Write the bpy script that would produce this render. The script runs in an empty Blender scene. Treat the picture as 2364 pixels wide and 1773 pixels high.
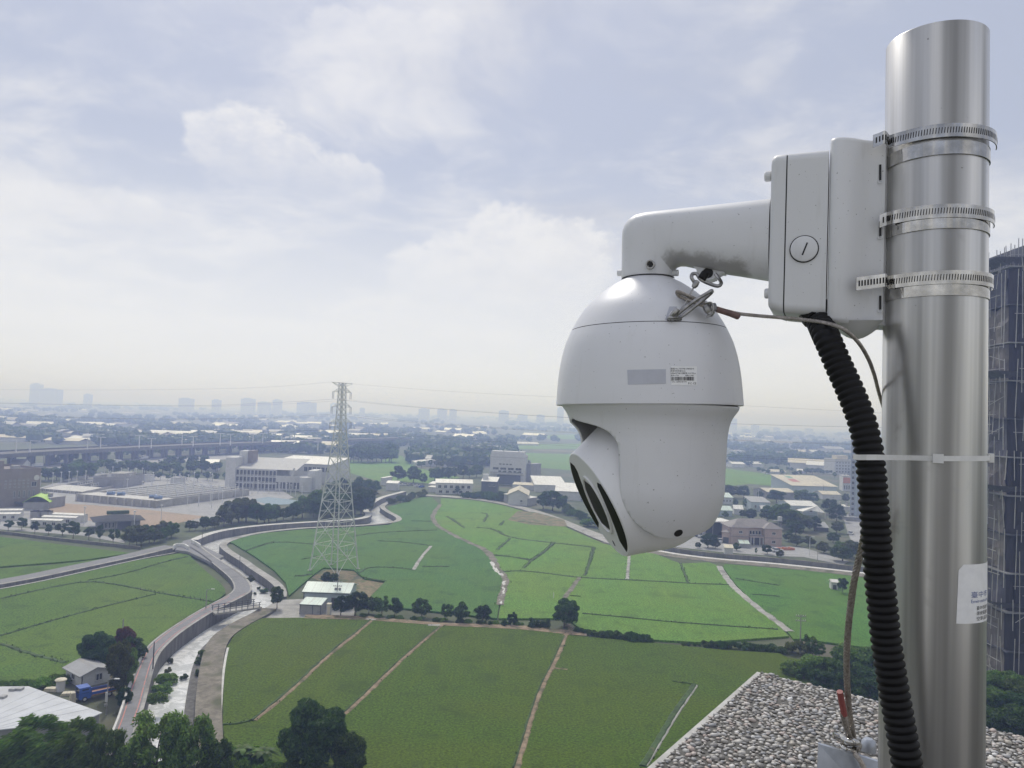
import bpy, bmesh, math, random
import numpy as np
from mathutils import Vector, Matrix
from mathutils.geometry import tessellate_polygon
random.seed(7); rng = np.random.default_rng(7)
R = math.radians
sc = bpy.context.scene
COL = sc.collection

# ------------------------------------------------------------------ camera
CH = 45.0                       # eye height above the plain (a tower-block roof)
FPX = 1776.0; CX = 1182.0; CY = 886.5          # photograph is 2364 x 1773
PITCH = R(2.16); ROLL = R(2.15)
f0 = Vector((0, math.cos(PITCH), math.sin(PITCH))); u0 = Vector((0, -math.sin(PITCH), math.cos(PITCH))); r0 = Vector((1, 0, 0))
cr = r0*math.cos(ROLL) + u0*math.sin(ROLL); cu = u0*math.cos(ROLL) - r0*math.sin(ROLL); cf = f0
EYE = Vector((0, 0, CH))
cam = bpy.data.cameras.new('camera'); camo = bpy.data.objects.new('camera', cam); COL.objects.link(camo)
cam.sensor_width = 36; cam.lens = 36*FPX/2364; cam.clip_start = 0.02; cam.clip_end = 60000
camo.matrix_world = Matrix(((cr.x, cu.x, -cf.x, EYE.x), (cr.y, cu.y, -cf.y, EYE.y), (cr.z, cu.z, -cf.z, EYE.z), (0, 0, 0, 1)))
sc.camera = camo

# ------------------------------------------------------------------ light
SUN_EL, SUN_AZ = 50, -16         # azimuth measured from +Y (ahead) towards +X
sd = Vector((math.sin(R(SUN_AZ))*math.cos(R(SUN_EL)), math.cos(R(SUN_AZ))*math.cos(R(SUN_EL)), math.sin(R(SUN_EL))))
sun = bpy.data.lights.new('sun', 'SUN'); sun.energy = 2.0; sun.angle = R(10); sun.color = (1, .96, .9)
suno = bpy.data.objects.new('sun', sun); COL.objects.link(suno)
suno.rotation_euler = (-sd).to_track_quat('-Z', 'Y').to_euler()
sc.view_settings.view_transform = 'Standard'; sc.view_settings.look = 'None'
sc.view_settings.exposure = 0.15; sc.view_settings.gamma = 1.0
sc.view_settings.use_curve_mapping = False
sc.cycles.volume_bounces = 2; sc.cycles.max_bounces = 8; sc.cycles.diffuse_bounces = 3; sc.cycles.glossy_bounces = 4
sc.cycles.transparent_max_bounces = 12
sc.cycles.use_denoising = True

class NG:
    """tiny helper for writing node graphs as expressions"""
    def __init__(s, tree): s.t = tree; s.n = tree.nodes; s.l = tree.links
    def node(s, typ, **kw):
        n = s.n.new(typ)
        for k, v in kw.items(): setattr(n, k, v)
        return n
    def set(s, sock, v):
        if isinstance(v, bpy.types.NodeSocket): s.l.new(v, sock)
        else: sock.default_value = v
    def m(s, op, a, b=0.0, c=0.0, clamp=False):
        n = s.node('ShaderNodeMath', operation=op, use_clamp=clamp)
        s.set(n.inputs[0], a); s.set(n.inputs[1], b); s.set(n.inputs[2], c)
        return n.outputs[0]
    def ss(s, v, a, b, lo=0.0, hi=1.0):
        n = s.node('ShaderNodeMapRange', interpolation_type='SMOOTHSTEP')
        s.set(n.inputs[0], v); s.set(n.inputs[1], a); s.set(n.inputs[2], b); s.set(n.inputs[3], lo); s.set(n.inputs[4], hi)
        return n.outputs[0]
    def mix(s, f, a, b, bt='MIX'):
        n = s.node('ShaderNodeMix', data_type='RGBA', blend_type=bt)
        s.set(n.inputs[0], f)
        for i, v in ((6, a), (7, b)):
            if isinstance(v, (tuple, list)): v = (*v[:3], 1.0)
            s.set(n.inputs[i], v)
        return n.outputs[2]
    def noise(s, vec, scale, detail=3, rough=.55, dist=0.0, col=False):
        n = s.node('ShaderNodeTexNoise'); s.l.new(vec, n.inputs['Vector'])
        n.inputs['Scale'].default_value = scale; n.inputs['Detail'].default_value = detail
        n.inputs['Roughness'].default_value = rough; n.inputs['Distortion'].default_value = dist
        return n.outputs['Color' if col else 'Fac']
    def comb(s, x, y, z):
        n = s.node('ShaderNodeCombineXYZ')
        for i, v in enumerate((x, y, z)): s.set(n.inputs[i], v)
        return n.outputs[0]
    def sep(s, v):
        n = s.node('ShaderNodeSeparateXYZ'); s.l.new(v, n.inputs[0]); return n.outputs

def ray(x, y): return (cf*FPX + cr*(x-CX) + cu*(CY-y)).normalized()

# ------------------------------------------------------------------ sky
world = bpy.data.worlds.new('World'); sc.world = world; world.use_nodes = True
g = NG(world.node_tree); g.n.clear()
sky = g.node('ShaderNodeTexSky', sky_type='NISHITA', sun_disc=False, sun_elevation=R(SUN_EL), sun_rotation=R(SUN_AZ),
             altitude=0.0, air_density=1.0, dust_density=1.5, ozone_density=1.0)
tc = g.node('ShaderNodeTexCoord'); X, Y, Z = g.sep(tc.outputs['Generated'])
az = g.m('ARCTAN2', X, Y); el = g.m('ARCSINE', Z)
zz = g.m('ADD', g.m('MAXIMUM', Z, 0.0), 0.16)
q = g.comb(g.m('DIVIDE', X, zz), g.m('DIVIDE', Y, zz), 0.0)
warp = g.noise(q, 1.1, 3, .55, 0.0, True)
qa = g.node('ShaderNodeVectorMath', operation='MULTIPLY_ADD'); g.l.new(warp, qa.inputs[0]); qa.inputs[1].default_value = (.55, .55, 0); g.l.new(q, qa.inputs[2]); qw = qa.outputs[0]
n1 = g.noise(qw, 0.95, 6, .60)
n2 = g.noise(qw, 3.4, 5, .64)
n3 = g.noise(q, 0.50, 3, .5, .3)
W = 0.115                                         # background strength
thin = g.ss(g.m('ADD', g.m('MULTIPLY', n1, .78), g.m('MULTIPLY', n2, .22)), .43, .62)      # broken white cloud over pale blue
thick = g.ss(n3, .48, .66)                        # greyer undersides
BL = tuple(v/W for v in (.45, .485, .595)); WH = tuple(v/W for v in (.77, .765, .775)); GY = tuple(v/W for v in (.45, .465, .53)); HZ = tuple(v/W for v in (.775, .785, .815))
nis = g.mix(1.0, sky.outputs[0], (.8, .8, .8), 'MULTIPLY')
base = g.mix(.84, nis, BL)                        # clear air seen through a high veil
c = g.mix(g.m('MULTIPLY', thin, .80), base, WH)
c = g.mix(g.m('MULTIPLY', thick, g.ss(n2, .32, .68, .2, .75)), c, GY)
# cumulus banks: each a soft lobe cluster at its own azimuth and elevation, ragged by noise
puff = g.comb(g.m('MULTIPLY', az, 1.0), g.m('MULTIPLY', el, 1.35), 0.0)
w1 = g.noise(puff, 10, 5, .62); w2 = g.noise(puff, 30, 6, .70)
wob = g.m('ADD', g.m('MULTIPLY', g.m('SUBTRACT', w1, .5), 1.9), g.m('MULTIPLY', g.m('SUBTRACT', w2, .5), 1.3))
def azel(x, y):
    d = ray(x, y); return math.atan2(d.x, d.y), math.asin(d.z)
def lobe(x, y, hw, hh):
    a, e = azel(x, y); sx = hw/FPX; sy = hh/FPX
    u = g.m('DIVIDE', g.m('SUBTRACT', az, a), sx); v = g.m('DIVIDE', g.m('SUBTRACT', el, e), sy)
    v = g.m('MULTIPLY', v, g.ss(v, -.4, .4, .38, 1.0))      # tops crisp, bases melt away
    return g.m('SUBTRACT', 1.0, g.m('SQRT', g.m('ADD', g.m('MULTIPLY', u, u), g.m('MULTIPLY', v, v))))
def bank(lobes, amp, c, y0, y1):
    d = None
    for L in lobes:
        q_ = lobe(*L); d = q_ if d is None else g.m('MAXIMUM', d, q_)
    d = g.m('ADD', d, g.m('MULTIPLY', wob, .55))
    e0, e1 = azel(lobes[0][0], y0)[1], azel(lobes[0][0], y1)[1]
    body = g.m('MULTIPLY', g.ss(d, .0, .34), g.ss(el, e0, e1, .12, 1.0))
    body = g.m('MULTIPLY', body, g.ss(g.m('ADD', g.m('MULTIPLY', w1, .5), g.m('MULTIPLY', w2, .5)), .36, .60, .45, 1.0))
    return g.mix(g.m('MULTIPLY', body, amp), c, WH)
c = bank([(560, 300, 110, 60), (640, 350, 120, 65), (760, 400, 110, 55), (480, 290, 60, 35), (830, 405, 60, 32)], .9, c, 470, 270)
c = bank([(190, 460, 160, 40), (80, 465, 110, 35)], .5, c, 520, 440)
c = bank([(1170, 560, 140, 95), (1080, 590, 120, 70), (1300, 570, 120, 80), (1010, 640, 150, 80)], .9, c, 800, 500)
c = bank([(930, 75, 130, 50), (1010, 60, 70, 38), (800, 60, 90, 40)], .5, c, 150, 40)
c = g.mix(g.ss(el, .34, .03, 0.0, .96), c, HZ)   # thick air near the horizon
below = g.ss(Z, -.02, .0)
c = g.mix(below, tuple(v/W for v in (.30, .33, .34)), c)
bg = g.node('ShaderNodeBackground'); g.l.new(c, bg.inputs[0]); bg.inputs[1].default_value = W
wo = g.node('ShaderNodeOutputWorld'); g.l.new(bg.outputs[0], wo.inputs[0])

world.cycles.sampling_method = 'MANUAL'; world.cycles.sample_map_resolution = 256
# ------------------------------------------------------------------ pixel -> place
def ground(x, y, z=0.0):
    d = ray(x, y); t = (z - EYE.z)/d.z
    return EYE + d*t
def zooms(x0, y0, w):
    k = w/2212
    return lambda x, y: (x0 + x*k, y0 + y*k)
OV = zooms(0, 0, 2364); ZA = zooms(0, 850, 600); ZB = zooms(450, 850, 600); ZC = zooms(950, 850, 600); ZD = zooms(1500, 900, 600)
ZE = zooms(0, 1250, 700); ZF = zooms(500, 1250, 700); ZG = zooms(1100, 1250, 700); ZH = zooms(1764, 1323, 600)
def pix(P):
    d = P - EYE; w = d.dot(cf)
    return CX + d.dot(cr)/w*FPX, CY - d.dot(cu)/w*FPX
def z_at(P, ytop):
    """height of the vertical through P that reaches picture row ytop"""
    lo, hi = -5.0, 200.0
    for _ in range(40):
        m = (lo+hi)/2
        if pix(Vector((P.x, P.y, m)))[1] > ytop: lo = m
        else: hi = m
    return lo
def GP(zf, pts, z=0.0): return [ground(*zf(*p), z) for p in pts]

# ------------------------------------------------------------------ scene helpers
def tag(o, label=None, cat=None, group=None, kind=None):
    if label: o['label'] = label
    if cat: o['category'] = cat
    if group: o['group'] = group
    if kind: o['kind'] = kind
    return o
def empty(name, loc=(0, 0, 0), rz=0.0, label=None, cat=None, group=None):
    o = bpy.data.objects.new(name, None); COL.objects.link(o); o.empty_display_size = .2
    o.location = loc; o.rotation_euler = (0, 0, rz)
    return tag(o, label, cat, group)
def link(name, mesh, parent=None):
    o = bpy.data.objects.new(name, mesh); COL.objects.link(o)
    if parent: o.parent = parent
    return o
def dup(o, parent=None, loc=None, rot=None, scale=None):
    c_ = o.copy(); COL.objects.link(c_); c_.parent = parent
    if loc is not None: c_.location = loc
    if rot is not None: c_.rotation_euler = rot
    if scale is not None: c_.scale = scale
    for ch in list(o.children): dup(ch, c_)
    return c_
class MB:
    def __init__(s): s.v = []; s.f = []; s.mi = []; s.cur = 0
    def mat(s, i): s.cur = i; return s
    def add(s, vs, fs):
        b = len(s.v); s.v += [tuple(v) for v in vs]
        for f_ in fs: s.f.append(tuple(b+i for i in f_)); s.mi.append(s.cur)
        return s
    def box(s, x0, y0, z0, x1, y1, z1):
        return s.add([(x0,y0,z0),(x1,y0,z0),(x1,y1,z0),(x0,y1,z0),(x0,y0,z1),(x1,y0,z1),(x1,y1,z1),(x0,y1,z1)],
                     [(0,3,2,1),(4,5,6,7),(0,1,5,4),(1,2,6,5),(2,3,7,6),(3,0,4,7)])
    def prism(s, poly, z0, z1):
        n = len(poly)
        a = [(p[0], p[1], z0) for p in poly]; b = [(p[0], p[1], z1) for p in poly]
        tri = tessellate_polygon([[Vector((p[0], p[1], 0)) for p in poly]])
        fs = []
        for t in tri:
            A, B, C_ = (Vector(a[i]) for i in t)
            up = (B-A).cross(C_-A).z > 0
            t = t if up else t[::-1]
            fs.append(tuple(i+n for i in t)); fs.append(tuple(t[::-1]))
        area = sum(poly[i][0]*poly[(i+1) % n][1]-poly[(i+1) % n][0]*poly[i][1] for i in range(n))
        for i in range(n):
            j = (i+1) % n
            fs.append((i, j, j+n, i+n) if area > 0 else (j, i, i+n, j+n))
        return s.add(a+b, fs)
    def sheet(s, poly, z):
        tri = tessellate_polygon([[Vector((p[0], p[1], 0)) for p in poly]])
        vs = [(p[0], p[1], z) for p in poly]; fs = []
        for t in tri:
            A, B, C_ = (Vector(vs[i]) for i in t)
            fs.append(t if (B-A).cross(C_-A).z > 0 else t[::-1])
        return s.add(vs, fs)
    def tube(s, path, r, seg=8, caps=True, closed=False):
        path = [Vector(p) for p in path]; n = len(path)
        rs = r if isinstance(r, (list, tuple)) else [r]*n
        t0 = (path[1]-path[0]).normalized(); a = t0.orthogonal().normalized(); vs = []; fs = []
        for i, p in enumerate(path):
            if closed: t = (path[(i+1) % n]-path[i-1]).normalized()
            else: t = (path[min(i+1, n-1)]-path[max(i-1, 0)]).normalized()
            a = (a - t*a.dot(t))
            a = a.normalized() if a.length > 1e-9 else t.orthogonal().normalized()
            b = t.cross(a)
            for k in range(seg):
                an = 2*math.pi*k/seg
                vs.append(p + (a*math.cos(an)+b*math.sin(an))*rs[i])
        for i in range(n if closed else n-1):
            j = (i+1) % n
            for k in range(seg):
                k2 = (k+1) % seg
                fs.append((i*seg+k, i*seg+k2, j*seg+k2, j*seg+k))
        if caps and not closed:
            fs.append(tuple(range(seg))[::-1]); fs.append(tuple((n-1)*seg+k for k in range(seg)))
        return s.add(vs, fs)
    def bar(s, a, b, w): return s.tube([a, b], w*.7071, 4)
    def lathe(s, prof, seg=48, ang=(0, 2*math.pi), caps=False):
        full = abs(ang[1]-ang[0]-2*math.pi) < 1e-6; m = seg if full else seg+1
        vs = [(r*math.cos(ang[0]+(ang[1]-ang[0])*k/seg), r*math.sin(ang[0]+(ang[1]-ang[0])*k/seg), z) for r, z in prof for k in range(m)]
        fs = []
        for i in range(len(prof)-1):
            for k in range(seg):
                k2 = (k+1) % m if full else k+1
                fs.append((i*m+k, i*m+k2, (i+1)*m+k2, (i+1)*m+k))
        if caps: fs.append(tuple(range(m))[::-1]); fs.append(tuple((len(prof)-1)*m+k for k in range(m)))
        return s.add(vs, fs)
    def grid(s, rows):
        """rows: equal-length lists of points"""
        m = len(rows[0]); vs = [p for r_ in rows for p in r_]
        return s.add(vs, [(i*m+k, i*m+k+1, (i+1)*m+k+1, (i+1)*m+k) for i in range(len(rows)-1) for k in range(m-1)])
    def xf(s, mtx, start=0):
        s.v[start:] = [tuple(mtx @ Vector(v)) for v in s.v[start:]]; return s
    def mesh(s, name, mats, smooth=False):
        me = bpy.data.meshes.new(name); me.from_pydata(s.v, [], s.f)
        for m_ in (mats if isinstance(mats, (list, tuple)) else [mats]): me.materials.append(m_)
        if max(s.mi, default=0): me.polygons.foreach_set('material_index', s.mi)
        if smooth: me.polygons.foreach_set('use_smooth', [True]*len(me.polygons))
        me.update(); return me
    def build(s, name, mats, parent=None, smooth=False, edge=None):
        o = link(name, s.mesh(name, mats, smooth or edge is not None), parent)
        if edge is not None:
            o.data.set_sharp_from_angle(angle=R(edge))
        return o

# ------------------------------------------------------------------ materials
MATS = {}
def M(name, col, rough=.6, metal=0.0, var=.12, scale=1.0, bump=0.0, bscale=None, col2=None, c2=(.55, .75), c2scale=None, world=False, rnd=0.0, spec=.5, coat=0.0, stretch=None, detail=5):
    if name in MATS: return MATS[name]
    m = bpy.data.materials.new(name); m.use_nodes = True; g = NG(m.node_tree)
    b = m.node_tree.nodes['Principled BSDF']
    if world: vec = g.node('ShaderNodeNewGeometry').outputs['Position']
    else: vec = g.node('ShaderNodeTexCoord').outputs['Object']
    if stretch:
        mp = g.node('ShaderNodeMapping'); mp.inputs['Scale'].default_value = stretch; g.l.new(vec, mp.inputs[0]); vec = mp.outputs[0]
    n = g.noise(vec, scale, detail, .6)
    c = g.mix(g.ss(n, .25, .75), tuple(v*(1-var) for v in col), tuple(min(1, v*(1+var)) for v in col))
    if col2:
        n2 = g.noise(vec, c2scale or scale*.37, 4, .6)
        c = g.mix(g.ss(n2, *c2), c, col2)
    if rnd:
        oi = g.node('ShaderNodeObjectInfo')
        h = g.node('ShaderNodeHueSaturation'); g.l.new(c, h.inputs['Color'])
        g.l.new(g.ss(oi.outputs['Random'], 0, 1, 1-rnd, 1+rnd), h.inputs['Value'])
        g.l.new(g.ss(g.m('FRACT', g.m('MULTIPLY', oi.outputs['Random'], 7.31)), 0, 1, .5-rnd*.07, .5+rnd*.05), h.inputs['Hue'])
        c = h.outputs[0]
    g.l.new(c, b.inputs['Base Color'])
    b.inputs['Roughness'].default_value = rough; b.inputs['Metallic'].default_value = metal
    b.inputs['Specular IOR Level'].default_value = spec; b.inputs['Coat Weight'].default_value = coat
    if bump:
        bn = g.node('ShaderNodeBump'); bn.inputs['Strength'].default_value = min(1, bump); bn.inputs['Distance'].default_value = bump
        g.l.new(g.noise(vec, bscale or scale*4, 4, .65), bn.inputs['Height']); g.l.new(bn.outputs[0], b.inputs['Normal'])
    MATS[name] = m
    return m

ORD = ('first', 'second', 'third', 'fourth', 'fifth', 'sixth', 'seventh', 'eighth', 'ninth', 'tenth', 'eleventh', 'twelfth', 'thirteenth', 'fourteenth', 'fifteenth', 'sixteenth', 'seventeenth', 'eighteenth', 'nineteenth', 'twentieth', 'twenty-first', 'twenty-second', 'twenty-third', 'twenty-fourth')

# ================================================================== THE SETTING
def rice(name, col, col2):
    if name in MATS: return MATS[name]
    m = bpy.data.materials.new(name); m.use_nodes = True; g = NG(m.node_tree); b = m.node_tree.nodes['Principled BSDF']
    P = g.node('ShaderNodeNewGeometry').outputs['Position']
    fine = g.noise(P, 2.6, 4, .75); mid = g.noise(P, .16, 5, .6, .6); big = g.noise(P, .022, 4, .55, .8)
    c = g.mix(g.ss(fine, .32, .68), tuple(v*.36 for v in col), tuple(v*1.62 for v in col))
    c = g.mix(g.ss(big, .35, .68, 0, .85), c, g.mix(g.ss(fine, .3, .7), tuple(v*.5 for v in col2), tuple(v*1.4 for v in col2)))
    c = g.mix(g.ss(mid, .50, .74, 0, .75), c, tuple(v*.55 for v in col))
    lo = g.noise(P, .055, 6, .7, 1.4); c = g.mix(g.ss(lo, .62, .72, 0, .55), c, (col[0]*1.4, col[1]*1.2, col[2]*1.3))
    P2 = g.node('ShaderNodeMapping'); g.l.new(P, P2.inputs[0]); P2.inputs['Scale'].default_value = (.7, .06, 1); P2.inputs['Rotation'].default_value = (0, 0, .5)
    rows_ = g.noise(P2.outputs[0], 1.0, 3, .6, .4)
    c = g.mix(g.ss(rows_, .5, .75, 0, .3), c, tuple(v*1.35 for v in col2))
    g.l.new(c, b.inputs['Base Color']); b.inputs['Roughness'].default_value = .75; b.inputs['Specular IOR Level'].default_value = .15
    bn = g.node('ShaderNodeBump'); bn.inputs['Strength'].default_value = .8; bn.inputs['Distance'].default_value = .25
    g.l.new(fine, bn.inputs['Height']); g.l.new(bn.outputs[0], b.inputs['Normal'])
    MATS[name] = m; return m
m_near = rice('rice_olive', (.058, .112, .004), (.078, .118, .004))
m_left = rice('rice_left', (.070, .150, .016), (.105, .172, .016))
m_blue = rice('rice_deep', (.060, .160, .030), (.084, .172, .024))
m_lime = rice('rice_lime', (.112, .240, .034), (.142, .236, .030))
m_right = rice('rice_bright', (.070, .190, .024), (.098, .192, .022))
m_ground = M('plain_earth', (.075, .095, .045), .9, scale=.12, var=.35, world=True, col2=(.13, .12, .085), c2=(.5, .68), c2scale=.02, bump=.3, bscale=1.5)
m_soil = M('bund_soil', (.26, .195, .130), .95, scale=.9, var=.35, world=True, col2=(.10, .10, .05), c2=(.5, .66), c2scale=.35, bump=.15)
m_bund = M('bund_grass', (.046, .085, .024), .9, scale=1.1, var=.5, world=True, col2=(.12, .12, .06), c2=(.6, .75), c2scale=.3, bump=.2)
m_dry = M('dry_grass', (.21, .17, .10), .95, scale=.8, var=.35, world=True, col2=(.09, .13, .05), c2=(.45, .65), c2scale=.25, bump=.2)
m_conc = M('concrete', (.36, .35, .33), .85, scale=.5, var=.22, world=True, col2=(.20, .19, .175), c2=(.5, .72), c2scale=.12)
m_conc_lt = M('concrete_light', (.56, .55, .53), .8, scale=.6, var=.15, world=True, col2=(.36, .35, .33), c2=(.55, .75), c2scale=.2)
m_wall = M('canal_wall', (.115, .112, .108), .85, scale=.7, var=.35, world=True, col2=(.175, .168, .155), c2=(.46, .70), c2scale=1.3, stretch=(1, 1, .16))
m_bank = M('bank_top', (.205, .185, .150), .95, scale=1.0, var=.35, world=True, col2=(.10, .105, .06), c2=(.5, .66), c2scale=.25, bump=.15)
m_asph = M('lane_asphalt', (.215, .215, .225), .85, scale=1.4, var=.12, world=True, col2=(.165, .165, .17), c2=(.5, .7), c2scale=.15)
m_red = M('red_paint', (.50, .20, .17), .7, scale=2, world=True, col2=(.32, .24, .22), c2=(.5, .6), c2scale=.8)
m_white = M('white_paint', (.72, .72, .70), .6, scale=1, var=.1, world=True, col2=(.5, .5, .47), c2=(.5, .7))
m_gravel = M('gravel_lot', (.36, .275, .205), .95, scale=.9, var=.2, world=True, col2=(.27, .23, .18), c2=(.5, .7), c2scale=.06, bump=.1)
m_pave = M('yard_paving', (.33, .33, .335), .85, scale=.4, var=.18, world=True, col2=(.24, .24, .24), c2=(.5, .7), c2scale=.05)

ZR, ZW = 1.2, -1.7               # lane beside the river, water level
# ---- river course: west bank (lane side) south to north, then the north bank; east bank north to south
west = GP(ZE, [(960, 1560), (1010, 1330), (1060, 1190), (1085, 1080), (1110, 980), (1130, 900), (1160, 830), (1200, 775), (1300, 680), (1430, 590), (1550, 515), (1680, 450), (1780, 400), (1830, 370), (1845, 345), (1830, 300), (1780, 250), (1700, 195), (1600, 130), (1510, 70), (1450, 20)], ZR)
north = GP(ZB, [(25, 1462), (130, 1415), (300, 1373), (600, 1338), (900, 1318), (1200, 1303), (1400, 1288), (1490, 1268), (1512, 1243), (1468, 1203), (1500, 1163), (1600, 1103), (1690, 1078), (1800, 1050)], .8)
east = GP(ZB, [(1830, 1075), (1700, 1110), (1600, 1150), (1565, 1180), (1620, 1220), (1700, 1260), (1722, 1284), (1690, 1303), (1600, 1318), (1400, 1333), (1200, 1343), (900, 1355), (600, 1385), (400, 1420), (260, 1465), (210, 1492), (206, 1515), (235, 1545), (300, 1590), (400, 1650)], .5)
east2 = GP(ZE, [(1800, 182), (1900, 247), (1980, 302), (2020, 350), (2025, 400), (1990, 440), (1900, 485), (1815, 535), (1740, 570), (1650, 620), (1560, 680), (1510, 740), (1480, 820), (1460, 900), (1445, 1000), (1432, 1100), (1425, 1190), (1418, 1330), (1410, 1560)], .5)
eastb = east + east2
hole = [Vector((p.x, p.y, 0)) for p in west + north + eastb]
# ---- side canal running west from the fork
can_n = GP(ZE, [(1300, 40), (1240, 52), (1000, 112), (600, 196), (300, 262), (0, 316), (-250, 352)], .55)
can_s = GP(ZE, [(1370, 66), (1240, 86), (1000, 130), (600, 222), (300, 288), (0, 345), (-250, 382)], .35)
hole2 = [Vector((p.x, p.y, 0)) for p in can_n + can_s[::-1]]
# ---- canal in front of the houses to the north-east
can3_n = GP(ZD, [(-300, 1230), (60, 1318), (300, 1362), (600, 1395), (1000, 1424), (1400, 1464), (1850, 1512), (2300, 1560)], .8)
can3_s = GP(ZD, [(-300, 1282), (60, 1362), (300, 1402), (600, 1436), (1000, 1466), (1400, 1506), (1850, 1556), (2300, 1606)], .4)
hole3 = [Vector((p.x, p.y, 0)) for p in can3_n + can3_s[::-1]]

B = 26000
outer = [Vector((-B, -3000, 0)), Vector((B, -3000, 0)), Vector((B, 40000, 0)), Vector((-B, 40000, 0))]
gv = outer + hole + hole2 + hole3
gb = MB(); gb.v = [tuple(v) for v in gv]
for t in tessellate_polygon([outer, hole, hole2, hole3]):
    A_, B_, C_ = (gv[i] for i in t)
    gb.f.append(t if (B_-A_).cross(C_-A_).z > 0 else t[::-1]); gb.mi.append(0)
tag(gb.build('ground', m_ground), 'broad flat plain stretching to the hazy horizon', kind='structure')

def resample(pts, n):
    pts = [Vector(p) for p in pts]; L = [0.0]
    for a, b in zip(pts, pts[1:]): L.append(L[-1] + (b-a).length)
    out = []; j = 0
    for i in range(n):
        s = L[-1]*i/(n-1)
        while j < len(L)-2 and L[j+1] < s: j += 1
        k = (s-L[j])/max(1e-9, L[j+1]-L[j]); out.append(pts[j].lerp(pts[j+1], k))
    return out
def spline(pts, n):
    pts = [Vector(p) for p in pts]; out = []; m = len(pts)-1
    for i in range(n):
        t = m*i/(n-1); k = min(int(t), m-1); u = t-k
        p0, p1, p2, p3 = pts[max(k-1, 0)], pts[k], pts[k+1], pts[min(k+2, m)]
        out.append(.5*((2*p1) + (p2-p0)*u + (2*p0-5*p1+4*p2-p3)*u*u + (3*p1-p0-3*p2+p3)*u**3))
    return out
def smooth(pts, n=None, it=2):
    """Chaikin corner cutting of an open polyline"""
    pts = [Vector(p) for p in pts]
    for _ in range(it):
        o = [pts[0]]
        for a, b in zip(pts, pts[1:]): o += [a.lerp(b, .25), a.lerp(b, .75)]
        pts = o + [pts[-1]]
    return resample(pts, n) if n else pts
def offset(pts, d):
    out = []
    for i, p in enumerate(pts):
        t = (pts[min(i+1, len(pts)-1)] - pts[max(i-1, 0)]); t.z = 0; t.normalize()
        out.append(p + Vector((-t.y, t.x, 0))*d)
    return out
def strip_between(mb, a, b, za, zb):
    mb.grid([[(p.x, p.y, za), (q_.x, q_.y, zb)] for p, q_ in zip(a, b)]); return mb
def wall_strip(name, line, z0, z1, thick, mat, label, top=None):
    """a free-standing run of wall along a line: thick > 0 grows to the left of travel"""
    b_ = offset(line, thick); mb = MB(); n = len(line)
    for a_, z_, c_ in ((line, z0, 0), ): pass
    rows = [[(p.x, p.y, z0), (p.x, p.y, z1), (q_.x, q_.y, z1), (q_.x, q_.y, z0)] for p, q_ in zip(line, b_)]
    mb.grid(rows); mb.add(rows[0], [(0, 1, 2, 3)]); mb.add(rows[-1], [(3, 2, 1, 0)])
    if top:
        for i in range(len(mb.f)):
            vs = [mb.v[k] for k in mb.f[i]]
            if all(abs(v[2]-z1) < 1e-6 for v in vs): mb.mi[i] = 1
        mats = [mat, top]
    else: mats = mat
    return tag(mb.build(name, mats), label, 'wall')

m_water = bpy.data.materials.new('river_water'); m_water.use_nodes = True
g = NG(m_water.node_tree); b = m_water.node_tree.nodes['Principled BSDF']
P = g.node('ShaderNodeNewGeometry').outputs['Position']
fn = g.noise(P, .35, 5, .65, 1.2); gn = g.noise(P, 1.6, 4, .7)
c = g.mix(g.ss(fn, .40, .58), (.60, .61, .60), (.86, .86, .85)); c = g.mix(g.ss(gn, .66, .74, 0, .7), c, (.16, .16, .12))  # whites paint the sky's reflection into the water colour
g.l.new(c, b.inputs['Base Color']); b.inputs['Roughness'].default_value = .10
bn = g.node('ShaderNodeBump'); bn.inputs['Strength'].default_value = .35; bn.inputs['Distance'].default_value = .2
g.l.new(gn, bn.inputs['Height']); g.l.new(bn.outputs[0], b.inputs['Normal'])
allp = west + north + eastb
mb = MB(); mb.sheet([p + (p - Vector((0, 0, 0)))*0 for p in hole], ZW)
tag(mb.build('water', m_water), 'shallow river water with pale sky reflection painted in, over a stony bed', kind='structure')
mb = MB(); mb.sheet([(p.x, p.y) for p in can_n + can_s[::-1]], -.75); tag(mb.build('water', m_water), kind='structure')
mb = MB(); mb.sheet([(p.x, p.y) for p in can3_n + can3_s[::-1]], -1.0); tag(mb.build('water', m_water), kind='structure')

# ---- river walls
W_ = smooth(west, 60); N_ = smooth(north, 60); E_ = smooth(eastb, 90)
wall_strip('river_wall', W_, ZW-.3, ZR+.05, .5, m_wall, 'dark concrete river wall under the winding lane', m_conc)
wall_strip('river_wall', N_, ZW-.3, .85, 2.6, m_wall, 'long grey canal wall with pale path on top below the tree belt', m_conc_lt)
kx = min(range(90), key=lambda i: (E_[i]-east2[5]).length)
wall_strip('river_wall', E_[:kx], ZW-.3, .5, 2.2, m_wall, 'curving dark river wall with concrete rim round the pylon field', m_conc)
E2 = smooth(east2[6:], 50)
wall_strip('river_wall', E2, ZW-.3, .55, 3.6, m_wall, 'broad weathered bank wall between the stream and the near field', m_bank)
# low ledge and thin pale strip beside the near bank
lg = offset(E2, -1.5); mb = MB(); rows = [[(p.x, p.y, ZW+.45), (q_.x, q_.y, ZW+.45), (q_.x, q_.y, ZW-.3)] for p, q_ in zip(E2, lg)]
mb.grid(rows); tag(mb.build('river_ledge', m_wall), 'dark concrete ledge at the foot of the near bank', 'ledge')
dl = smooth(GP(ZE, [(1655, 775), (1640, 830), (1620, 950), (1608, 1080), (1600, 1200), (1594, 1290)], .4), 24); dr = offset(dl, .4)
mb = MB(); strip_between(mb, dl, dr, .43, .43); tag(mb.build('path', m_conc_lt), kind='structure')
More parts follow.
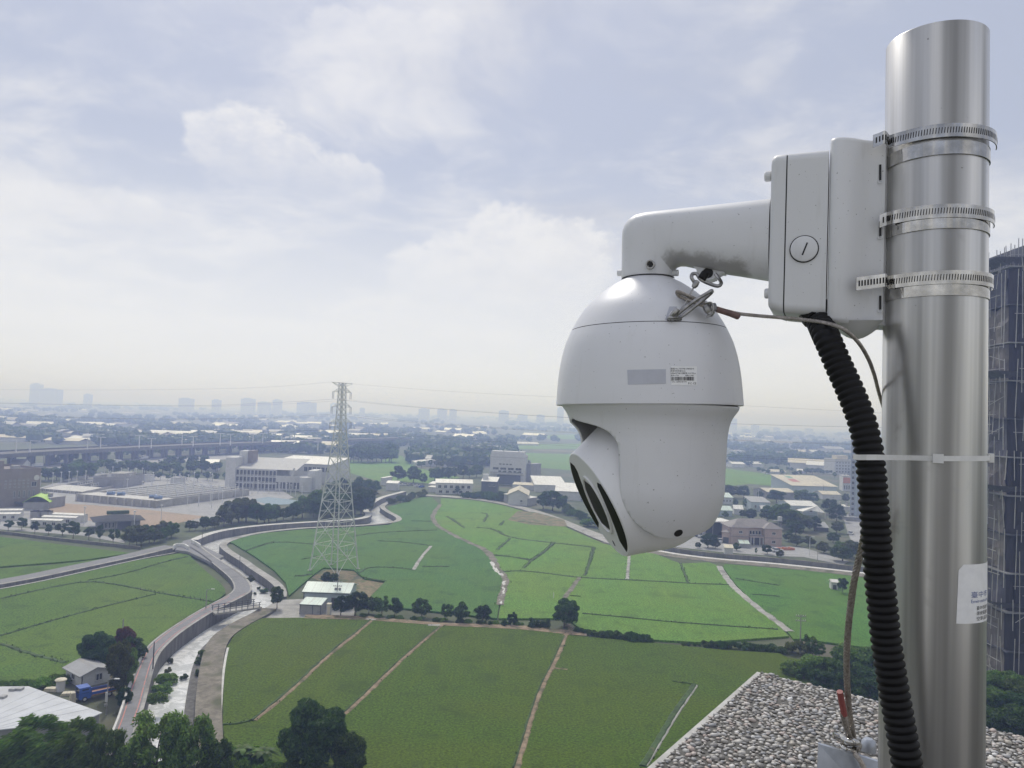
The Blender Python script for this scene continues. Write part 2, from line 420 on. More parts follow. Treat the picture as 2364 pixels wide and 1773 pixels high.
# side canals
def canal(line_n, line_s, zb, zn, zs, thn, ths, ln, ls, tn, ts):
    a = smooth(line_n, 40); c_ = smooth(line_s, 40)
    wall_strip('canal_wall', a, zb-.2, zn, thn, m_wall, ln, tn)
    wall_strip('canal_wall', c_, zb-.2, zs, ths, m_wall, ls, ts)
canal(can_n, can_s, -.75, .6, .38, -1.0, .45, 'dark canal wall running west below the field road', 'thin pale rim of the west canal beside the rice', m_conc, m_conc_lt)
canal(can3_n, can3_s, -1.0, .8, .42, .8, -2.4, 'long dark canal wall in front of the pink villa', 'grey canal rim with path above the lime fields', m_bank, m_conc_lt)

# ---- lanes
rl = smooth(GP(ZE, [(760, 1560), (850, 1350), (880, 1270), (940, 1080), (1000, 930), (1050, 810), (1130, 720), (1300, 600), (1480, 490), (1640, 410), (1710, 365), (1722, 325), (1690, 265), (1600, 190), (1480, 95), (1390, 40)], ZR), 60)
rr = offset(W_, .45)
mb = MB(); strip_between(mb, rl, rr, ZR, ZR); road = mb.build('road', m_asph); tag(road, 'narrow grey lane winding beside the stream', kind='structure')
for i0, i1, d0, d1, src in ((0, 34, -.45, -.3, rl), (4, 34, .3, .45, rr)):
    s_ = src[i0:i1]; mb = MB(); strip_between(mb, offset(s_, d0), offset(s_, d1), ZR+.012, ZR+.012); o = mb.build('painted_line', m_red, road)
wall_strip('retaining_wall', rl, -.1, ZR+.02, .35, m_wall, 'dark retaining wall holding the lane above the left paddy', m_conc)
kb = rl[:17]; wall_strip('kerb_wall', offset(kb, -.1), ZR+.004, ZR+.55, .3, m_conc_lt, 'low pale kerb wall on the shrub side of the lane')
# road along the side canal, bridge deck at the fork
cl = smooth(can_n, 40); far_ = offset(cl, -5.2)
mb = MB(); strip_between(mb, offset(cl, -1.0), far_, .62, .62); tag(mb.build('road', m_asph), 'grey field road above the west canal', kind='structure')
deck = GP(ZA, [(1490, 1545), (1600, 1560), (1800, 1655), (1905, 1600), (1700, 1500), (1620, 1455), (1560, 1470)], ZR)
mb = MB(); mb.prism([(p.x, p.y) for p in deck], .5, ZR+.02); tag(mb.build('road_bridge', m_asph), 'small road bridge deck with white parapets at the canal fork', 'bridge')
def parapet(zf, pts, label, z=ZR):
    ln = smooth(GP(zf, pts, z), 14); return wall_strip('parapet', ln, z-.3, z+1.0, .35, m_white, label)
parapet(ZA, [(1480, 1535), (1500, 1520), (1560, 1520), (1600, 1545)], 'curved white parapet on the canal side of the fork bridge')
parapet(ZA, [(1625, 1487), (1665, 1505), (1700, 1528)], 'short white parapet on the far side of the fork bridge')
# path on the far edge of the lime fields and north road
mb = MB(); a = smooth(GP(ZC, [(60, 1078), (300, 1085), (600, 1112), (800, 1145), (1000, 1195), (1200, 1255), (1400, 1335), (1640, 1430), (2000, 1545)]), 50)
c_ = smooth(GP(ZC, [(60, 1092), (300, 1100), (600, 1130), (800, 1168), (1000, 1225), (1200, 1292), (1400, 1385), (1640, 1490), (2000, 1600)]), 50)
strip_between(mb, a, c_, .3, .3); tag(mb.build('path', m_conc), 'curved concrete path round the far field edge', kind='structure')
c3 = smooth(can3_s, 40); mb = MB(); strip_between(mb, offset(c3, -2.4), offset(c3, -6.2), .43, .1); tag(mb.build('path', m_bank), kind='structure')

# ---- rice fields (slabs of standing crop)
def field(zf, pts, mat, h=.42, z=0.0):
    P_ = GP(zf, pts, h)
    mb = MB(); mb.prism([(p.x, p.y) for p in P_], z, h); return tag(mb.build('rice_field', mat), kind='structure')
field(ZE, [(-300, 410), (0, 350), (300, 293), (600, 228), (1000, 137), (1375, 74), (1395, 115), (1500, 215), (1600, 295), (1642, 345), (1645, 378), (1600, 415), (1480, 480), (1300, 588), (1120, 715), (1020, 830), (980, 930), (560, 925), (420, 1010), (0, 1062), (-300, 1100)], m_left)
field(ZE, [(-300, -70), (0, -35), (450, 22), (955, 84), (640, 130), (400, 152), (0, 182), (-300, 210)], m_left)
field(ZE, [(-300, 225), (0, 198), (400, 168), (900, 108), (980, 104), (600, 180), (300, 246), (0, 296), (-300, 340)], m_left, .3)
mid_w = [ZB(*p) for p in [(285, 1478), (420, 1435), (600, 1402), (900, 1372), (1200, 1360), (1400, 1350), (1650, 1332), (1745, 1292), (1650, 1215), (1645, 1180), (1930, 1097)]]
mid_w += [ZC(*p) for p in [(170, 1097), (240, 1160), (180, 1240), (180, 1300), (260, 1370), (500, 1490), (640, 1550), (715, 1640)]]
mid_w += [ZG(*p) for p in [(130, 150), (150, 200), (215, 262), (195, 340), (165, 470), (150, 560)]] + [ZF(*p) for p in [(1700, 520), (1200, 470), (1060, 470), (1140, 385), (1230, 290), (1080, 270), (1000, 205), (780, 190), (690, 255), (528, 395), (505, 300), (420, 208), (275, 105), (120, 12)]]
field(lambda x, y: (x, y), mid_w, m_blue)
mid_e = [ZC(*p) for p in [(250, 1105), (500, 1122), (600, 1135), (800, 1172), (1000, 1230), (1200, 1298), (1400, 1392), (1640, 1495)]]
mid_e += [ZD(*p) for p in [(60, 1400), (260, 1478), (500, 1468), (580, 1495)]] + [ZG(*p) for p in [(1770, 185), (1850, 310), (2000, 450), (2200, 605), (2280, 690), (1650, 735), (1280, 715), (780, 655), (700, 590), (640, 560), (160, 560), (175, 465), (205, 340), (225, 260), (160, 200), (140, 150)]]
mid_e += [ZC(*p) for p in [(722, 1635), (650, 1545), (505, 1485), (265, 1365), (188, 1300), (188, 1240), (248, 1160)]]
field(lambda x, y: (x, y), mid_e, m_lime)
field(lambda x, y: (x, y), [ZG(*p) for p in [(1800, 188), (1890, 310), (2020, 440), (2215, 590)]] + [ZH(*p) for p in [(250, 560), (330, 560), (930, 640), (1000, 350), (1100, 100)]] + [ZD(*p) for p in [(2100, 1640), (1850, 1600), (1400, 1545), (1000, 1512), (640, 1480)]], m_right)
nf = [ZF(*p) for p in [(330, 560), (600, 555), (1090, 570), (1600, 610), (2212, 640)]] + [ZG(*p) for p in [(620, 672), (700, 685), (1250, 735), (1800, 790), (2212, 815)]] + [ZH(*p) for p in [(200, 720), (900, 800)]]
nf += [(2300, 1700), (2300, 1950), (560, 1950)] + [ZF(*p) for p in [(60, 1500), (45, 1330), (50, 1100), (75, 770), (130, 680), (230, 600)]]
field(lambda x, y: (x, y), nf, m_near)

# ---- bunds and field paths
WEEDS = []
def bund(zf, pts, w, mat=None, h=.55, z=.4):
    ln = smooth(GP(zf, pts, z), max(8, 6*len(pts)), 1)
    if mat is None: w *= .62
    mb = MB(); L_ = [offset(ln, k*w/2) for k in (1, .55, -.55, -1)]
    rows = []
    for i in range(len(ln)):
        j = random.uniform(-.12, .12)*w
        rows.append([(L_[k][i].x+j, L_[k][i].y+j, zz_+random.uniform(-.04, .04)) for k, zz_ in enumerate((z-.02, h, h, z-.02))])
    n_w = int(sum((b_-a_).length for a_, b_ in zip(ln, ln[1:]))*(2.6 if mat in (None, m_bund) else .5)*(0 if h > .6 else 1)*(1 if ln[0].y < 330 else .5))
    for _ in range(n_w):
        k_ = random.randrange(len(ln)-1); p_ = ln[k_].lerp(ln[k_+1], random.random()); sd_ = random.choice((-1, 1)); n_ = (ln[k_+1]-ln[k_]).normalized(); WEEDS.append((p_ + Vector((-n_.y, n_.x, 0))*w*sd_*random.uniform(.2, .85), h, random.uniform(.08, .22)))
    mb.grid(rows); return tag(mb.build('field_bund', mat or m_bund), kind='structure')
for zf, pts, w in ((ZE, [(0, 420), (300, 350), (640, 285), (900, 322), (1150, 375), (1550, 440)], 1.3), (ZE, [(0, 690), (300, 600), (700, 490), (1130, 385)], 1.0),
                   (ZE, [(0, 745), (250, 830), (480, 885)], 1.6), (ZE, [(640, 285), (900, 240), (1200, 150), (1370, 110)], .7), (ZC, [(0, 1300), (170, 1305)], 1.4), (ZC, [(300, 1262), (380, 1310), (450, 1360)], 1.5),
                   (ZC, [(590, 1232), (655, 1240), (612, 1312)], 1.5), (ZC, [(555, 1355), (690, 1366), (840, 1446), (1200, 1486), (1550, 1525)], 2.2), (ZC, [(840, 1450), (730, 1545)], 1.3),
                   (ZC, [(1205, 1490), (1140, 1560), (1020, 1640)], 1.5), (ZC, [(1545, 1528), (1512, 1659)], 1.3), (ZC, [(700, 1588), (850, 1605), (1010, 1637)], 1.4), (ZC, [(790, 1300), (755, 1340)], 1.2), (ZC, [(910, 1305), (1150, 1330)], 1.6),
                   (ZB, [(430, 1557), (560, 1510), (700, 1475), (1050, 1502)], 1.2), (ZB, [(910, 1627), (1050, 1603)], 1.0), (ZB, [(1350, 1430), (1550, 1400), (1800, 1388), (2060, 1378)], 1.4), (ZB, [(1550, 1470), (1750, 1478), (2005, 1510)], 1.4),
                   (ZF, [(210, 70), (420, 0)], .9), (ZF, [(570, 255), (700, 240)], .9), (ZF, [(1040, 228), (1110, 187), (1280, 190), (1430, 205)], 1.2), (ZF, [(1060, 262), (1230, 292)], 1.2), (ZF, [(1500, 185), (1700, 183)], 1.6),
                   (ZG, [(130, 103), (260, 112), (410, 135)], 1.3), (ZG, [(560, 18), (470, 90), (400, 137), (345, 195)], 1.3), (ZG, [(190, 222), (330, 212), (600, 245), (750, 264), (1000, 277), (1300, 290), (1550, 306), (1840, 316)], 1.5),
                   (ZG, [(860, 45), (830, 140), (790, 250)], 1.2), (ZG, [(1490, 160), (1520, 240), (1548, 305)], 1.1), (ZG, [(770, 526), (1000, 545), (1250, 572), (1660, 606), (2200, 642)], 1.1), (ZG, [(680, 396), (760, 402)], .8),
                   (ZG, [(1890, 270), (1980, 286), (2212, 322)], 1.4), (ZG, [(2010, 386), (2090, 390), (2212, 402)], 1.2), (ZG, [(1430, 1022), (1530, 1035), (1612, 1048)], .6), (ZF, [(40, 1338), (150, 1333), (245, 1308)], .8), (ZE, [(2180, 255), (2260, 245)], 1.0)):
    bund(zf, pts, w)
for zf, pts, w, mt in ((ZC, [(245, 1160), (184, 1240), (184, 1300), (262, 1370), (500, 1490), (645, 1550), (720, 1640)], 2.2, m_bank), (ZG, [(40, 40), (90, 95), (135, 150), (155, 200), (220, 262), (200, 340), (172, 465)], 2.0, m_bank),
                       (ZG, [(115, 150), (145, 215), (205, 255)], 1.6, m_conc_lt), (ZG, [(205, 290), (198, 345), (172, 465)], 1.2, m_conc_lt), (ZG, [(750, 266), (690, 350), (640, 415)], 1.4, m_bank), (ZG, [(1115, 85), (1108, 180), (1100, 278)], 1.1, m_conc),
                       (ZG, [(1768, 180), (1850, 305), (2000, 445), (2215, 605), (2290, 660)], 2.0, m_conc), (ZF, [(1560, 35), (1500, 110), (1432, 208)], 1.2, m_conc), (ZF, [(1130, 575), (1000, 690), (860, 795), (540, 1090), (380, 1220), (270, 1310)], .9, m_soil),
                       (ZF, [(1640, 612), (1500, 730), (1310, 900), (1050, 1152), (900, 1290), (700, 1480)], 1.0, m_soil), (ZG, [(655, 675), (610, 800), (560, 905), (510, 1000), (470, 1080), (400, 1280), (345, 1480), (290, 1655), (250, 1790)], .95, m_soil),
                       (ZG, [(555, 925), (665, 935)], .55, m_soil), (ZG, [(1612, 1048), (1540, 1150), (1450, 1285), (1240, 1640)], .5, m_conc), (ZG, [(650, 585), (700, 650), (640, 690)], 1.1, m_soil), (ZF, [(1090, 566), (1160, 572)], 1.2, m_conc), (ZF, [(1545, 610), (1645, 614)], 1.2, m_conc)):
    bund(zf, pts, w, mt, .52)
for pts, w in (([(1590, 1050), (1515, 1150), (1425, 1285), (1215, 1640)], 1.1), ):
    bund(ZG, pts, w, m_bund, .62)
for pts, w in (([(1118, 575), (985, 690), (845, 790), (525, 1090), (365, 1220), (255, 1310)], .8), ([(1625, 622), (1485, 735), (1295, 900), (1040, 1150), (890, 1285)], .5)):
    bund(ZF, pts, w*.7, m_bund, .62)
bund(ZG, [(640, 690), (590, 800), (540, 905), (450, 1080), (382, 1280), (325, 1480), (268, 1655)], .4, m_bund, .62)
WV, WF = [], []
for p_, h_, s_ in WEEDS:
    for _ in range(3):
        a_ = random.uniform(0, 6.28); dx_, dy_ = math.cos(a_)*s_*.5, math.sin(a_)*s_*.5; lx, ly = random.uniform(-.3, .3)*s_, random.uniform(-.3, .3)*s_; k_ = len(WV)
        WV += [(p_.x-dx_, p_.y-dy_, h_-.25), (p_.x+dx_, p_.y+dy_, h_-.25), (p_.x+dx_*.7+lx, p_.y+dy_*.7+ly, h_+s_*.7), (p_.x-dx_*.5+lx, p_.y-dy_*.5+ly, h_+s_*random.uniform(.5, 1.0))]; WF.append((k_, k_+1, k_+2, k_+3))
me = bpy.data.meshes.new('bund_weeds'); me.from_pydata(WV, [], WF); me.update(); m_weed = M('weed_blades', (.055, .105, .022), .8, var=.5, scale=.8, world=True, col2=(.13, .13, .05), c2=(.5, .66), c2scale=.25); me.materials.append(m_weed)
tag(link('bund_weeds', me), 'ragged weeds and grass along the field bunds', 'weeds', kind='stuff')
def patch(zf, pts, mat, z, name='ground_patch'):
    mb = MB(); mb.sheet(GP(zf, pts, z), z); return tag(mb.build(name, mat), kind='structure')
patch(ZF, [(640, 560), (650, 530), (1100, 545), (1600, 590), (2212, 610), (2700, 660), (2700, 690), (2212, 640), (1600, 610), (1100, 572)], m_soil, .46)
patch(ZF, [(285, 540), (420, 440), (500, 425), (600, 420), (640, 420), (1010, 480), (1000, 555), (620, 560), (330, 562)], m_conc, .02, 'yard')
patch(ZF, [(690, 262), (780, 200), (1060, 222), (960, 300), (880, 300), (820, 320)], m_dry, .05)
patch(ZF, [(900, 300), (1080, 265), (1230, 292), (1130, 390), (1080, 470), (1000, 420), (990, 320)], m_dry, .06)
patch(ZC, [(820, 1290), (905, 1215), (1050, 1225), (1300, 1290), (1330, 1350), (1000, 1330)], m_dry, .46)
patch(ZA, [(330, 1020), (760, 890), (1240, 900), (2300, 980), (2500, 1100), (1900, 1300), (1700, 1330), (560, 1130)], m_pave, .03, 'yard')
patch(ZA, [(400, 1172), (550, 1150), (900, 1172), (1300, 1210), (1760, 1262), (1400, 1345), (1000, 1335), (420, 1245)], m_gravel, .05, 'gravel_lot')
patch(ZA, [(-300, 1180), (330, 1130), (560, 1125), (1330, 1195), (1330, 1210), (550, 1150), (400, 1172), (420, 1245), (800, 1300), (820, 1350), (-300, 1345)], m_pave, .04, 'yard')
patch(ZA, [(-300, 1340), (0, 1345), (700, 1395), (1060, 1460), (1060, 1490), (700, 1425), (0, 1372), (-300, 1365)], m_pave, .06, 'road')
patch(ZD, [(200, 1335), (400, 1240), (620, 1260), (1100, 1320), (1250, 1360), (1500, 1430), (1000, 1410), (600, 1380)], m_pave, .05, 'yard')
patch(ZD, [(1150, 1330), (1300, 1340), (1700, 1460), (1640, 1490), (1300, 1420)], m_pave, .07, 'road')
patch(ZD, [(1640, 1060), (1830, 1080), (1830, 1500), (1760, 1400), (1680, 1200)], m_pave, .05, 'yard')
# low boundary wall by the left street
wl = smooth(GP(ZA, [(-300, 1385), (0, 1408), (550, 1478), (1060, 1530), (1190, 1545)]), 24)
wall_strip('boundary_wall', wl, 0, .95, .3, m_wall, 'low grey boundary wall along the far edge of the left paddy', m_conc)

# ================================================================== THE CAMERA ON ITS POLE (foreground)
def plane_hit(x, y, org, nrm, off=0.0):
    d = ray(x, y); t = (org - EYE).dot(nrm) + off
    return EYE + d*(t/d.dot(nrm))
def at_y(x, y, yy): d = ray(x, y); return EYE + d*(yy/d.y)
PB = at_y(2147.5, 1773, .94); PT = at_y(2162, 99, .94); PAX = (PT-PB).normalized(); PR = .0568
def pole_at(h): return PB + PAX*h
DOM = at_y(1496, 937, 1.078)
E1 = (DOM - PB); E1.z = 0; E1.normalize(); E2 = Vector((E1.y, -E1.x, 0))
if E2.y > 0: E2 = -E2
def AP(x, y, off=0.0): return plane_hit(x, y, PB, E2, off)
def APo(x, y, off=0.0): return AP(x*2364/2212, y*2364/2212, off)
def fin(mb, name, mats, parent, smooth=True, edge=40):
    L = parent.location if parent else Vector((0, 0, 0))
    mb.v = [tuple(Vector(v)-L) for v in mb.v]
    return mb.build(name, mats, parent, edge=edge if smooth else None)
def frame_m(org, x, y, z): return Matrix(((x.x, y.x, z.x, org.x), (x.y, y.y, z.y, org.y), (x.z, y.z, z.z, org.z), (0, 0, 0, 1)))

def painted(name, col, rough, dirt, dirt_amt, fleck=True, coat=.15):
    m = bpy.data.materials.new(name); m.use_nodes = True; g = NG(m.node_tree); b = m.node_tree.nodes['Principled BSDF']
    P = g.node('ShaderNodeNewGeometry').outputs['Position']
    n = g.noise(P, 9, 5, .6); c = g.mix(g.ss(n, .3, .75), tuple(v*.955 for v in col), col)
    mp = g.node('ShaderNodeMapping'); g.l.new(P, mp.inputs[0]); mp.inputs['Scale'].default_value = (60, 60, 7)
    st = g.noise(mp.outputs[0], 1.0, 4, .65, .3); c = g.mix(g.ss(st, .56, .78, 0, dirt_amt), c, dirt)
    if fleck:
        sp = g.noise(P, 330, 2, .5); c = g.mix(g.ss(sp, .72, .76, 0, .75), c, (.12, .11, .10))
    g.l.new(c, b.inputs['Base Color']); b.inputs['Roughness'].default_value = rough; b.inputs['Coat Weight'].default_value = coat; b.inputs['Coat Roughness'].default_value = .3
    bn = g.node('ShaderNodeBump'); bn.inputs['Strength'].default_value = .12; bn.inputs['Distance'].default_value = .0006
    g.l.new(g.noise(P, 900, 2, .5), bn.inputs['Height']); g.l.new(bn.outputs[0], b.inputs['Normal'])
    return m
m_cam = painted('camera_white', (.75, .755, .775), .42, (.42, .40, .35), .16)
m_head = painted('head_white', (.82, .825, .84), .38, (.45, .42, .36), .10)
m_cast = painted('cast_grey_white', (.72, .725, .735), .5, (.38, .37, .33), .26)
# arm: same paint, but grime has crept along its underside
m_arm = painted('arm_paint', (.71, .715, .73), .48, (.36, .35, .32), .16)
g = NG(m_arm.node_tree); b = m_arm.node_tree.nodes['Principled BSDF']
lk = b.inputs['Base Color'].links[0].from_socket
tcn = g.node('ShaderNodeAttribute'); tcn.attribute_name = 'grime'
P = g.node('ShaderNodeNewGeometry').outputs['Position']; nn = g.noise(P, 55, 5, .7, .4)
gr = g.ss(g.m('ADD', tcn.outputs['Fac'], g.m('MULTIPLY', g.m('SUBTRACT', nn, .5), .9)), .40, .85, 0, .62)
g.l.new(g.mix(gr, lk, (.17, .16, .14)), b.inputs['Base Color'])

def steel(name, col, rough, aniso, streak):
    m = bpy.data.materials.new(name); m.use_nodes = True; g = NG(m.node_tree); b = m.node_tree.nodes['Principled BSDF']
    b.inputs['Metallic'].default_value = 1.0
    P = g.node('ShaderNodeTexCoord').outputs['Object']
    mp = g.node('ShaderNodeMapping'); g.l.new(P, mp.inputs[0]); mp.inputs['Scale'].default_value = (95, 95, 1.1)
    s1 = g.noise(mp.outputs[0], 1.0, 5, .6)
    mp2 = g.node('ShaderNodeMapping'); g.l.new(P, mp2.inputs[0]); mp2.inputs['Scale'].default_value = (34, 34, .5)
    s2 = g.noise(mp2.outputs[0], 1.0, 3, .55)
    sp = g.noise(P, 75, 3, .5)
    c = g.mix(g.ss(s2, .30, .70, 0, 1), tuple(v*(1-streak) for v in col), tuple(min(1, v*(1+streak*.55)) for v in col))
    c = g.mix(g.ss(s1, .45, .75, 0, .35), c, tuple(v*.72 for v in col))
    c = g.mix(g.ss(sp, .735, .775, 0, .75), c, (.10, .09, .08))
    sm = g.noise(P, 14, 4, .6, .5); c = g.mix(g.ss(sm, .60, .76, 0, .5), c, tuple(v*.5 for v in col))
    g.l.new(c, b.inputs['Base Color'])
    g.l.new(g.ss(s2, .3, .7, rough+.10, rough-.07), b.inputs['Roughness'])
    b.inputs['Anisotropic'].default_value = aniso
    bn = g.node('ShaderNodeBump'); bn.inputs['Strength'].default_value = .10; bn.inputs['Distance'].default_value = .001
    g.l.new(s1, bn.inputs['Height']); g.l.new(bn.outputs[0], b.inputs['Normal'])
    return m
m_pole = steel('brushed_steel', (.57, .565, .55), .38, .0, .48)
m_band = M('band_steel', (.50, .49, .47), .06, 1.0, var=.35, scale=30)
m_dark = M('slot_shadow', (.02, .02, .022), .7, var=.05)
m_black = M('black_plastic', (.007, .007, .008), .5, var=.3, scale=40, spec=.25)
m_irglass = M('ir_window', (.006, .006, .008), .45, var=.1, spec=.12)
m_lens = M('lens_glass', (.016, .012, .026), .30, var=.4, scale=40, spec=.10)
m_chrome = M('trim_ring', (.78, .785, .79), .3, .0, var=.05, spec=.4)
m_rope = M('wire_rope', (.36, .33, .30), .45, .75, var=.35, scale=300)
m_hook = M('hook_steel', (.33, .325, .32), .28, 1.0, var=.35, scale=120)
m_rub = M('brown_sleeve', (.16, .10, .09), .55, var=.3, scale=120)
m_sleeve = M('red_sleeve', (.30, .08, .075), .5, var=.15, scale=120)
m_nylon = M('white_nylon', (.74, .74, .72), .38, var=.06, scale=60)
m_paper = M('label_paper', (.88, .88, .87), .5, var=.05, scale=80)
m_ink = M('label_ink', (.03, .03, .035), .6, var=.1)
m_inkb = M('label_ink_blue', (.11, .15, .34), .6, var=.25, scale=300)
m_tape = M('pale_tape', (.50, .515, .57), .35, var=.05, scale=60)
m_plate = M('galvanised_plate', (.42, .45, .50), .42, .8, var=.2, scale=25)

# ---- pole
pole_t = empty('steel_pole', pole_at(-.13), label='brushed stainless steel pole standing on the pebbled roof corner', cat='pole')
HT = (PT-PB).length
mb = MB(); px_ = PAX.orthogonal().normalized(); py_ = PAX.cross(px_)
prof = [(PR, -.13), (PR, .2), (PR, .5), (PR, HT-.0005), (PR-.0006, HT+.0004), (PR-.0035, HT+.0004), (PR-.004, HT-.15)]
mb.lathe(prof, 96); mb.xf(frame_m(PB, px_, py_, PAX)); fin(mb, 'tube', m_pole, pole_t)
mb = MB(); mb.lathe([(0, HT-.0016), (PR-.0035, HT-.0016)], 48); mb.xf(frame_m(PB, px_, py_, PAX)); fin(mb, 'end_cap', m_pole, pole_t)
mb = MB(); mb.lathe([(PR+.001, -.115), (.085, -.115), (.085, -.127), (PR+.001, -.127)], 48); mb.xf(frame_m(PB, px_, py_, PAX)); fin(mb, 'base_plate', m_plate, pole_t)

# angle on the pole measured from the side facing the eye, positive to the right in view
toeye = (EYE - pole_at(.45)); toeye -= PAX*toeye.dot(PAX); toeye.normalize(); prt = PAX.cross(toeye)
if prt.x < 0: prt = -prt
def pp(ang, h, r): return pole_at(h) + (toeye*math.cos(ang) + prt*math.sin(ang))*r
def pole_h(yov, ang=0.0, r=PR):
    """height on the pole whose front point shows at overview row yov"""
    lo, hi = -.3, 1.5; yt = yov*2364/2212
    for _ in range(40):
        m_ = (lo+hi)/2
        if pix(pp(ang, m_, r))[1] > yt: lo = m_
        else: hi = m_
    return lo
def band_strip(mb, a0, a1, hf, rf, w, n=48, th=.0011):
    rows = []
    for i in range(n+1):
        a = a0 + (a1-a0)*i/n; h = hf(i/n); r_ = rf(i/n)
        rows.append([pp(a, h-w/2, r_), pp(a, h+w/2, r_), pp(a, h+w/2, r_-th), pp(a, h-w/2, r_-th), pp(a, h-w/2, r_)])
    mb.grid(rows); return mb
def clamp(yfront, yin, tail, tilt, bulge, label, seg0):
    h0 = pole_h(yfront); hi_ = pole_h(yin); W_b = .0158
    t = empty('hose_clamp', pole_at(h0), label=label, cat='hose clamp', group='hose clamps round the pole')
    mb = MB(); band_strip(mb, -math.pi, math.pi, lambda k: hi_ + tilt*.4*math.cos(2*math.pi*k), lambda k: PR+.0014, W_b, 72); fin(mb, 'inner_band', m_band, t)
    # outer slotted band; its loose tail leaves the pole on the left
    a0, a1 = -.88, 1.75
    hf = lambda k: h0 + tilt*(k-.5); rf = lambda k: PR + .003 + .0045*max(0, k-.6)/.4*bulge + .004*max(0, .12-k)/.12
    mb = MB(); band_strip(mb, a0, a1, hf, rf, W_b, 56)
    tp = [pp(a0+.06, hf(.02), rf(.02)), pp(a0, hf(0), rf(0))] + [APo(x_, y_, t_) for x_, y_, t_ in tail]; TP = spline(tp, 26); rows = []
    for i, p in enumerate(TP):
        tg = (TP[min(i+1, 25)]-TP[max(i-1, 0)]).normalized(); nrm = tg.cross(PAX).normalized(); nrm = nrm if nrm.dot(toeye) > 0 else -nrm
        rows.append([p - PAX*W_b/2, p + PAX*W_b/2, p + PAX*W_b/2 - nrm*.0011, p - PAX*W_b/2 - nrm*.0011, p - PAX*W_b/2])
    mb.grid(rows); mb.add(rows[-1][:4], [(0, 1, 2, 3)]); fin(mb, 'slotted_band', m_band, t)
    mb = MB(); nslot = 52
    for i in range(nslot):
        k = seg0 + (1-seg0)*(i+.5)/nslot; a = a0+(a1-a0)*k; h = hf(k); r_ = rf(k)+.0003; da = .0075; w = .0034
        mb.add([pp(a-da-.006, h-w, r_), pp(a+da-.006, h-w, r_), pp(a+da+.006, h+w, r_), pp(a-da+.006, h+w, r_)], [(0, 1, 2, 3)])
    TPr = resample(TP, max(3, int(sum((b_-a_).length for a_, b_ in zip(TP, TP[1:]))/.0033)))
    for i in range(1, len(TPr)-1):
        p = TPr[i]; tg = (TPr[i+1]-TPr[i-1]).normalized(); nrm = tg.cross(PAX).normalized(); nrm = nrm if nrm.dot(toeye) > 0 else -nrm
        p = p + nrm*.0005; u = tg*.0008; v = PAX*.0034; mb.add([p-u-v, p+u-v, p+u+v, p-u+v], [(0, 1, 2, 3)])
    o = fin(mb, 'band_slots', m_dark, t); o['kind'] = 'stuff'
    # worm-screw housing round the back
    mb = MB(); c0 = pp(2.6, h0, PR+.008); mb.box(-.012, -.006, -.008, .012, .006, .008); ax = (prt*math.cos(2.6)-toeye*math.sin(2.6)); nz = (toeye*math.cos(2.6)+prt*math.sin(2.6))
    mb.xf(frame_m(c0, ax, nz, PAX)); fin(mb, 'screw_housing', m_band, t)
clamp(285, 322, [(1912, 296, .044), (1898, 301, .047), (1886, 305, .049)], -.002, 1.3, 'topmost hose clamp round the pole, its slotted band standing off', .0)
clamp(458, 482, [(1914, 473, .042), (1900, 478, .040)], -.003, .8, 'middle hose clamp round the pole beside the bracket slot', .0)
clamp(600, 624, [(1914, 605, .044), (1898, 607, .048), (1882, 609, .052), (1866, 611, .056), (1850, 613, .061)], .000, .6, 'lowest hose clamp with the longest loose tail over the bracket', .0)

# ---- pole bracket (extruded casting between pole and box)
br = empty('pole_bracket', AP(1970, 740), label='white curved pole bracket clamped between pole and junction box', cat='bracket')
def S_of(P_): return (P_-PB).dot(E1)
def SP(s, t, z_): return Vector((PB.x, PB.y, 0)) + E1*s + E2*t + Vector((0, 0, z_))
s_box = S_of(APo(1790, 500, .045)); z1 = APo(1850, 294, .05).z; z0 = APo(1850, 697, .05).z
s_nr = S_of(APo(1910, 500, .026)); dS = s_box-s_nr
plan = [(s_nr, .026), (s_nr+dS*.12, .0275), (s_nr+dS*.25, .031), (s_nr+dS*.38, .037), (s_nr+dS*.50, .0445), (s_nr+dS*.62, .0515), (s_nr+dS*.74, .0565), (s_nr+dS*.86, .0585), (s_box-.005, .0575), (s_box-.0015, .0545), (s_box, .050)]
prof_ = [(s, t) for s, t in plan] + [(s, -t) for s, t in plan[1:][::-1]] + [(.045, -.05), (.052, 0)]
mb = MB(); n = len(prof_); rows = []
for z_, ins in ((z0-.0, .006), (z0+.0025, .0015), (z0+.006, 0), (z1-.006, 0), (z1-.0025, .0015), (z1, .006)):
    rows.append([SP(s + (ins if s < .06 else -ins)*0, t*(1-ins/.055), z_) for s, t in prof_] )
for r_ in rows: r_.append(r_[0])
mb.grid(rows); mb.add(rows[-1][:-1], [tuple(range(n))]); mb.add(rows[0][:-1], [tuple(range(n))[::-1]]); fin(mb, 'casting', m_cast, br)
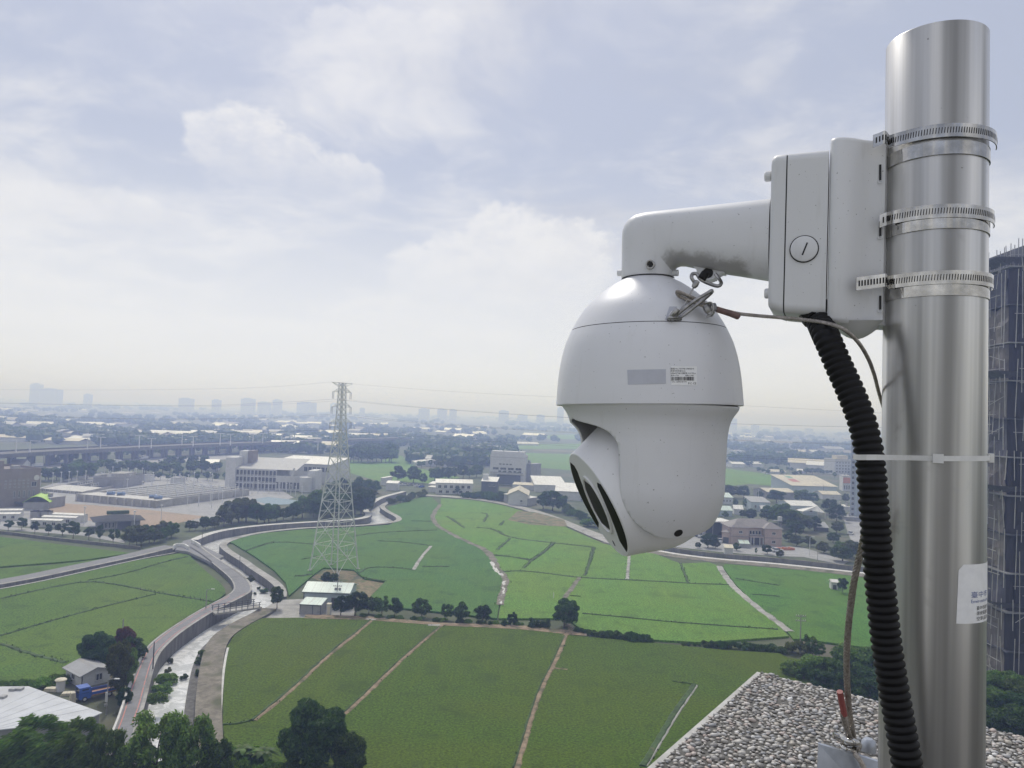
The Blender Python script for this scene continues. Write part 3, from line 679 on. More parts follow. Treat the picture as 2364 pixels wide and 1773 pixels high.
# curved underside saddle that hugs the pole
mb = MB(); rows = []
for i in range(13):
    k = i/12; s = s_nr + (s_box-s_nr)*.95*k; dz = .018*math.sin(math.pi*min(1, k*1.05)); rows.append([SP(s, t, z0+.003 - dz*(1-(t/.05)**2)) for t in np.linspace(-.05, .05, 9)])
mb.grid(rows); fin(mb, 'saddle', m_cast, br)
for y0_, y1_ in ((358, 392), (480, 512), (640, 670)):
    a = APo(1901, y0_, .0245); c_ = APo(1901, y1_, .0245); mb = MB(); u = E1*.0013
    mb.add([a-u+E2*.0055, a+u+E2*.0045, c_+u+E2*.0045, c_-u+E2*.0055], [(0, 1, 2, 3)]); fin(mb, 'strap_slot', m_dark, br, False)
    mb = MB(); mb.tube([c_ - u*1.8 + E2*.0055, c_ - u*1.4 - Vector((0, 0, .003)) + E2*.006, c_ + u*1.4 - Vector((0, 0, .003)) + E2*.005, c_ + u*1.8 + E2*.0045], .0009, 6); fin(mb, 'slot_lip', m_cast, br)

# ---- junction box
jb = empty('junction_box', AP(1850, 730), label='pale grey cast junction box with screwed lid and round slotted plug', cat='junction box')
def rrect(s, th, za, zb, rad, n=6):
    pts = []
    for cx_, cz_, a0 in ((th-rad, zb-rad, 0), (-th+rad, zb-rad, 90), (-th+rad, za+rad, 180), (th-rad, za+rad, 270)):
        for k in range(n+1):
            a = R(a0+90*k/n); pts.append(SP(s, cx_+rad*math.cos(a), cz_+rad*math.sin(a)))
    return pts
def loft(secs, mb, caps=(True, True)):
    rows = [r_ + [r_[0]] for r_ in secs]; mb.grid(rows); n_ = len(secs[0])
    if caps[0]: mb.add(secs[0], [tuple(range(n_))])
    if caps[1]: mb.add(secs[-1], [tuple(range(n_))[::-1]])
    return mb
def zspan(xov, th): return APo(xov, 0, th)
def bz(x, yt, yb, th): return AP(x, yb, th).z, AP(x, yt, th).z
sR = s_box+.0015; sS = S_of(AP(1813, 535, .053)); sL = S_of(AP(1777, 535, .048))
zR = bz(1911, 341, 728, .054); zS = bz(1813, 351, 720, .053); zL = bz(1779, 357, 712, .050)
mb = MB(); loft([rrect(sR, .0545, zR[0], zR[1], .012), rrect(sS-.0008, .053, zS[0], zS[1], .011)], mb); fin(mb, 'body', m_cast, jb)
mb = MB(); loft([rrect(sS+.0008, .0532, zS[0], zS[1], .011), rrect(sL-.006, .0515, zL[0]-.001, zL[1]+.001, .011), rrect(sL-.002, .0495, zL[0]+.001, zL[1]-.001, .010), rrect(sL, .046, zL[0]+.0045, zL[1]-.0045, .008)], mb); lid = fin(mb, 'lid', m_cast, jb)
mb = MB(); loft([rrect(sS-.0012, .0522, zS[0]+.001, zS[1]-.001, .011), rrect(sS+.0012, .0522, zS[0]+.001, zS[1]-.001, .011)], mb); fin(mb, 'gasket', m_dark, jb)
pc = APo(1737, 538, .0541); mb = MB(); mb.lathe([(0, .0035), (.0148, .0035), (.0158, .0028), (.0160, .0)], 40); mb.xf(frame_m(pc, E1, Vector((0, 0, 1)), E2)); plug = fin(mb, 'plug', m_cast, jb)
mb = MB(); mb.lathe([(.0160, .0012), (.0172, .0008), (.0172, 0)], 40); mb.xf(frame_m(pc, E1, Vector((0, 0, 1)), E2)); fin(mb, 'plug_gap', m_dark, jb)
a = APo(1733, 551, .0577); c_ = APo(1744, 524, .0577); dd = (c_-a).normalized(); sdv = dd.cross(E2)*.0009
mb = MB(); mb.add([a-sdv+E2*.0003, a+sdv+E2*.0003, c_+sdv+E2*.0003, c_-sdv+E2*.0003], [(0, 1, 2, 3)]); fin(mb, 'screw_slot', m_dark, jb, False)
for yy in (381, 634):
    p = APo(1662, yy, .036); mb = MB(); mb.tube([p - E1*.002, p + E1*.0045, p + E1*.006], [.0066, .0066, .0052], 16); fin(mb, 'screw', m_cast, jb)

# ---- gooseneck arm
arm = empty('mounting_arm', AP(1496, 646), label='grey gooseneck arm with grimy underside holding the dome camera', cat='arm')
Z1 = zooms(1250, 430, 600)
pairs = [((1965, 128), (1950, 803)), ((1945, 130), (1930, 800)), ((1820, 142), (1820, 782)), ((1700, 155), (1700, 762)), ((1600, 165), (1600, 748)), ((1500, 175), (1500, 732)), ((1400, 186), (1400, 712)), ((1300, 196), (1300, 692)), ((1190, 206), (1215, 674)), ((1080, 217), (1170, 674)),
         ((980, 226), (1146, 684)), ((890, 237), (1133, 700)), ((810, 258), (1127, 712)), ((755, 293), (1124, 722)), ((718, 338), (1122, 730)), ((700, 385), (1121, 738)), ((694, 440), (1120, 746)), ((691, 520), (1120, 756)), ((689, 610), (1120, 767)), ((687, 700), (1120, 780)), ((685, 780), (1119, 796)), ((690, 792), (1112, 804))]
secs = []; gr_vals = []
for i, (o_, n_) in enumerate(pairs):
    A_ = AP(*Z1(*o_)); B_ = AP(*Z1(*n_)); ctr = (A_+B_)/2; hv = (A_-B_)/2; k = i/(len(pairs)-1)
    hd = .047 - .0135*min(1, max(0, (i-1)/10)); ex = .72 if i < 12 else .72 + .28*min(1, (i-12)/6)
    sec = []
    for j in range(40):
        a = 2*math.pi*j/40; ca, sa = math.cos(a), math.sin(a)
        sec.append(ctr + hv*(math.copysign(abs(ca)**ex, ca)) + E2*hd*(math.copysign(abs(sa)**ex, sa)))
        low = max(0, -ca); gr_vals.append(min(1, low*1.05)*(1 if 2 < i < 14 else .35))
    secs.append(sec)
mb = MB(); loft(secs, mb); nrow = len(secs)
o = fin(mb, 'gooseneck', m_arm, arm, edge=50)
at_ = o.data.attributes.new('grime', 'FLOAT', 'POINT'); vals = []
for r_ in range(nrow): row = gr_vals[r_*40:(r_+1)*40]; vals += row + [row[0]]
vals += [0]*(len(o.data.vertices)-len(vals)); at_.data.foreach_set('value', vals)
# screws round the cup and the eye lug below the arm
mb = MB(); p = AP(*Z1(930, 668), .0335); mb.lathe([(0, .001), (.0042, .001), (.0046, .004), (.0062, .004), (.0064, 0)], 20); mb.xf(frame_m(p, E1, Vector((0, 0, 1)), E2)); fin(mb, 'screw', m_hook, arm)
mb = MB(); p2 = p + E2*.0013; mb.lathe([(0, .0004), (.004, .0004)], 6); mb.xf(frame_m(p2, E1, Vector((0, 0, 1)), E2)); fin(mb, 'screw_socket', m_dark, arm)
for xx, sg in ((672, 1), (1140, -1)):
    p = AP(*Z1(xx, 738)); mb = MB(); mb.tube([p - E1*.008*sg, p + E1*.004*sg], .0045, 14); fin(mb, 'screw', m_cast, arm)
outl = [(1290, 680), (1318, 705), (1322, 735), (1345, 770), (1385, 792), (1430, 798), (1470, 785), (1500, 755), (1530, 738), (1560, 740), (1540, 700), (1400, 690)]
fr = [AP(*Z1(*q_), .011) for q_ in outl]; bk = [p - E2*.022 for p in fr]; mb = MB(); n = len(fr)
mb.add(fr+bk, [tuple(range(n))[::-1], tuple(range(n, 2*n))] + [(i, (i+1) % n, n+(i+1) % n, n+i) for i in range(n)]); fin(mb, 'eye_lug', m_arm, arm, edge=30)
hc = AP(*Z1(1415, 738), .0118); mb = MB(); mb.lathe([(0, 0), (.0072, 0)], 20); mb.xf(frame_m(hc, E1, Vector((0, 0, 1)), E2)); fin(mb, 'eye_hole', m_dark, arm)

# ---- dome camera
DAX = (AP(1495.6, 646)-AP(1496.2, 937)).normalized()
dcam = empty('dome_camera', AP(1496, 1273), label='large white speed-dome security camera hanging from the arm', cat='security camera')
D0 = AP(1496.2, 937)
def hgt(y): return (AP(1496, y)-D0).dot(DAX)
def rad(y, hw): return (AP(1496-hw, y)-AP(1496+hw, y)).length/2*.992
dx = E1 - DAX*E1.dot(DAX); dx.normalize(); dy = DAX.cross(dx)
DM = frame_m(D0, dx, dy, DAX)
def from_prof(lst): return [(rad(y, hw), hgt(y)) for y, hw in lst]
prof_top = from_prof([(640, 50), (647, 58.5), (658, 79), (669, 95), (680, 109.5), (691, 122), (702, 133.5), (712, 143), (724, 152), (736.5, 160), (750, 168), (764, 175.4)])
prof_dome = from_prof([(765.6, 176.3), (780, 183), (794, 189), (809, 193.6), (824, 197.5), (839, 200.8), (854, 203.5), (878, 206.7), (905, 209), (933, 210.9), (936.2, 210.9), (937.2, 210.2), (937.4, 200)])
mb = MB(); mb.lathe(prof_top[::-1], 96); mb.xf(DM); fin(mb, 'top_cover', m_cam, dcam, edge=35)
mb = MB(); mb.lathe(prof_dome[::-1], 96); mb.xf(DM); fin(mb, 'dome_housing', m_cam, dcam, edge=35)
mb = MB(); mb.lathe(from_prof([(766, 175.6), (763.6, 174.6)]), 96); mb.xf(DM); fin(mb, 'seam_shade_ring', m_dark, dcam)  # near-black ring paints the shade in the seam groove
mb = MB(); mb.lathe(from_prof([(646, 60), (643, 60)]), 64); mb.xf(DM); fin(mb, 'neck_gasket', m_dark, dcam)
cy_, cR = 1107.7, 170.5
NH = Vector((-.975, -.222, 0)).normalized(); TA = Vector((.222, -.975, 0)).normalized(); AA = -NH
ZC0 = (AP(1496, cy_)-D0).dot(DAX); RY = rad(cy_, cR); YC = D0 + DAX*ZC0
def PLY(x, y, off): return plane_hit(x, y, YC, TA, off)
Z2 = zooms(1250, 850, 600)
yprof = from_prof([(934, 203), (938, 201.5), (943.6, 198.8), (950, 194), (958.5, 188), (968, 183.5), (980, 180), (993, 177.6), (1007, 175.7), (1040, 173.8), (1080, 171.6), (cy_, cR)])
def Ryoke(h):
    if h <= ZC0: return math.sqrt(max(1e-8, RY**2-(ZC0-h)**2))
    for (r1, h1), (r2, h2) in zip(yprof, yprof[1:]):
        if h2 <= h <= h1: return r2 + (r1-r2)*(h-h2)/max(1e-9, h1-h2)
    return yprof[0][0]
def loc_ah(x, y, off): P_ = PLY(x, y, off) - YC; return P_.dot(AA), (PLY(x, y, off)-D0).dot(DAX)
edge_pts = [loc_ah(*Z2(*q_), .0726) for q_ in [(320, 446), (430, 463), (520, 495), (590, 540), (635, 598), (655, 665), (660, 800), (661, 990)]]
cA, cH = loc_ah(*Z2(1100, 990), .077); cRad = cA - edge_pts[-1][0]; cbot = loc_ah(*Z2(1100, 1428), .066)[1]; kz = (cH-cbot)/cRad
def aL(h):
    if h >= edge_pts[0][1]: return -9
    if h >= cH:
        for (a1, h1), (a2, h2) in zip(edge_pts, edge_pts[1:]):
            if h2 <= h <= h1: return a2 + (a1-a2)*(h-h2)/max(1e-9, h1-h2)
        return edge_pts[-1][0]
    q_ = 1-((cH-h)/(cRad*kz))**2
    return cA - cRad*math.sqrt(max(0, q_))
def aR(h):
    if h >= cH: return 9
    return cA + 1.75*cRad*math.sqrt(max(0, 1-((cH-h)/(cRad*kz))**2))
hs = list(np.linspace(yprof[0][1], edge_pts[0][1]+.0002, 10)) + list(np.linspace(edge_pts[0][1]-.0002, edge_pts[5][1], 18)) + list(np.linspace(edge_pts[5][1]-.002, cH, 10)) + [cH - (cH-cbot)*math.sin(R(a)) for a in np.linspace(4, 90, 26)]
TL = [math.acos(max(-1, min(1, aL(h)/Ryoke(h)))) for h in hs]; n0_ = 10
for _ in range(3): TL = [TL[i] if i < n0_ or i > len(TL)-3 else (TL[i-1]+2*TL[i]+TL[i+1])/4 for i in range(len(TL))]
mb = MB()
for sgn in (1, -1):
    rows = []
    for ih, h in enumerate(hs):
        r_ = Ryoke(h); l_ = max(-1, min(1, math.cos(TL[ih]))); q_ = max(-1, min(1, aR(h)/r_)); tl, tr = math.acos(l_), math.acos(q_)
        rows.append([D0 + DAX*h + (AA*math.cos(a_) + TA*sgn*math.sin(a_))*r_ for a_ in (min(max(math.pi*k/60, tr), tl) for k in range(61))])
    if sgn < 0: rows = [r_[::-1] for r_ in rows]
    mb.grid(rows)
yk = fin(mb, 'yoke', m_cam, dcam, edge=50)
bm = bmesh.new(); bm.from_mesh(yk.data); bmesh.ops.remove_doubles(bm, verts=bm.verts, dist=.0001); bmesh.ops.dissolve_degenerate(bm, edges=bm.edges, dist=.00005); bmesh.ops.recalc_face_normals(bm, faces=bm.faces); bm.to_mesh(yk.data); bm.free()
so = yk.modifiers.new('thickness', 'SOLIDIFY'); so.thickness = .003; so.offset = -1
mb = MB(); mb.lathe([(0, yprof[3][1]), (rad(cy_, 176), yprof[3][1])], 48); mb.xf(DM); fin(mb, 'turntable', m_dark, dcam)
scx = PLY(*Z2(1150, 1376), .08); rdir = (scx - YC).normalized(); ux = rdir.orthogonal().normalized(); uy = rdir.cross(ux); scx = YC + rdir*(RY+.0006)
mb = MB(); mb.lathe([(0, .0006), (.0048, .0006), (.0052, .0010), (.0058, .0009), (.0060, 0)], 20); mb.xf(frame_m(scx, ux, uy, rdir)); fin(mb, 'screw', m_dark, dcam)
# tilting head
tau = R(27); NF = (NH*math.cos(tau) - DAX*math.sin(tau)).normalized(); VF = (DAX*math.cos(tau) + NH*math.sin(tau)).normalized(); PF = TA
KS = 1.1; HC = YC + VF*.002
FD = .0735*KS; FR = .0715*KS
def head_m(off=0.0): return frame_m(HC + NF*off, PF*.93, VF, NF)
mb = MB(); Rs = RY*.962
prof = [(0, FD), (FR-.0012, FD), (FR, FD-.001), (.0745*KS, FD-.012*KS), (.0785*KS, FD-.024*KS), (.0832*KS, FD-.038*KS)] + [(Rs*math.cos(a), Rs*math.sin(a)) for a in np.linspace(R(19), R(-90), 22)]
mb.lathe(prof, 96); mb.xf(head_m()); head = fin(mb, 'camera_head', m_head, dcam, edge=30)
def on_face(pts, h): return [HC + PF*p*KS*.93 + VF*v*KS + NF*(FD+h) for p, v in pts]
def plate(pts, h, th, name, mat, parent):
    t_ = on_face(pts, h); b_ = on_face(pts, h-th); n_ = len(pts); mb = MB()
    mb.add(t_+b_, [tuple(range(n_)), tuple(range(n_, 2*n_))[::-1]] + [(i, (i+1) % n_, n_+(i+1) % n_, n_+i)[::-1] for i in range(n_)])
    L = dcam.location; mb.v = [tuple(Vector(v)-L) for v in mb.v]
    return mb.build(name, mat, parent, edge=20)
def rot_(pts, r_=R(13)): return [(p*math.cos(r_)+v*math.sin(r_), v*math.cos(r_)-p*math.sin(r_)) for p, v in pts]
for sgn in (1, -1):
    ang = [R(a) for a in np.linspace(-50, 44, 24)]
    pts = [(sgn*.0672*math.cos(a), .0672*math.sin(a)) for a in ang] + [(sgn*.0370, .0450), (sgn*.0330, .0380), (sgn*.0355, .0220), (sgn*.0365, .0), (sgn*.0355, -.0220), (sgn*.0325, -.0400)]
    pts = rot_(pts)
    plate(pts, .0006, .003, 'ir_window', m_irglass, head)
ring = rot_([(.0300*math.cos(a)*1.0, .0415*math.sin(a)) for a in np.linspace(0, 2*math.pi, 49)[:-1]])
mb = MB(); r1 = on_face(ring, .0002); r2 = on_face([(p*.985, v*.985) for p, v in ring], .0028); r3 = on_face([(p*.90, v*.90) for p, v in ring], .0028); r4 = on_face([(p*.88, v*.88) for p, v in ring], .0004)
mb.grid([r_+[r_[0]] for r_ in (r1, r2, r3, r4)]); L = dcam.location; mb.v = [tuple(Vector(v)-L) for v in mb.v]; mb.build('lens_ring', m_chrome, head, edge=30)
hexa = rot_([(.0230, .016), (.013, .0315), (-.013, .0315), (-.0230, .016), (-.0230, -.016), (-.013, -.0315), (.013, -.0315), (.0230, -.016)])
plate([(p*1.1, v*1.06) for p, v in hexa], .0012, .003, 'lens_bezel', m_chrome, head)
plate(hexa, .0016, .003, 'lens_window', m_lens, head)
plate([(-.012+.0018*math.cos(a), -.056+.004*math.sin(a)) for a in np.linspace(0, 6.28, 13)[:-1]], .0004, .003, 'sensor_hole', m_dark, head)

# labels and tape wrapped onto the dome
def dome_hit(x, y, lift=.0004):
    d = ray(x, y); lo, hi = .7, 1.078/d.y
    def ins(t):
        P_ = EYE + d*t - D0; h = P_.dot(DAX); r_ = (P_-DAX*h).length; R_ = 0
        for (r1_, h1_), (r2_, h2_) in zip(prof_dome, prof_dome[1:]):
            if h2_ <= h <= h1_: R_ = r2_ + (r1_-r2_)*(h-h2_)/max(1e-9, h1_-h2_)
        return r_ < R_+lift
    for _ in range(36):
        m_ = (lo+hi)/2
        if ins(m_): hi = m_
        else: lo = m_
    return EYE + d*lo
ZT = zooms(1430, 830, 220)
def dome_quad(c4, name, mat, parent, lift, nx=12, ny=6):
    rows = []
    for j in range(ny+1):
        v = j/ny; r_ = []
        for i in range(nx+1):
            u = i/nx; x = (c4[0][0]*(1-u)+c4[1][0]*u)*(1-v) + (c4[3][0]*(1-u)+c4[2][0]*u)*v; y = (c4[0][1]*(1-u)+c4[1][1]*u)*(1-v) + (c4[3][1]*(1-u)+c4[2][1]*u)*v
            r_.append(dome_hit(*ZT(x, y), lift))
        rows.append(r_)
    mb = MB(); mb.grid(rows); return fin(mb, name, mat, parent)
lab = dome_quad([(1195, 158), (1798, 158), (1806, 602), (1205, 592)], 'rating_label', m_paper, dcam, .0003)
tape = dome_quad([(180, 240), (1080, 222), (1080, 560), (195, 580)], 'tape_strip', m_tape, dcam, .0003)
def text_mesh(s, mapper, name, mat, parent, base):
    cu_ = bpy.data.curves.new(name, 'FONT'); cu_.body = s; cu_.size = 1.0; cu_.fill_mode = 'BOTH' if hasattr(cu_, 'fill_mode') and False else cu_.fill_mode; cu_.resolution_u = 1
    o_ = bpy.data.objects.new(name, cu_); COL.objects.link(o_); bpy.context.view_layer.update()
    me = bpy.data.meshes.new_from_object(o_.evaluated_get(bpy.context.evaluated_depsgraph_get())); bpy.data.objects.remove(o_)
    n_ = len(me.vertices)
    if not n_: return None
    co = np.zeros(n_*3); me.vertices.foreach_get('co', co); co = co.reshape(-1, 3)
    w_ = max(1e-6, co[:, 0].max()-co[:, 0].min()); x0_ = co[:, 0].min()
    for i in range(n_):
        p = mapper((co[i, 0]-x0_)/w_, co[i, 1]); me.vertices[i].co = p - base
    me.materials.clear(); me.materials.append(mat)
    return link(name, me, parent)
for s_, x0_, x1_, yb_, hh in (('型號:VK-TW0PBC84KEDA .', 1190, 1755, 230, 50), ('製造年份民國:2022', 1188, 1535, 280, 42), ('台灣4K紅外線PTZ攝影機 1/8-07.7Mmm', 1190, 1775, 333, 42), ('產地:VTW', 1195, 1380, 383, 38), ('電壓:DC48V', 1530, 1725, 383, 38), ('S/N: G8M3S4E1M0', 1225, 1565, 532, 40), ('FC CE', 1600, 1785, 575, 66)):
    text_mesh(s_, lambda u, v, x0_=x0_, x1_=x1_, yb_=yb_, hh=hh: dome_hit(*ZT(x0_+(x1_-x0_)*u, yb_-v*hh), .0006), 'label_print', m_ink, lab, dcam.location)
mb = MB(); x = 1200
rb = random.Random(3)
while x < 1735:
    w = rb.choice((5, 7, 11, 17)); q4 = [dome_hit(*ZT(*p), .0006) for p in ((x, 400), (x+w, 400), (x+w, 488), (x, 488))]; mb.add(q4, [(0, 1, 2, 3)]); x += w + rb.choice((6, 8, 13))
mb.v = [tuple(Vector(v)-dcam.location) for v in mb.v]; o = mb.build('barcode', m_ink, lab); o['kind'] = 'stuff'

# ---- ropes, hooks
def rope(mb, path, Rr, pitch, strands=6, seg=6):
    n = len(path); L = [0]
    for a, b_ in zip(path, path[1:]): L.append(L[-1]+(b_-a).length)
    t0 = (path[1]-path[0]).normalized(); a_ = t0.orthogonal().normalized(); fr_ = []
    for i, p in enumerate(path):
        t = (path[min(i+1, n-1)]-path[max(i-1, 0)]).normalized(); a_ = (a_-t*a_.dot(t)).normalized(); fr_.append((a_.copy(), t.cross(a_)))
    for s in range(strands):
        pts = []
        for i, p in enumerate(path):
            an = 2*math.pi*(L[i]/pitch + s/strands); pts.append(p + (fr_[i][0]*math.cos(an)+fr_[i][1]*math.sin(an))*Rr*.62)
        mb.tube(pts, Rr*.42, seg)
    return mb
wr = empty('tether_wire', APo(1590, 690), label='thin grey tether wire running from the dome hook behind the pole', cat='wire')
def D3(xov, yov, dep):
    if yov < 720: dep += .092*max(0, min(1, (1830-xov)/230))
    return at_y(xov*2364/2212, yov*2364/2212, dep)
pth = spline([D3(1470, 632, .905), D3(1500, 645, .90), D3(1530, 658, .895), D3(1556, 668, .895), D3(1600, 678, .90), (D3(1660, 684, .905)), D3(1720, 689, .905), D3(1780, 697, .90), D3(1820, 710, .895), D3(1850, 735, .90), D3(1873, 770, .91), D3(1888, 808, .93), D3(1899, 850, .97), D3(1915, 900, 1.0), D3(1940, 960, 1.02)], 150)
mb = MB(); rope(mb, pth, .0024, .018); fin(mb, 'wire', m_rope, wr)
pth = spline([D3(1500, 646, .897), D3(1475, 634, .893), D3(1463, 630, .895), D3(1468, 640, .897), D3(1495, 652, .894), D3(1530, 664, .890), D3(1560, 672, .890)], 70)
mb = MB(); rope(mb, pth, .0024, .018); fin(mb, 'wire_loop', m_rope, wr)
mb = MB(); mb.tube(spline([D3(1548, 668, .889), D3(1570, 675, .889), D3(1590, 682, .889), D3(1597, 686, .889)], 12), [.0040]*6+[.0042]*4+[.0036, .0030], 10); fin(mb, 'sleeve', m_rub, wr)
for (x, y, w, h, rot) in ((1528, 667, .008, .010, .5), (1541, 663, .007, .009, .2), (1535, 676, .007, .008, 1.0)):
    mb = MB(); mb.lathe([(0, -h*.5), (w*.55, -h*.5), (w*.62, -h*.2), (w*.62, h*.2), (w*.5, h*.5), (0, h*.5)], 6); p = D3(x, y, .886); mb.xf(frame_m(p, E1, E2, Vector((0, 0, 1))) @ Matrix.Rotation(rot, 4, 'Y')); fin(mb, 'clamp_nut', m_hook, wr)
mb = MB(); mb.tube(spline([D3(1524, 655, .884), D3(1536, 654, .880), D3(1541, 665, .879), D3(1537, 680, .880), D3(1526, 684, .884)], 20), .0013, 8); fin(mb, 'u_bolt', m_hook, wr)
# dome-side hook plate and carabiner
mb = MB()
hp = [dome_q for dome_q in [(1437, 690), (1446, 662), (1462, 662), (1468, 690)]]
def top_hit(xov, yov, lift=.0006):
    x, y = xov*2364/2212, yov*2364/2212; d = ray(x, y); lo, hi = .7, 1.078/d.y
    for _ in range(36):
        m_ = (lo+hi)/2; P_ = EYE + d*m_ - D0; h = P_.dot(DAX); r_ = (P_-DAX*h).length; R_ = 0
        for (r1_, h1_), (r2_, h2_) in zip(prof_top, prof_top[1:]):
            if h2_ <= h <= h1_: R_ = r2_ + (r1_-r2_)*(h-h2_)/max(1e-9, h1_-h2_)
        if r_ < R_+lift: hi = m_
        else: lo = m_
    return EYE + d*lo
mb.add([top_hit(*q_) for q_ in hp], [(0, 1, 2, 3)]); fin(mb, 'hook_recess', m_tape, dcam, False)
a = top_hit(1452, 688); mb = MB(); mb.tube(spline([top_hit(1445, 690), a + E2*.008, top_hit(1470, 689)], 14), .0028, 10); fin(mb, 'hook_eye', m_hook, dcam)
cb = empty('carabiner', D3(1490, 660, .885), label='steel carabiner clipped to the eye on the dome', cat='carabiner')
mb = MB(); mb.tube(spline([D3(1457, 688, .880), D3(1470, 674, .872), D3(1500, 650, .868), D3(1530, 632, .868), D3(1537, 628, .872), D3(1536, 633, .882), D3(1510, 655, .888), D3(1480, 678, .888), D3(1462, 690, .884), D3(1457, 688, .880)], 60), .0023, 10); fin(mb, 'ring', m_hook, cb)
mb = MB(); mb.tube(spline([D3(1452, 684, .878), D3(1458, 676, .874), D3(1464, 668, .873)], 10), .0040, 12); fin(mb, 'screw_gate', m_hook, cb)
cb2 = empty('carabiner', D3(1525, 605, .93), label='dark steel snap hook hanging from the eye lug under the arm', cat='carabiner')
mb = MB(); mb.tube(spline([D3(1500, 610, .905), D3(1494, 600, .905), D3(1496, 592, .91), D3(1505, 592, .91), D3(1513, 603, .905), D3(1530, 612, .905), D3(1550, 618, .905), D3(1558, 612, .91), D3(1553, 602, .92), D3(1545, 592, .925)], 60), .0024, 10); fin(mb, 'ring', m_hook, cb2)
mb = MB(); mb.tube(spline([D3(1508, 606, .900), D3(1500, 617, .900), D3(1494, 630, .898), D3(1480, 655, .893), D3(1462, 682, .885)], 30), .0011, 8); fin(mb, 'cord', m_hook, cb2)
mb = MB(); mb.tube([D3(1507, 607, .899), D3(1502, 615, .899), D3(1498, 621, .899)], [.0032, .0042, .0028], 12); fin(mb, 'ferrule', m_hook, cb2)
mb = MB(); mb.tube([D3(1524, 590, .903), D3(1516, 602, .901)], .0055, 10); fin(mb, 'swivel', m_black, cb2)

# ---- corrugated conduit
cd = empty('cable_conduit', D3(1965, 1660, .84), label='black corrugated conduit dropping from the junction box past the pole', cat='conduit')
cpts = [D3(1757, 668, .94), D3(1768, 690, .935), D3(1786, 730, .925), D3(1812, 790, .91), D3(1838, 848, .897), D3(1860, 905, .885), D3(1874, 960, .877), D3(1881, 1010, .872), D3(1886, 1070, .868), D3(1891, 1140, .865), D3(1897, 1220, .862), D3(1905, 1300, .860), D3(1915, 1390, .857), D3(1929, 1480, .853), D3(1945, 1570, .848), D3(1961, 1660, .842), D3(1978, 1760, .836)]
base_ = spline(cpts, 300); Ls = sum((b_-a).length for a, b_ in zip(base_, base_[1:])); pitch = .0083; nr = int(Ls/pitch)*6; pth = resample(base_, nr)
mb = MB(); shape = (.0, .75, 1.0, 1.0, .75, .0); mb.tube(pth, [.0141 + .0021*shape[i % 6] for i in range(nr)], 22); fin(mb, 'hose', m_black, cd, edge=80)
mb = MB(); a = cpts[0] + (cpts[0]-cpts[1]).normalized()*.004; mb.tube([a, cpts[0]+(cpts[1]-cpts[0])*.6, cpts[1]], [.0195, .0195, .0180], 8); fin(mb, 'gland', m_black, cd)

# ---- cable ties
def tie(name, label, y, a0, a1, pre=None):
    h = pole_h(y); t = empty(name, pole_at(h), label=label, cat='cable tie', group='white cable ties round the pole')
    mb = MB(); rows = []
    pts = []
    if pre: pts += pre
    pts += [(pp(a, h + .0016*math.sin(a*1.3), PR+.0022), (toeye*math.cos(a)+prt*math.sin(a))) for a in np.linspace(a0, a1, 24)]
    for p, n_ in pts: rows.append([p-PAX*.0030, p+PAX*.0030, p+PAX*.0030-n_*.0013, p-PAX*.0030-n_*.0013, p-PAX*.0030])
    mb.grid(rows); mb.add(rows[0][:4], [(0, 1, 2, 3)]); mb.add(rows[-1][:4], [(3, 2, 1, 0)]); fin(mb, 'strap', m_nylon, t)
    mb = MB(); a = a1; p = pp(a, h + .0016*math.sin(a*1.3), PR+.0035); nx_ = prt*math.cos(a)-toeye*math.sin(a); nz_ = toeye*math.cos(a)+prt*math.sin(a)
    mb.box(-.0055, -.0030, -.0052, .0055, .0030, .0052); mb.xf(frame_m(p, nx_, nz_, PAX)); fin(mb, 'lock', m_nylon, t)
cf_ = D3(1853, 988, .866)
pre = [(cf_ + Vector((0, .012, 0)), Vector((-.8, -.6, 0))), (cf_, -E1*(-1)), (D3(1872, 988, .851), Vector((0, -1, 0))), (D3(1895, 988, .851), Vector((0, -1, 0)))]
tie('cable_tie', 'white cable tie strapping the black conduit to the pole', 990, -.42, .085, pre)
tie('cable_tie', 'white cable tie on the right side of the pole, lock sticking out', 990, .10, 1.62)

# ---- paper sticker on the pole
st = empty('pole_sticker', pole_at(pole_h(1345)), label='torn white paper sticker with blue print low on the pole', cat='sticker')
h_t, h_b = pole_h(1218, 1.0), pole_h(1346, .9)
def ang_of(x, y):
    lo, hi = -1.4, 1.5
    h = pole_h(y*2212/2364)
    for _ in range(30):
        m_ = (lo+hi)/2
        if pix(pp(m_, h, PR))[0] < x: lo = m_
        else: hi = m_
    return lo
aL1, aL0 = ang_of(2213, 1320), ang_of(2207, 1435)
rows = []
for j in range(11):
    k = j/10; h = h_b+(h_t-h_b)*k; a0 = aL0+(aL1-aL0)*k + (.10*((k-.9)/.1)**2 if k > .9 else 0)
    rows.append([pp(a0+(1.9-a0)*i/20, h, PR+.0004) for i in range(21)])
mb = MB(); mb.grid(rows); sheet_ = fin(mb, 'paper', m_paper, st)
hs_ = h_t-h_b
for s_, fa, fw, fh, ht, mt in (('臺中市', .30, .55, .44, .115, m_inkb), ('Environmental', .30, .62, .345, .085, m_inkb), ('臺中市政府', .44, .44, .225, .075, m_ink), ('環境保護局', .44, .44, .135, .075, m_ink), ('空氣品質', .44, .44, .045, .075, m_ink)):
    text_mesh(s_, lambda u, v, fa=fa, fw=fw, fh=fh, ht=ht: pp(aL0 + (fa+fw*u)*1.05, h_b + hs_*(fh + v*ht), PR+.0007), 'print', mt, sheet_, st.location)

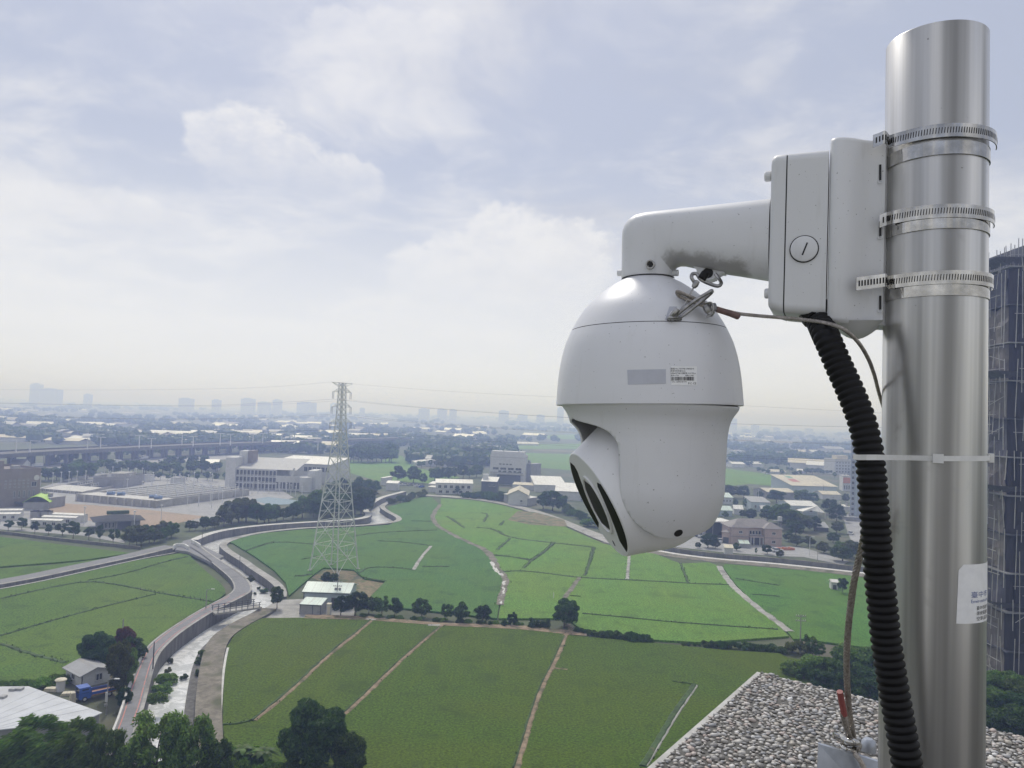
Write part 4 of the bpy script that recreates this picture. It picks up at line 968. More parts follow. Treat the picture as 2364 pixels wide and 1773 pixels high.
# ---- parapet: pebble-dashed roof corner
HP = CH - .5
pA = ground(1748, 1546, HP); pL = ground(1491, 1769, HP); pR_ = ground(2364, 1697, HP)
dL = (pL-pA).normalized(); dR = (pR_-pA).normalized()
rp = empty('roof_parapet', (pA.x, pA.y, 0), label='grey pebble-dashed corner of the roof parapet below the pole', cat='parapet')
qd = [pA, pA+dR*4.0, pA+dR*4.0+dL*4.0, pA+dL*4.0]
cen = sum(qd, Vector())/4
def shrink(k): return [p + (cen-p).normalized()*k for p in qd]
m_cem = M('cement_edge', (.50, .495, .47), .9, var=.15, scale=30)
m_mort = M('mortar', (.12, .117, .11), .95, var=.25, scale=60)
mb = MB(); mb.prism([(p.x, p.y) for p in qd], HP-.14, HP-.004); fin(mb, 'coping', m_cem, rp, False)
mb = MB(); mb.prism([(p.x, p.y) for p in shrink(.3)], 0, HP-.142); fin(mb, 'wall', m_cem, rp, False)
mq = [pA+(dR+dL)*.012, pA+dR*1.78+dL*.012, pA+dR*1.78+dL*1.48, pA+dR*.012+dL*1.48]
mb = MB(); mb.sheet([(p.x, p.y) for p in mq], HP-.0005); fin(mb, 'mortar_bed', m_mort, rp, False)
m_peb = bpy.data.materials.new('pebbles'); m_peb.use_nodes = True; g = NG(m_peb.node_tree); b = m_peb.node_tree.nodes['Principled BSDF']
rnd_ = g.node('ShaderNodeNewGeometry').outputs['Random Per Island']
cr_ = g.node('ShaderNodeValToRGB'); g.l.new(rnd_, cr_.inputs[0]); els = cr_.color_ramp.elements
els[0].position = 0; els[0].color = (.12, .115, .11, 1); els[1].position = 1; els[1].color = (.74, .74, .72, 1)
for pos, cc in ((.18, (.36, .35, .34, 1)), (.34, (.44, .41, .36, 1)), (.5, (.52, .51, .49, 1)), (.62, (.30, .31, .33, 1)), (.78, (.58, .56, .52, 1)), (.86, (.42, .34, .30, 1))):
    e_ = els.new(pos); e_.color = cc
g.l.new(cr_.outputs[0], b.inputs['Base Color']); b.inputs['Roughness'].default_value = .55
ico = bmesh.new(); bmesh.ops.create_icosphere(ico, subdivisions=1, radius=1.0); iv = np.array([v.co[:] for v in ico.verts]); ifc = np.array([[v.index for v in f_.verts] for f_ in ico.faces]); ico.free()
pts = []; gridc = {}
rp_ = random.Random(11); nrm_cross = dL.cross(dR).z
for _ in range(110000):
    u, v = rp_.uniform(.012, 1.75), rp_.uniform(.012, 1.45); p = pA + dR*u + dL*v
    x_, y_ = pix(p)
    if p.y < .55 or not (-60 < x_ < 2440) or y_ > 1900: continue
    r_ = rp_.choice((.0026, .0034, .0040, .0046, .0054, .0068)); key = (int(u/.012), int(v/.012)); ok = True
    for i in (-1, 0, 1):
        for j in (-1, 0, 1):
            for (a_, c2_, r2_) in gridc.get((key[0]+i, key[1]+j), ()):
                if (a_-u)**2+(c2_-v)**2 < (.74*(r_+r2_))**2: ok = False; break
            if not ok: break
        if not ok: break
    if ok: gridc.setdefault(key, []).append((u, v, r_)); pts.append((p, r_))
V_, F_ = [], []
for i, (p, r_) in enumerate(pts):
    an = rp_.uniform(0, 6.28); c0_, s0_ = math.cos(an), math.sin(an); sx_, sy_, sz_ = r_*rp_.uniform(.95, 1.35), r_*rp_.uniform(.7, 1.0), r_*rp_.uniform(.35, .6)
    w = iv*np.array([sx_, sy_, sz_])*(1+rng.uniform(-.10, .10, (len(iv), 1))); tl = rp_.uniform(-.3, .3)
    x_ = w[:, 0]*c0_-w[:, 1]*s0_; y_ = w[:, 0]*s0_+w[:, 1]*c0_; z_ = w[:, 2]+tl*x_
    V_.append(np.stack([x_+p.x-pA.x, y_+p.y-pA.y, z_+HP+.0008], 1)); F_.append(ifc+i*len(iv))
me = bpy.data.meshes.new('pebbles'); me.from_pydata(np.concatenate(V_).tolist(), [], np.concatenate(F_).tolist()); me.materials.append(m_peb); me.polygons.foreach_set('use_smooth', [True]*len(me.polygons)); me.update()
o = link('pebbles', me, rp); o['kind'] = 'stuff'

# ---- guy rope, shackle and plate on the parapet
gy = empty('guy_rope', D3(1845, 1605, 1.15), label='twisted steel guy rope with red-capped end beside the conduit', cat='rope')
pth = spline([D3(1876, 1100, .93), D3(1862, 1180, .955), D3(1846, 1250, .98), D3(1835, 1330, 1.01), D3(1829, 1410, 1.04), D3(1830, 1480, 1.07), D3(1836, 1550, 1.10), D3(1845, 1602, 1.12)], 130)
mb = MB(); rope(mb, pth, .0043, .034); fin(mb, 'strand', m_rope, gy)
pth = spline([D3(1820, 1540, 1.085), D3(1826, 1565, 1.09), D3(1834, 1590, 1.105), D3(1843, 1604, 1.115)], 30); mb = MB(); rope(mb, pth, .0040, .034); fin(mb, 'return_end', m_rope, gy)
mb = MB(); mb.tube([D3(1814, 1494, 1.075), D3(1818, 1515, 1.08), D3(1824, 1545, 1.085)], .0042, 12); fin(mb, 'red_cap', m_sleeve, gy)
sh = empty('shackle', D3(1838, 1625, 1.14), label='worn steel shackle joining the guy rope to the plate', cat='shackle')
mb = MB(); mb.tube(spline([D3(1812, 1590, 1.13), D3(1826, 1600, 1.10), D3(1846, 1604, 1.09), D3(1854, 1610, 1.10), D3(1848, 1618, 1.11), D3(1828, 1618, 1.10), D3(1820, 1612, 1.11)], 40), .0052, 10); fin(mb, 'bow', m_band, sh)
mb = MB(); mb.tube(spline([D3(1822, 1616, 1.115), D3(1830, 1634, 1.11), D3(1846, 1640, 1.11), D3(1854, 1628, 1.115)], 24), .0050, 10); fin(mb, 'link', m_hook, sh)
mb = MB(); mb.tube([D3(1800, 1588, 1.12), D3(1842, 1604, 1.115)], .0048, 10); fin(mb, 'pin', m_band, sh)
an_ = empty('anchor_plate', D3(1830, 1700, 1.1), label='blue-grey galvanised anchor plate bolted at the roof corner', cat='plate')
fp = [D3(1768, 1607, 1.10), D3(1850, 1631, 1.09), D3(1906, 1648, 1.085), D3(1908, 1760, 1.06), D3(1760, 1760, 1.06)]
bk = [p + Vector((.002, .006, 0)) for p in fp]; mb = MB(); n = 5
mb.add(fp+bk, [tuple(range(n))[::-1], tuple(range(n, 2*n))] + [(i, (i+1) % n, n+(i+1) % n, n+i) for i in range(n)]); fin(mb, 'plate', m_plate, an_, False)
mb = MB(); mb.tube(spline([D3(1846, 1628, 1.08), D3(1862, 1650, 1.07), D3(1876, 1690, 1.06)], 16), .0035, 8); fin(mb, 'tail_wire', m_rope, an_)
nt = empty('anchor_nut', D3(1874, 1608, 1.2), label='rounded grey anchor nut on the parapet beside the pole', cat='nut')
mb = MB(); mb.lathe([(0, .018), (.006, .018), (.010, .014), (.011, .006), (.011, 0)], 16); p_ = D3(1876, 1622, 1.17); mb.xf(Matrix.Translation(p_)); fin(mb, 'cap', m_plate, nt)

# ================================================================== BUILDINGS AND BUILT THINGS
m_wl = M('wall_white', (.56, .565, .57), .8, var=.10, scale=.5, col2=(.42, .42, .41), c2=(.55, .75), c2scale=.25)
m_wg = M('wall_grey', (.30, .30, .31), .85, var=.14, scale=.5, col2=(.22, .22, .22), c2=(.5, .7), c2scale=.2)
m_wd = M('wall_dark', (.085, .09, .105), .8, var=.2, scale=.6)
m_wb = M('wall_brown', (.235, .205, .195), .85, var=.12, scale=.4)
m_wp = M('wall_pink', (.42, .335, .31), .8, var=.10, scale=.5, col2=(.33, .27, .255), c2=(.55, .75), c2scale=.3)
m_wblue = M('wall_bluewhite', (.42, .49, .53), .6, var=.10, scale=.6)
m_rw = M('roof_white', (.74, .73, .70), .5, var=.10, scale=.35, col2=(.56, .54, .50), c2=(.55, .75), c2scale=.12)
m_rc = M('roof_cream', (.60, .55, .43), .6, var=.10, scale=.3, col2=(.5, .46, .38), c2=(.5, .7), c2scale=.1)
m_rg = M('roof_grey', (.34, .345, .355), .6, var=.12, scale=.4)
m_rd = M('roof_dark', (.06, .064, .072), .8, var=.2, scale=.5, spec=.12)
m_rp = M('roof_taupe', (.235, .215, .215), .7, var=.12, scale=.6)
m_rgreen = M('roof_palegreen', (.56, .66, .60), .5, var=.08, scale=.5)
m_rlime = M('roof_lime', (.38, .62, .08), .5, var=.10, scale=.8)
m_rbl = M('roof_blue', (.16, .24, .42), .5, var=.12, scale=.6)
m_glass = M('window_glass', (.028, .034, .045), .08, var=.2, scale=1)
m_frame = M('window_frame', (.50, .50, .50), .6, var=.05)
m_lat = M('galvanised_lattice', (.56, .58, .56), .55, .15, var=.15, scale=.3)
m_latd = M('lattice_dark', (.20, .20, .20), .6, .2, var=.15, scale=.3)
m_cpole = M('concrete_pole', (.30, .295, .285), .85, var=.15, scale=1.5)
m_wpole = M('white_pole', (.66, .67, .68), .5, var=.06, scale=1)
m_wire = M('power_wire', (.10, .10, .105), .5, .3, var=.1)
m_tblue = M('truck_blue', (.03, .10, .42), .35, var=.08, coat=.4)
m_twhite = M('truck_white', (.66, .67, .68), .35, var=.05, coat=.3)
m_bed = M('truck_bed', (.36, .20, .11), .8, var=.25, scale=2)
m_tyre = M('tyre', (.02, .02, .02), .8, var=.2)

for m_ in (m_rw, m_rc, m_rg, m_rgreen):           # standing seams and rust runs on the metal roofs
    g = NG(m_.node_tree); b = m_.node_tree.nodes['Principled BSDF']; lk = b.inputs['Base Color'].links[0].from_socket
    P = g.node('ShaderNodeTexCoord').outputs['Object']; X_, Y_, Z_ = g.sep(P)
    se = g.ss(g.m('ABSOLUTE', g.m('SUBTRACT', g.m('FRACT', g.m('MULTIPLY', X_, .55)), .5)), .42, .47)
    mp = g.node('ShaderNodeMapping'); g.l.new(P, mp.inputs[0]); mp.inputs['Scale'].default_value = (1.1, .10, .3); rn = g.noise(mp.outputs[0], 1.0, 5, .65)
    c = g.mix(g.m('MULTIPLY', se, .30), lk, (.28, .27, .25)); c = g.mix(g.ss(rn, .56, .74, 0, .5), c, (.36, .31, .25)); g.l.new(c, b.inputs['Base Color'])
def spot(zf, pL, pR):
    a, b_ = ground(*zf(*pL)), ground(*zf(*pR)); d = b_-a
    return a, math.atan2(d.y, d.x), d.length
WCACHE = {}
def window(parent, x, y, z, w, h, face='front', frame=None, glass=None, name='window', bars=1):
    k = (round(w, 2), round(h, 2), id(frame), id(glass), bars)
    if k not in WCACHE:
        mb = MB(); t = min(.12, w*.12); mb.mat(1).box(t*.5, -.03, t*.5, w-t*.5, .02, h-t*.5); mb.mat(0)
        mb.box(0, -.09, 0, t, .0, h).box(w-t, -.09, 0, w, .0, h).box(t, -.09, h-t, w-t, .0, h).box(-.06, -.14, -.06, w+.06, .0, t)
        for i in range(1, bars+1): xx = w*i/(bars+1); mb.box(xx-t*.35, -.08, t, xx+t*.35, .0, h-t)
        WCACHE[k] = mb.mesh(name, [frame or m_frame, glass or m_glass])
    o = link(name, WCACHE[k], parent); o.location = (x, y, z)
    if face == 'left': o.rotation_euler = (0, 0, -math.pi/2)
    if face == 'right': o.rotation_euler = (0, 0, math.pi/2)
    return o
def wgrid(parent, w, h, nx, nz, x0, x1, z0, z1, fx=.6, fz=.6, face='front', depth=0, **kw):
    dx_, dz_ = (x1-x0)/nx, (z1-z0)/nz
    for i in range(nx):
        for j in range(nz):
            a = x0+dx_*(i+.5-fx/2); z = z0+dz_*(j+.5-fz/2)
            if face == 'front': window(parent, a, -.01, z, dx_*fx, dz_*fz, **kw)
            elif face == 'left': window(parent, -.01, a+dx_*fx, z, dx_*fx, dz_*fz, 'left', **kw)
            else: window(parent, w+.01, a, z, dx_*fx, dz_*fz, 'right', **kw)
def xprism(mb, prof, x0, x1):
    """polygon in (y, z) pushed along x"""
    n = len(prof); a = [(x0, y, z) for y, z in prof]; b_ = [(x1, y, z) for y, z in prof]
    mb.add(a+b_, [tuple(range(n))[::-1], tuple(range(n, 2*n))] + [(i, (i+1) % n, n+(i+1) % n, n+i) for i in range(n)]); return mb
def yprism(mb, prof, y0, y1):
    n = len(prof); a = [(x, y0, z) for x, z in prof]; b_ = [(x, y1, z) for x, z in prof]
    mb.add(a+b_, [tuple(range(n)), tuple(range(n, 2*n))[::-1]] + [(i, n+i, n+(i+1) % n, (i+1) % n) for i in range(n)]); return mb
def roof_on(t, w, d, h, kind, rise, ov, mat, name='roof', x0=0, y0=0):
    mb = MB(); T = .14
    if kind == 'flat':
        mb.box(x0-ov, y0-ov, h, x0+w+ov, y0+d+ov, h+.28)
    elif kind == 'shed':
        xprism(mb, [(y0-ov, h), (y0+d+ov, h+rise), (y0+d+ov, h+rise+T), (y0-ov, h+T)], x0-ov, x0+w+ov)
    elif kind == 'gx':
        xprism(mb, [(y0-ov, h-.02), (y0+d/2, h+rise), (y0+d+ov, h-.02), (y0+d+ov, h+T), (y0+d/2, h+rise+T), (y0-ov, h+T)], x0-ov, x0+w+ov)
    elif kind == 'gy':
        yprism(mb, [(x0-ov, h-.02), (x0+w/2, h+rise), (x0+w+ov, h-.02), (x0+w+ov, h+T), (x0+w/2, h+rise+T), (x0-ov, h+T)], y0-ov, y0+d+ov)
    elif kind == 'hip':
        a, b_, c_, e = (x0-ov, y0-ov, h), (x0+w+ov, y0-ov, h), (x0+w+ov, y0+d+ov, h), (x0-ov, y0+d+ov, h); m_ = min(w, d)/2+ov
        if w > d: r1, r2 = (x0-ov+m_, y0+d/2, h+rise), (x0+w+ov-m_, y0+d/2, h+rise); fs = [(0, 1, 5, 4), (1, 2, 5), (2, 3, 4, 5), (3, 0, 4), (0, 3, 2, 1)]
        else: r1, r2 = (x0+w/2, y0-ov+m_, h+rise), (x0+w/2, y0+d+ov-m_, h+rise); fs = [(0, 1, 4), (1, 2, 5, 4), (2, 3, 5), (3, 0, 4, 5), (0, 3, 2, 1)]
        mb.add([a, b_, c_, e, r1, r2], fs)
    elif kind == 'barrel':
        pr = [(x0-ov + (w+2*ov)*i/14, h + rise*math.sin(math.pi*i/14)) for i in range(15)]
        yprism(mb, pr + [(x, z-.12) for x, z in pr[::-1]], y0-ov, y0+d+ov)
    return mb.build(name, mat, t)
def block(name, label, cat, zf, pL, pR, ytop, d, wall, roof, kind='flat', rise=1.2, ov=.3, group=None, gable=True, par=0):
    P0, rz, w = spot(zf, pL, pR); h = max(1.5, z_at(P0, zf(pL[0], ytop)[1]))
    t = empty(name, P0, rz, label, cat, group)
    mb = MB(); mb.box(0, 0, 0, w, d, h)
    if kind == 'gx' and gable:
        for xx in (0, w): mb.add([(xx, 0, h), (xx, d, h), (xx, d/2, h+rise)], [(0, 1, 2) if xx else (2, 1, 0)])
    if kind == 'gy' and gable:
        for yy in (0, d): mb.add([(0, yy, h), (w, yy, h), (w/2, yy, h+rise)], [(0, 1, 2) if not yy else (2, 1, 0)])
    if kind == 'shed': mb.add([(0, 0, h), (w, 0, h), (w, d, h+rise), (0, d, h+rise), (0, d, h), (w, d, h)], [(4, 5, 2, 3), (0, 3, 4), (1, 5, 2)])
    mb.build('wall', wall, t)
    roof_on(t, w, d, h, kind, rise, ov, roof)
    if kind == 'flat' and d > 5:
        qq = random.Random(int(w*100)+int(d*10)); zt_ = h+.281
        for _ in range(3):
            bw, bd = w*qq.uniform(.06, .14), d*qq.uniform(.08, .16); bx_, by_ = w*qq.uniform(.1, .8), d*qq.uniform(.15, .75); part(t, 'roof_unit', qq.choice((m_wl, m_wg, m_rg)), lambda mb: mb.box(bx_, by_, zt_, bx_+bw, by_+bd, zt_+qq.uniform(.8, 2.2)))
    if par: mb = MB(); mb.box(-.05, -.05, h+.281, w+.05, .2, h+.28+par).box(-.05, d-.2, h+.281, w+.05, d+.05, h+.28+par).box(-.05, .2, h+.281, .2, d-.2, h+.28+par).box(w-.2, .2, h+.281, w+.05, d-.2, h+.28+par); mb.build('parapet', wall, t)
    return t, w, d, h
def part(t, name, mat, fn, edge=None):
    mb = MB(); fn(mb); return mb.build(name, mat, t, edge=edge)
def door(t, x, z, w, h, y=-.02, mat=None): return part(t, 'door', mat or m_wd, lambda mb: mb.box(x, y-.05, z, x+w, y+.02, z+h))

# ---- sheds by the field
t, w, d, h = block('field_shed', 'large pale metal shed with greenish white roof below the pylon', 'shed', ZF, (632, 478), (960, 490), 368, 8.5, m_wblue, m_rgreen, 'gx', 1.3, .35)
part(t, 'corner_trim', m_wd, lambda mb: mb.box(-.06, -.06, 0, .12, .1, h)); part(t, 'eave_trim', m_wd, lambda mb: mb.box(-.4, -.42, h-.12, w+.4, -.30, h+.02)); door(t, w*.62, 0, 2.4, 2.3)
for i in range(9): part(t, 'wall_rib', m_wblue, lambda mb: mb.box(w*(i+1)/10-.04, -.035, .05, w*(i+1)/10+.04, .01, h-.14))
t, w, d, h = block('tool_shed', 'small boxy grey-green shed with sloping roof beside the larger shed', 'shed', ZF, (606, 532), (757, 540), 460, 4.2, m_wg, m_rgreen, 'shed', .5, .15)
for xx in (-.05, w*.6, w-.07): part(t, 'corner_trim', m_wd, lambda mb: mb.box(xx, -.07, 0, xx+.12, .05, h))
part(t, 'eave_trim', m_wd, lambda mb: mb.box(-.15, -.2, h-.05, w+.15, -.12, h+.1))
t, w, d, h = block('portable_toilet', 'narrow white portable cabin standing between shed and trees', 'cabin', ZF, (800, 540), (829, 541), 465, 1.1, m_wl, m_rc, 'flat', .1, .05); door(t, .12, .1, w-.24, h-.35, mat=m_rc)
# ---- little white house, workshop roof, tank, truck
t, w, d, h = block('white_cottage', 'small white cottage with pale metal gable roof beside dark trees', 'house', ZE, (590, 1072), (800, 1020), 985, 5.4, m_wl, m_rg, 'gy', .9, .45)
window(t, w*.48, -.01, h*.32, 1.1, 1.15); window(t, -.01, d*.62, h*.38, 1.25, 1.0, 'left'); part(t, 'downpipe', m_wd, lambda mb: mb.box(.02, -.1, 0, .14, -.02, h)); 
wk = [(-500, 1062), (210, 1056), (745, 1248), (628, 1300), (0, 1372), (-500, 1420)]
zr = 3.6; rp4 = GP(ZE, wk, zr); c0 = GP(ZE, [(628, 1300)], 0)[0]
t = empty('workshop', (rp4[3].x, rp4[3].y, 0), 0, 'wide low workshop under a plain white metal roof', 'workshop')
L0 = t.location; loc2 = [(p.x-L0.x, p.y-L0.y) for p in rp4]; cx0 = sum(p[0] for p in loc2)/6; cy0 = sum(p[1] for p in loc2)/6
ins = [(p[0]+(cx0-p[0])*.03, p[1]+(cy0-p[1])*.03) for p in loc2]
part(t, 'roof', M('roof_workshop', (.50, .52, .55), .5, var=.12, scale=.3, col2=(.42, .42, .43), c2=(.5, .7), c2scale=.1), lambda mb: mb.prism(loc2, zr-.12, zr)); part(t, 'wall', m_wg, lambda mb: mb.prism(ins, 0, zr-.121))
for k in range(1, 7):
    p, q_ = Vector(loc2[1]).lerp(Vector(loc2[2]), k/7), Vector(loc2[5]).lerp(Vector(loc2[4]), k/7)
    part(t, 'roof_seam', MATS['roof_workshop'], lambda mb: mb.bar((p.x, p.y, zr+.01), (q_.x, q_.y, zr+.01), .03))
for xx, yy in ((95, 1085), (145, 1082), (20, 1140)):
    p = GP(ZE, [(xx, yy)], zr)[0]; part(t, 'roof_vent', m_rg, lambda mb: mb.box(p.x-L0.x-.4, p.y-L0.y-.4, zr+.004, p.x-L0.x+.4, p.y-L0.y+.4, zr+.3))
P0 = ground(*ZE(440, 1090)); t = empty('water_tank', P0, 0, 'round off-white water tank with lid beside the cottage', 'tank')
part(t, 'barrel', m_wl, lambda mb: mb.lathe([(.62, 0), (.62, 1.5), (.58, 1.6), (0, 1.62)], 24), 40); part(t, 'lid', m_rc, lambda mb: mb.lathe([(.8, 1.58), (.84, 1.7), (.7, 1.82), (0, 1.85)], 24), 40)
for i, (xx, yy, w_, h_, lb) in enumerate(((375, 1090, 1.9, .5, 'low stack of pale boards left of the water tank'), (490, 1120, 1.6, .4, 'flat heap of white sheets in front of the water tank'), (527, 1170, .8, 1.4, 'beige concrete block beside the blue truck cab'))):
    P0 = ground(*ZE(xx, yy)); t = empty('material_pile', P0, .3*i, lb, 'pile')
    for k in range(4): part(t, 'board', m_rc, lambda mb: mb.box(-w_/2+.05*k, -.5, h_*k/4+.004, w_/2-.06*(k % 2), .5, h_*(k+1)/4))
def wheels(t, spots, r, w_, mt=None):
    for x, y in spots:
        mb = MB(); mb.lathe([(0, -w_/2), (r*.8, -w_/2), (r, -w_/2+.03), (r, w_/2-.03), (r*.8, w_/2), (0, w_/2)], 16); mb.xf(Matrix.Translation((x, y, r)) @ Matrix.Rotation(math.pi/2, 4, 'X')); o_ = mb.build('wheel', m_tyre, t, edge=40)
        mb = MB(); mb.lathe([(0, -w_/2-.01), (r*.5, -w_/2-.01), (r*.5, w_/2+.01), (0, w_/2+.01)], 12); mb.xf(Matrix.Translation((x, y, r)) @ Matrix.Rotation(math.pi/2, 4, 'X')); mb.build('rim', m_frame, o_, edge=40)
def truck(zf, pF, pB, cab, box, label, L=5.0, boxh=1.9, flat=False, group=None):
    """front at pF, tail at pB"""
    a = ground(*zf(*pF)); b_ = ground(*zf(*pB)); dv = b_-a; t = empty('truck', a, math.atan2(dv.y, dv.x), label, 'truck', group); W2 = 1.0
    part(t, 'cab', cab, lambda mb: xprism(mb, [(-W2, .45), (W2, .45), (W2, 1.5), (W2-.12, 2.1), (-W2+.12, 2.1), (-W2, 1.5)], .0, 1.55))
    part(t, 'windscreen', m_glass, lambda mb: mb.add([(-.012, -W2+.14, 1.3), (-.012, W2-.14, 1.3), (-.012, W2-.2, 1.95), (-.012, -W2+.2, 1.95)], [(0, 3, 2, 1)]))
    for s in (-1, 1): part(t, 'side_window', m_glass, lambda mb: mb.add([(.3, s*(W2+.005), 1.3), (1.3, s*(W2+.005), 1.3), (1.25, s*(W2-.06), 1.9), (.4, s*(W2-.06), 1.9)], [(0, 1, 2, 3)] if s < 0 else [(3, 2, 1, 0)]))
    part(t, 'chassis', m_wd, lambda mb: mb.box(.1, -.45, .4, L, .45, .68))
    if flat:
        part(t, 'bed', box, lambda mb: mb.box(1.7, -W2-.02, .70, L, W2+.02, .86))
        for y_ in (-W2-.02, W2-.05): part(t, 'side_board', cab, lambda mb: mb.box(1.7, y_, .861, L, y_+.07, 1.25))
        part(t, 'headboard', cab, lambda mb: mb.box(1.62, -W2, .70, 1.69, W2, 1.9))
    else: part(t, 'cargo_box', box, lambda mb: mb.box(1.7, -W2-.08, .70, L, W2+.08, .70+boxh))
    wheels(t, [(.75, -W2+.12), (.75, W2-.12), (L-1.0, -W2+.12), (L-1.0, W2-.12)], .42, .26); return t
truck(ZE, (560, 1168), (765, 1122), m_tblue, m_bed, 'blue flatbed truck parked below the cottage', 5.2, flat=True)
def car(zf, p, yaw, col, label, group=None):
    t = empty('car', ground(*zf(*p)), yaw, label, 'car', group)
    part(t, 'body', col, lambda mb: xprism(mb, [(-.85, .3), (.85, .3), (.88, .6), (.82, .92), (-.82, .92), (-.88, .6)], -2.15, 2.15))
    part(t, 'cabin', m_glass, lambda mb: yprism(mb, [(-1.4, .921), (1.15, .921), (.45, 1.42), (-.95, 1.42)], -.72, .72)); part(t, 'roof', col, lambda mb: mb.box(-.95, -.70, 1.421, .45, .70, 1.47))
    wheels(t, [(-1.35, -.78), (-1.35, .78), (1.35, -.78), (1.35, .78)], .32, .2); return t
# ---- footbridge with rails
a, c_ = ground(*ZE(1570, 512), ZR), ground(*ZE(1870, 470), ZR); dv = c_-a; t = empty('footbridge', a, math.atan2(dv.y, dv.x), 'small footbridge with dark pipe railings across the stream', 'bridge'); Lb = dv.length
part(t, 'deck', m_conc, lambda mb: mb.box(-.6, -1.6, -.35, Lb+.6, 1.6, .03))
for s, y_ in enumerate((-1.6, 1.5)):
    for z_ in (.55, 1.0): part(t, 'rail', m_wd, lambda mb: mb.box(-.3, y_, z_, Lb+.3, y_+.1, z_+.1))
    for k in range(8): part(t, 'post', m_wd, lambda mb: mb.box(Lb*k/7-.06, y_-.01, .031, Lb*k/7+.06, y_+.11, 1.12))
# ---- poles
def upole(zf, p, ytop, label, r=.14, mat=None, arms=0, lamp=False, trans=False, name='utility_pole', group=None, cat='utility pole'):
    P0 = ground(*zf(*p)); h = z_at(P0, zf(p[0], ytop)[1]); t = empty(name, P0, 0, label, cat, group)
    part(t, 'shaft', mat or m_cpole, lambda mb: mb.lathe([(r, 0), (r*.6, h), (0, h)], 10), 40)
    for k in range(arms): part(t, 'crossarm', m_cpole, lambda mb: mb.box(-1.0, -.07, h-.4-.9*k, 1.0, .07, h-.28-.9*k)); [part(t, 'insulator', m_wl, lambda mb: mb.lathe([(.07, 0), (.05, .22), (0, .24)], 8).xf(Matrix.Translation((x_, 0, h-.28-.9*k)))) for x_ in (-.9, -.45, .45, .9)]
    if trans: [part(t, 'transformer', m_wg, lambda mb: mb.lathe([(.28, 0), (.3, .1), (.3, .9), (0, 1.0)], 12).xf(Matrix.Translation((x_, .3, h-2.6)))) for x_ in (-.45, .45)]
    if lamp: part(t, 'lamp_arm', mat or m_cpole, lambda mb: mb.tube([(0, 0, h-.1), (.5, 0, h+.15), (1.1, 0, h+.2)], .05, 6)); part(t, 'lamp_head', m_wl, lambda mb: mb.box(.9, -.14, h+.14, 1.6, .14, h+.26))
    return t, h
upole(ZE, (890, 752), 565, 'grey concrete pole rising from the dark trees left of the lane', .16)
upole(ZE, (1112, 985), 730, 'dark leaning pole on the river edge of the lane', .13, m_wd)
upole(ZE, (1500, 530), 352, 'thin lamp pole beside the lane before the footbridge', .12, m_cpole, lamp=True)
t, h = upole(ZE, (775, 1262), 1010, 'grey lamp post carrying a white sign board by the workshop', .10, m_cpole, lamp=True); part(t, 'sign_board', m_wl, lambda mb: mb.box(-.15, -.3, h*.38, .15, -.12, h*.66)); part(t, 'meter_box', m_wg, lambda mb: mb.box(-.2, -.35, h*.25, .2, -.12, h*.32))
upole(ZE, (1747, 195), 90, 'short dark pole on the river wall near the fork', .10, m_wd)
upole(ZF, (876, 480), 285, 'utility pole with crossarms and transformers beside the large shed', .16, m_cpole, 2, trans=True)
upole(ZH, (306, 690), 352, 'utility pole with crossarms above the bushes at the path end', .15, m_cpole, 2)
upole(ZD, (1360, 1410), 1255, 'pale lamp post on the lane right of the villa', .12, m_wpole, lamp=True)
upole(ZD, (1428, 1470), 1340, 'thin grey post by the canal right of the villa', .10, m_cpole)
upole(ZD, (925, 932), 845, 'tall pale post among the sheds behind the villa', .18, m_wpole)
upole(ZD, (1478, 905), 810, 'dark flagpole in front of the long white roof', .16, m_wd)
upole(ZA, (1718, 1500), 1380, 'thin pole standing by the fork bridge', .10, m_wd)
upole(ZA, (370, 825), 700, 'thin pole in front of the elevated road', .22, m_cpole)
upole(ZG, (562, 425), 368, 'small pale post beyond the broad tree on the bund', .10, m_wpole)

# ---- brown building, green canopy, cabins, guard house
t, w, d, h = block('office_building', 'brown flat-roofed office building at the left edge', 'building', ZA, (-330, 1215), (332, 1162), 900, 24, m_wb, m_wb, 'flat', 0, .2, par=.9)
x0 = w*.5
wgrid(t, w, h, 6, 3, x0, w*.86, h*.52, h*.80, .36, .42); wgrid(t, w, h, 5, 1, w*.62, w*.95, h*.24, h*.46, .38, .9); window(t, w*.875, -.01, h*.55, w*.075, h*.14)
part(t, 'entrance_canopy', m_wd, lambda mb: mb.box(w*.66, -3, h*.10, w*.82, -.02, h*.14)); part(t, 'stair_head', m_wb, lambda mb: mb.box(w*.42, 6, h+.281, w*.6, 14, h+4)); part(t, 'round_emblem', m_wl, lambda mb: mb.lathe([(0, 0), (1.1, 0), (1.1, .12), (0, .12)], 20).xf(Matrix.Translation((w*.945, -.02, h*.80)) @ Matrix.Rotation(math.pi/2, 4, 'X')))
t, w, d, h = block('vaulted_store', 'low grey store under a bright lime-green barrel roof', 'building', ZA, (195, 1205), (415, 1203), 1143, 12, m_wg, m_rlime, 'barrel', 2.4, .3)
t2, w2, d2, h2 = block('plant_annex', 'plain grey annex wall right of the lime-green roof', 'building', ZA, (418, 1192), (552, 1172), 1110, 9, m_wg, m_rg, 'flat', 0, .15)
k = 0
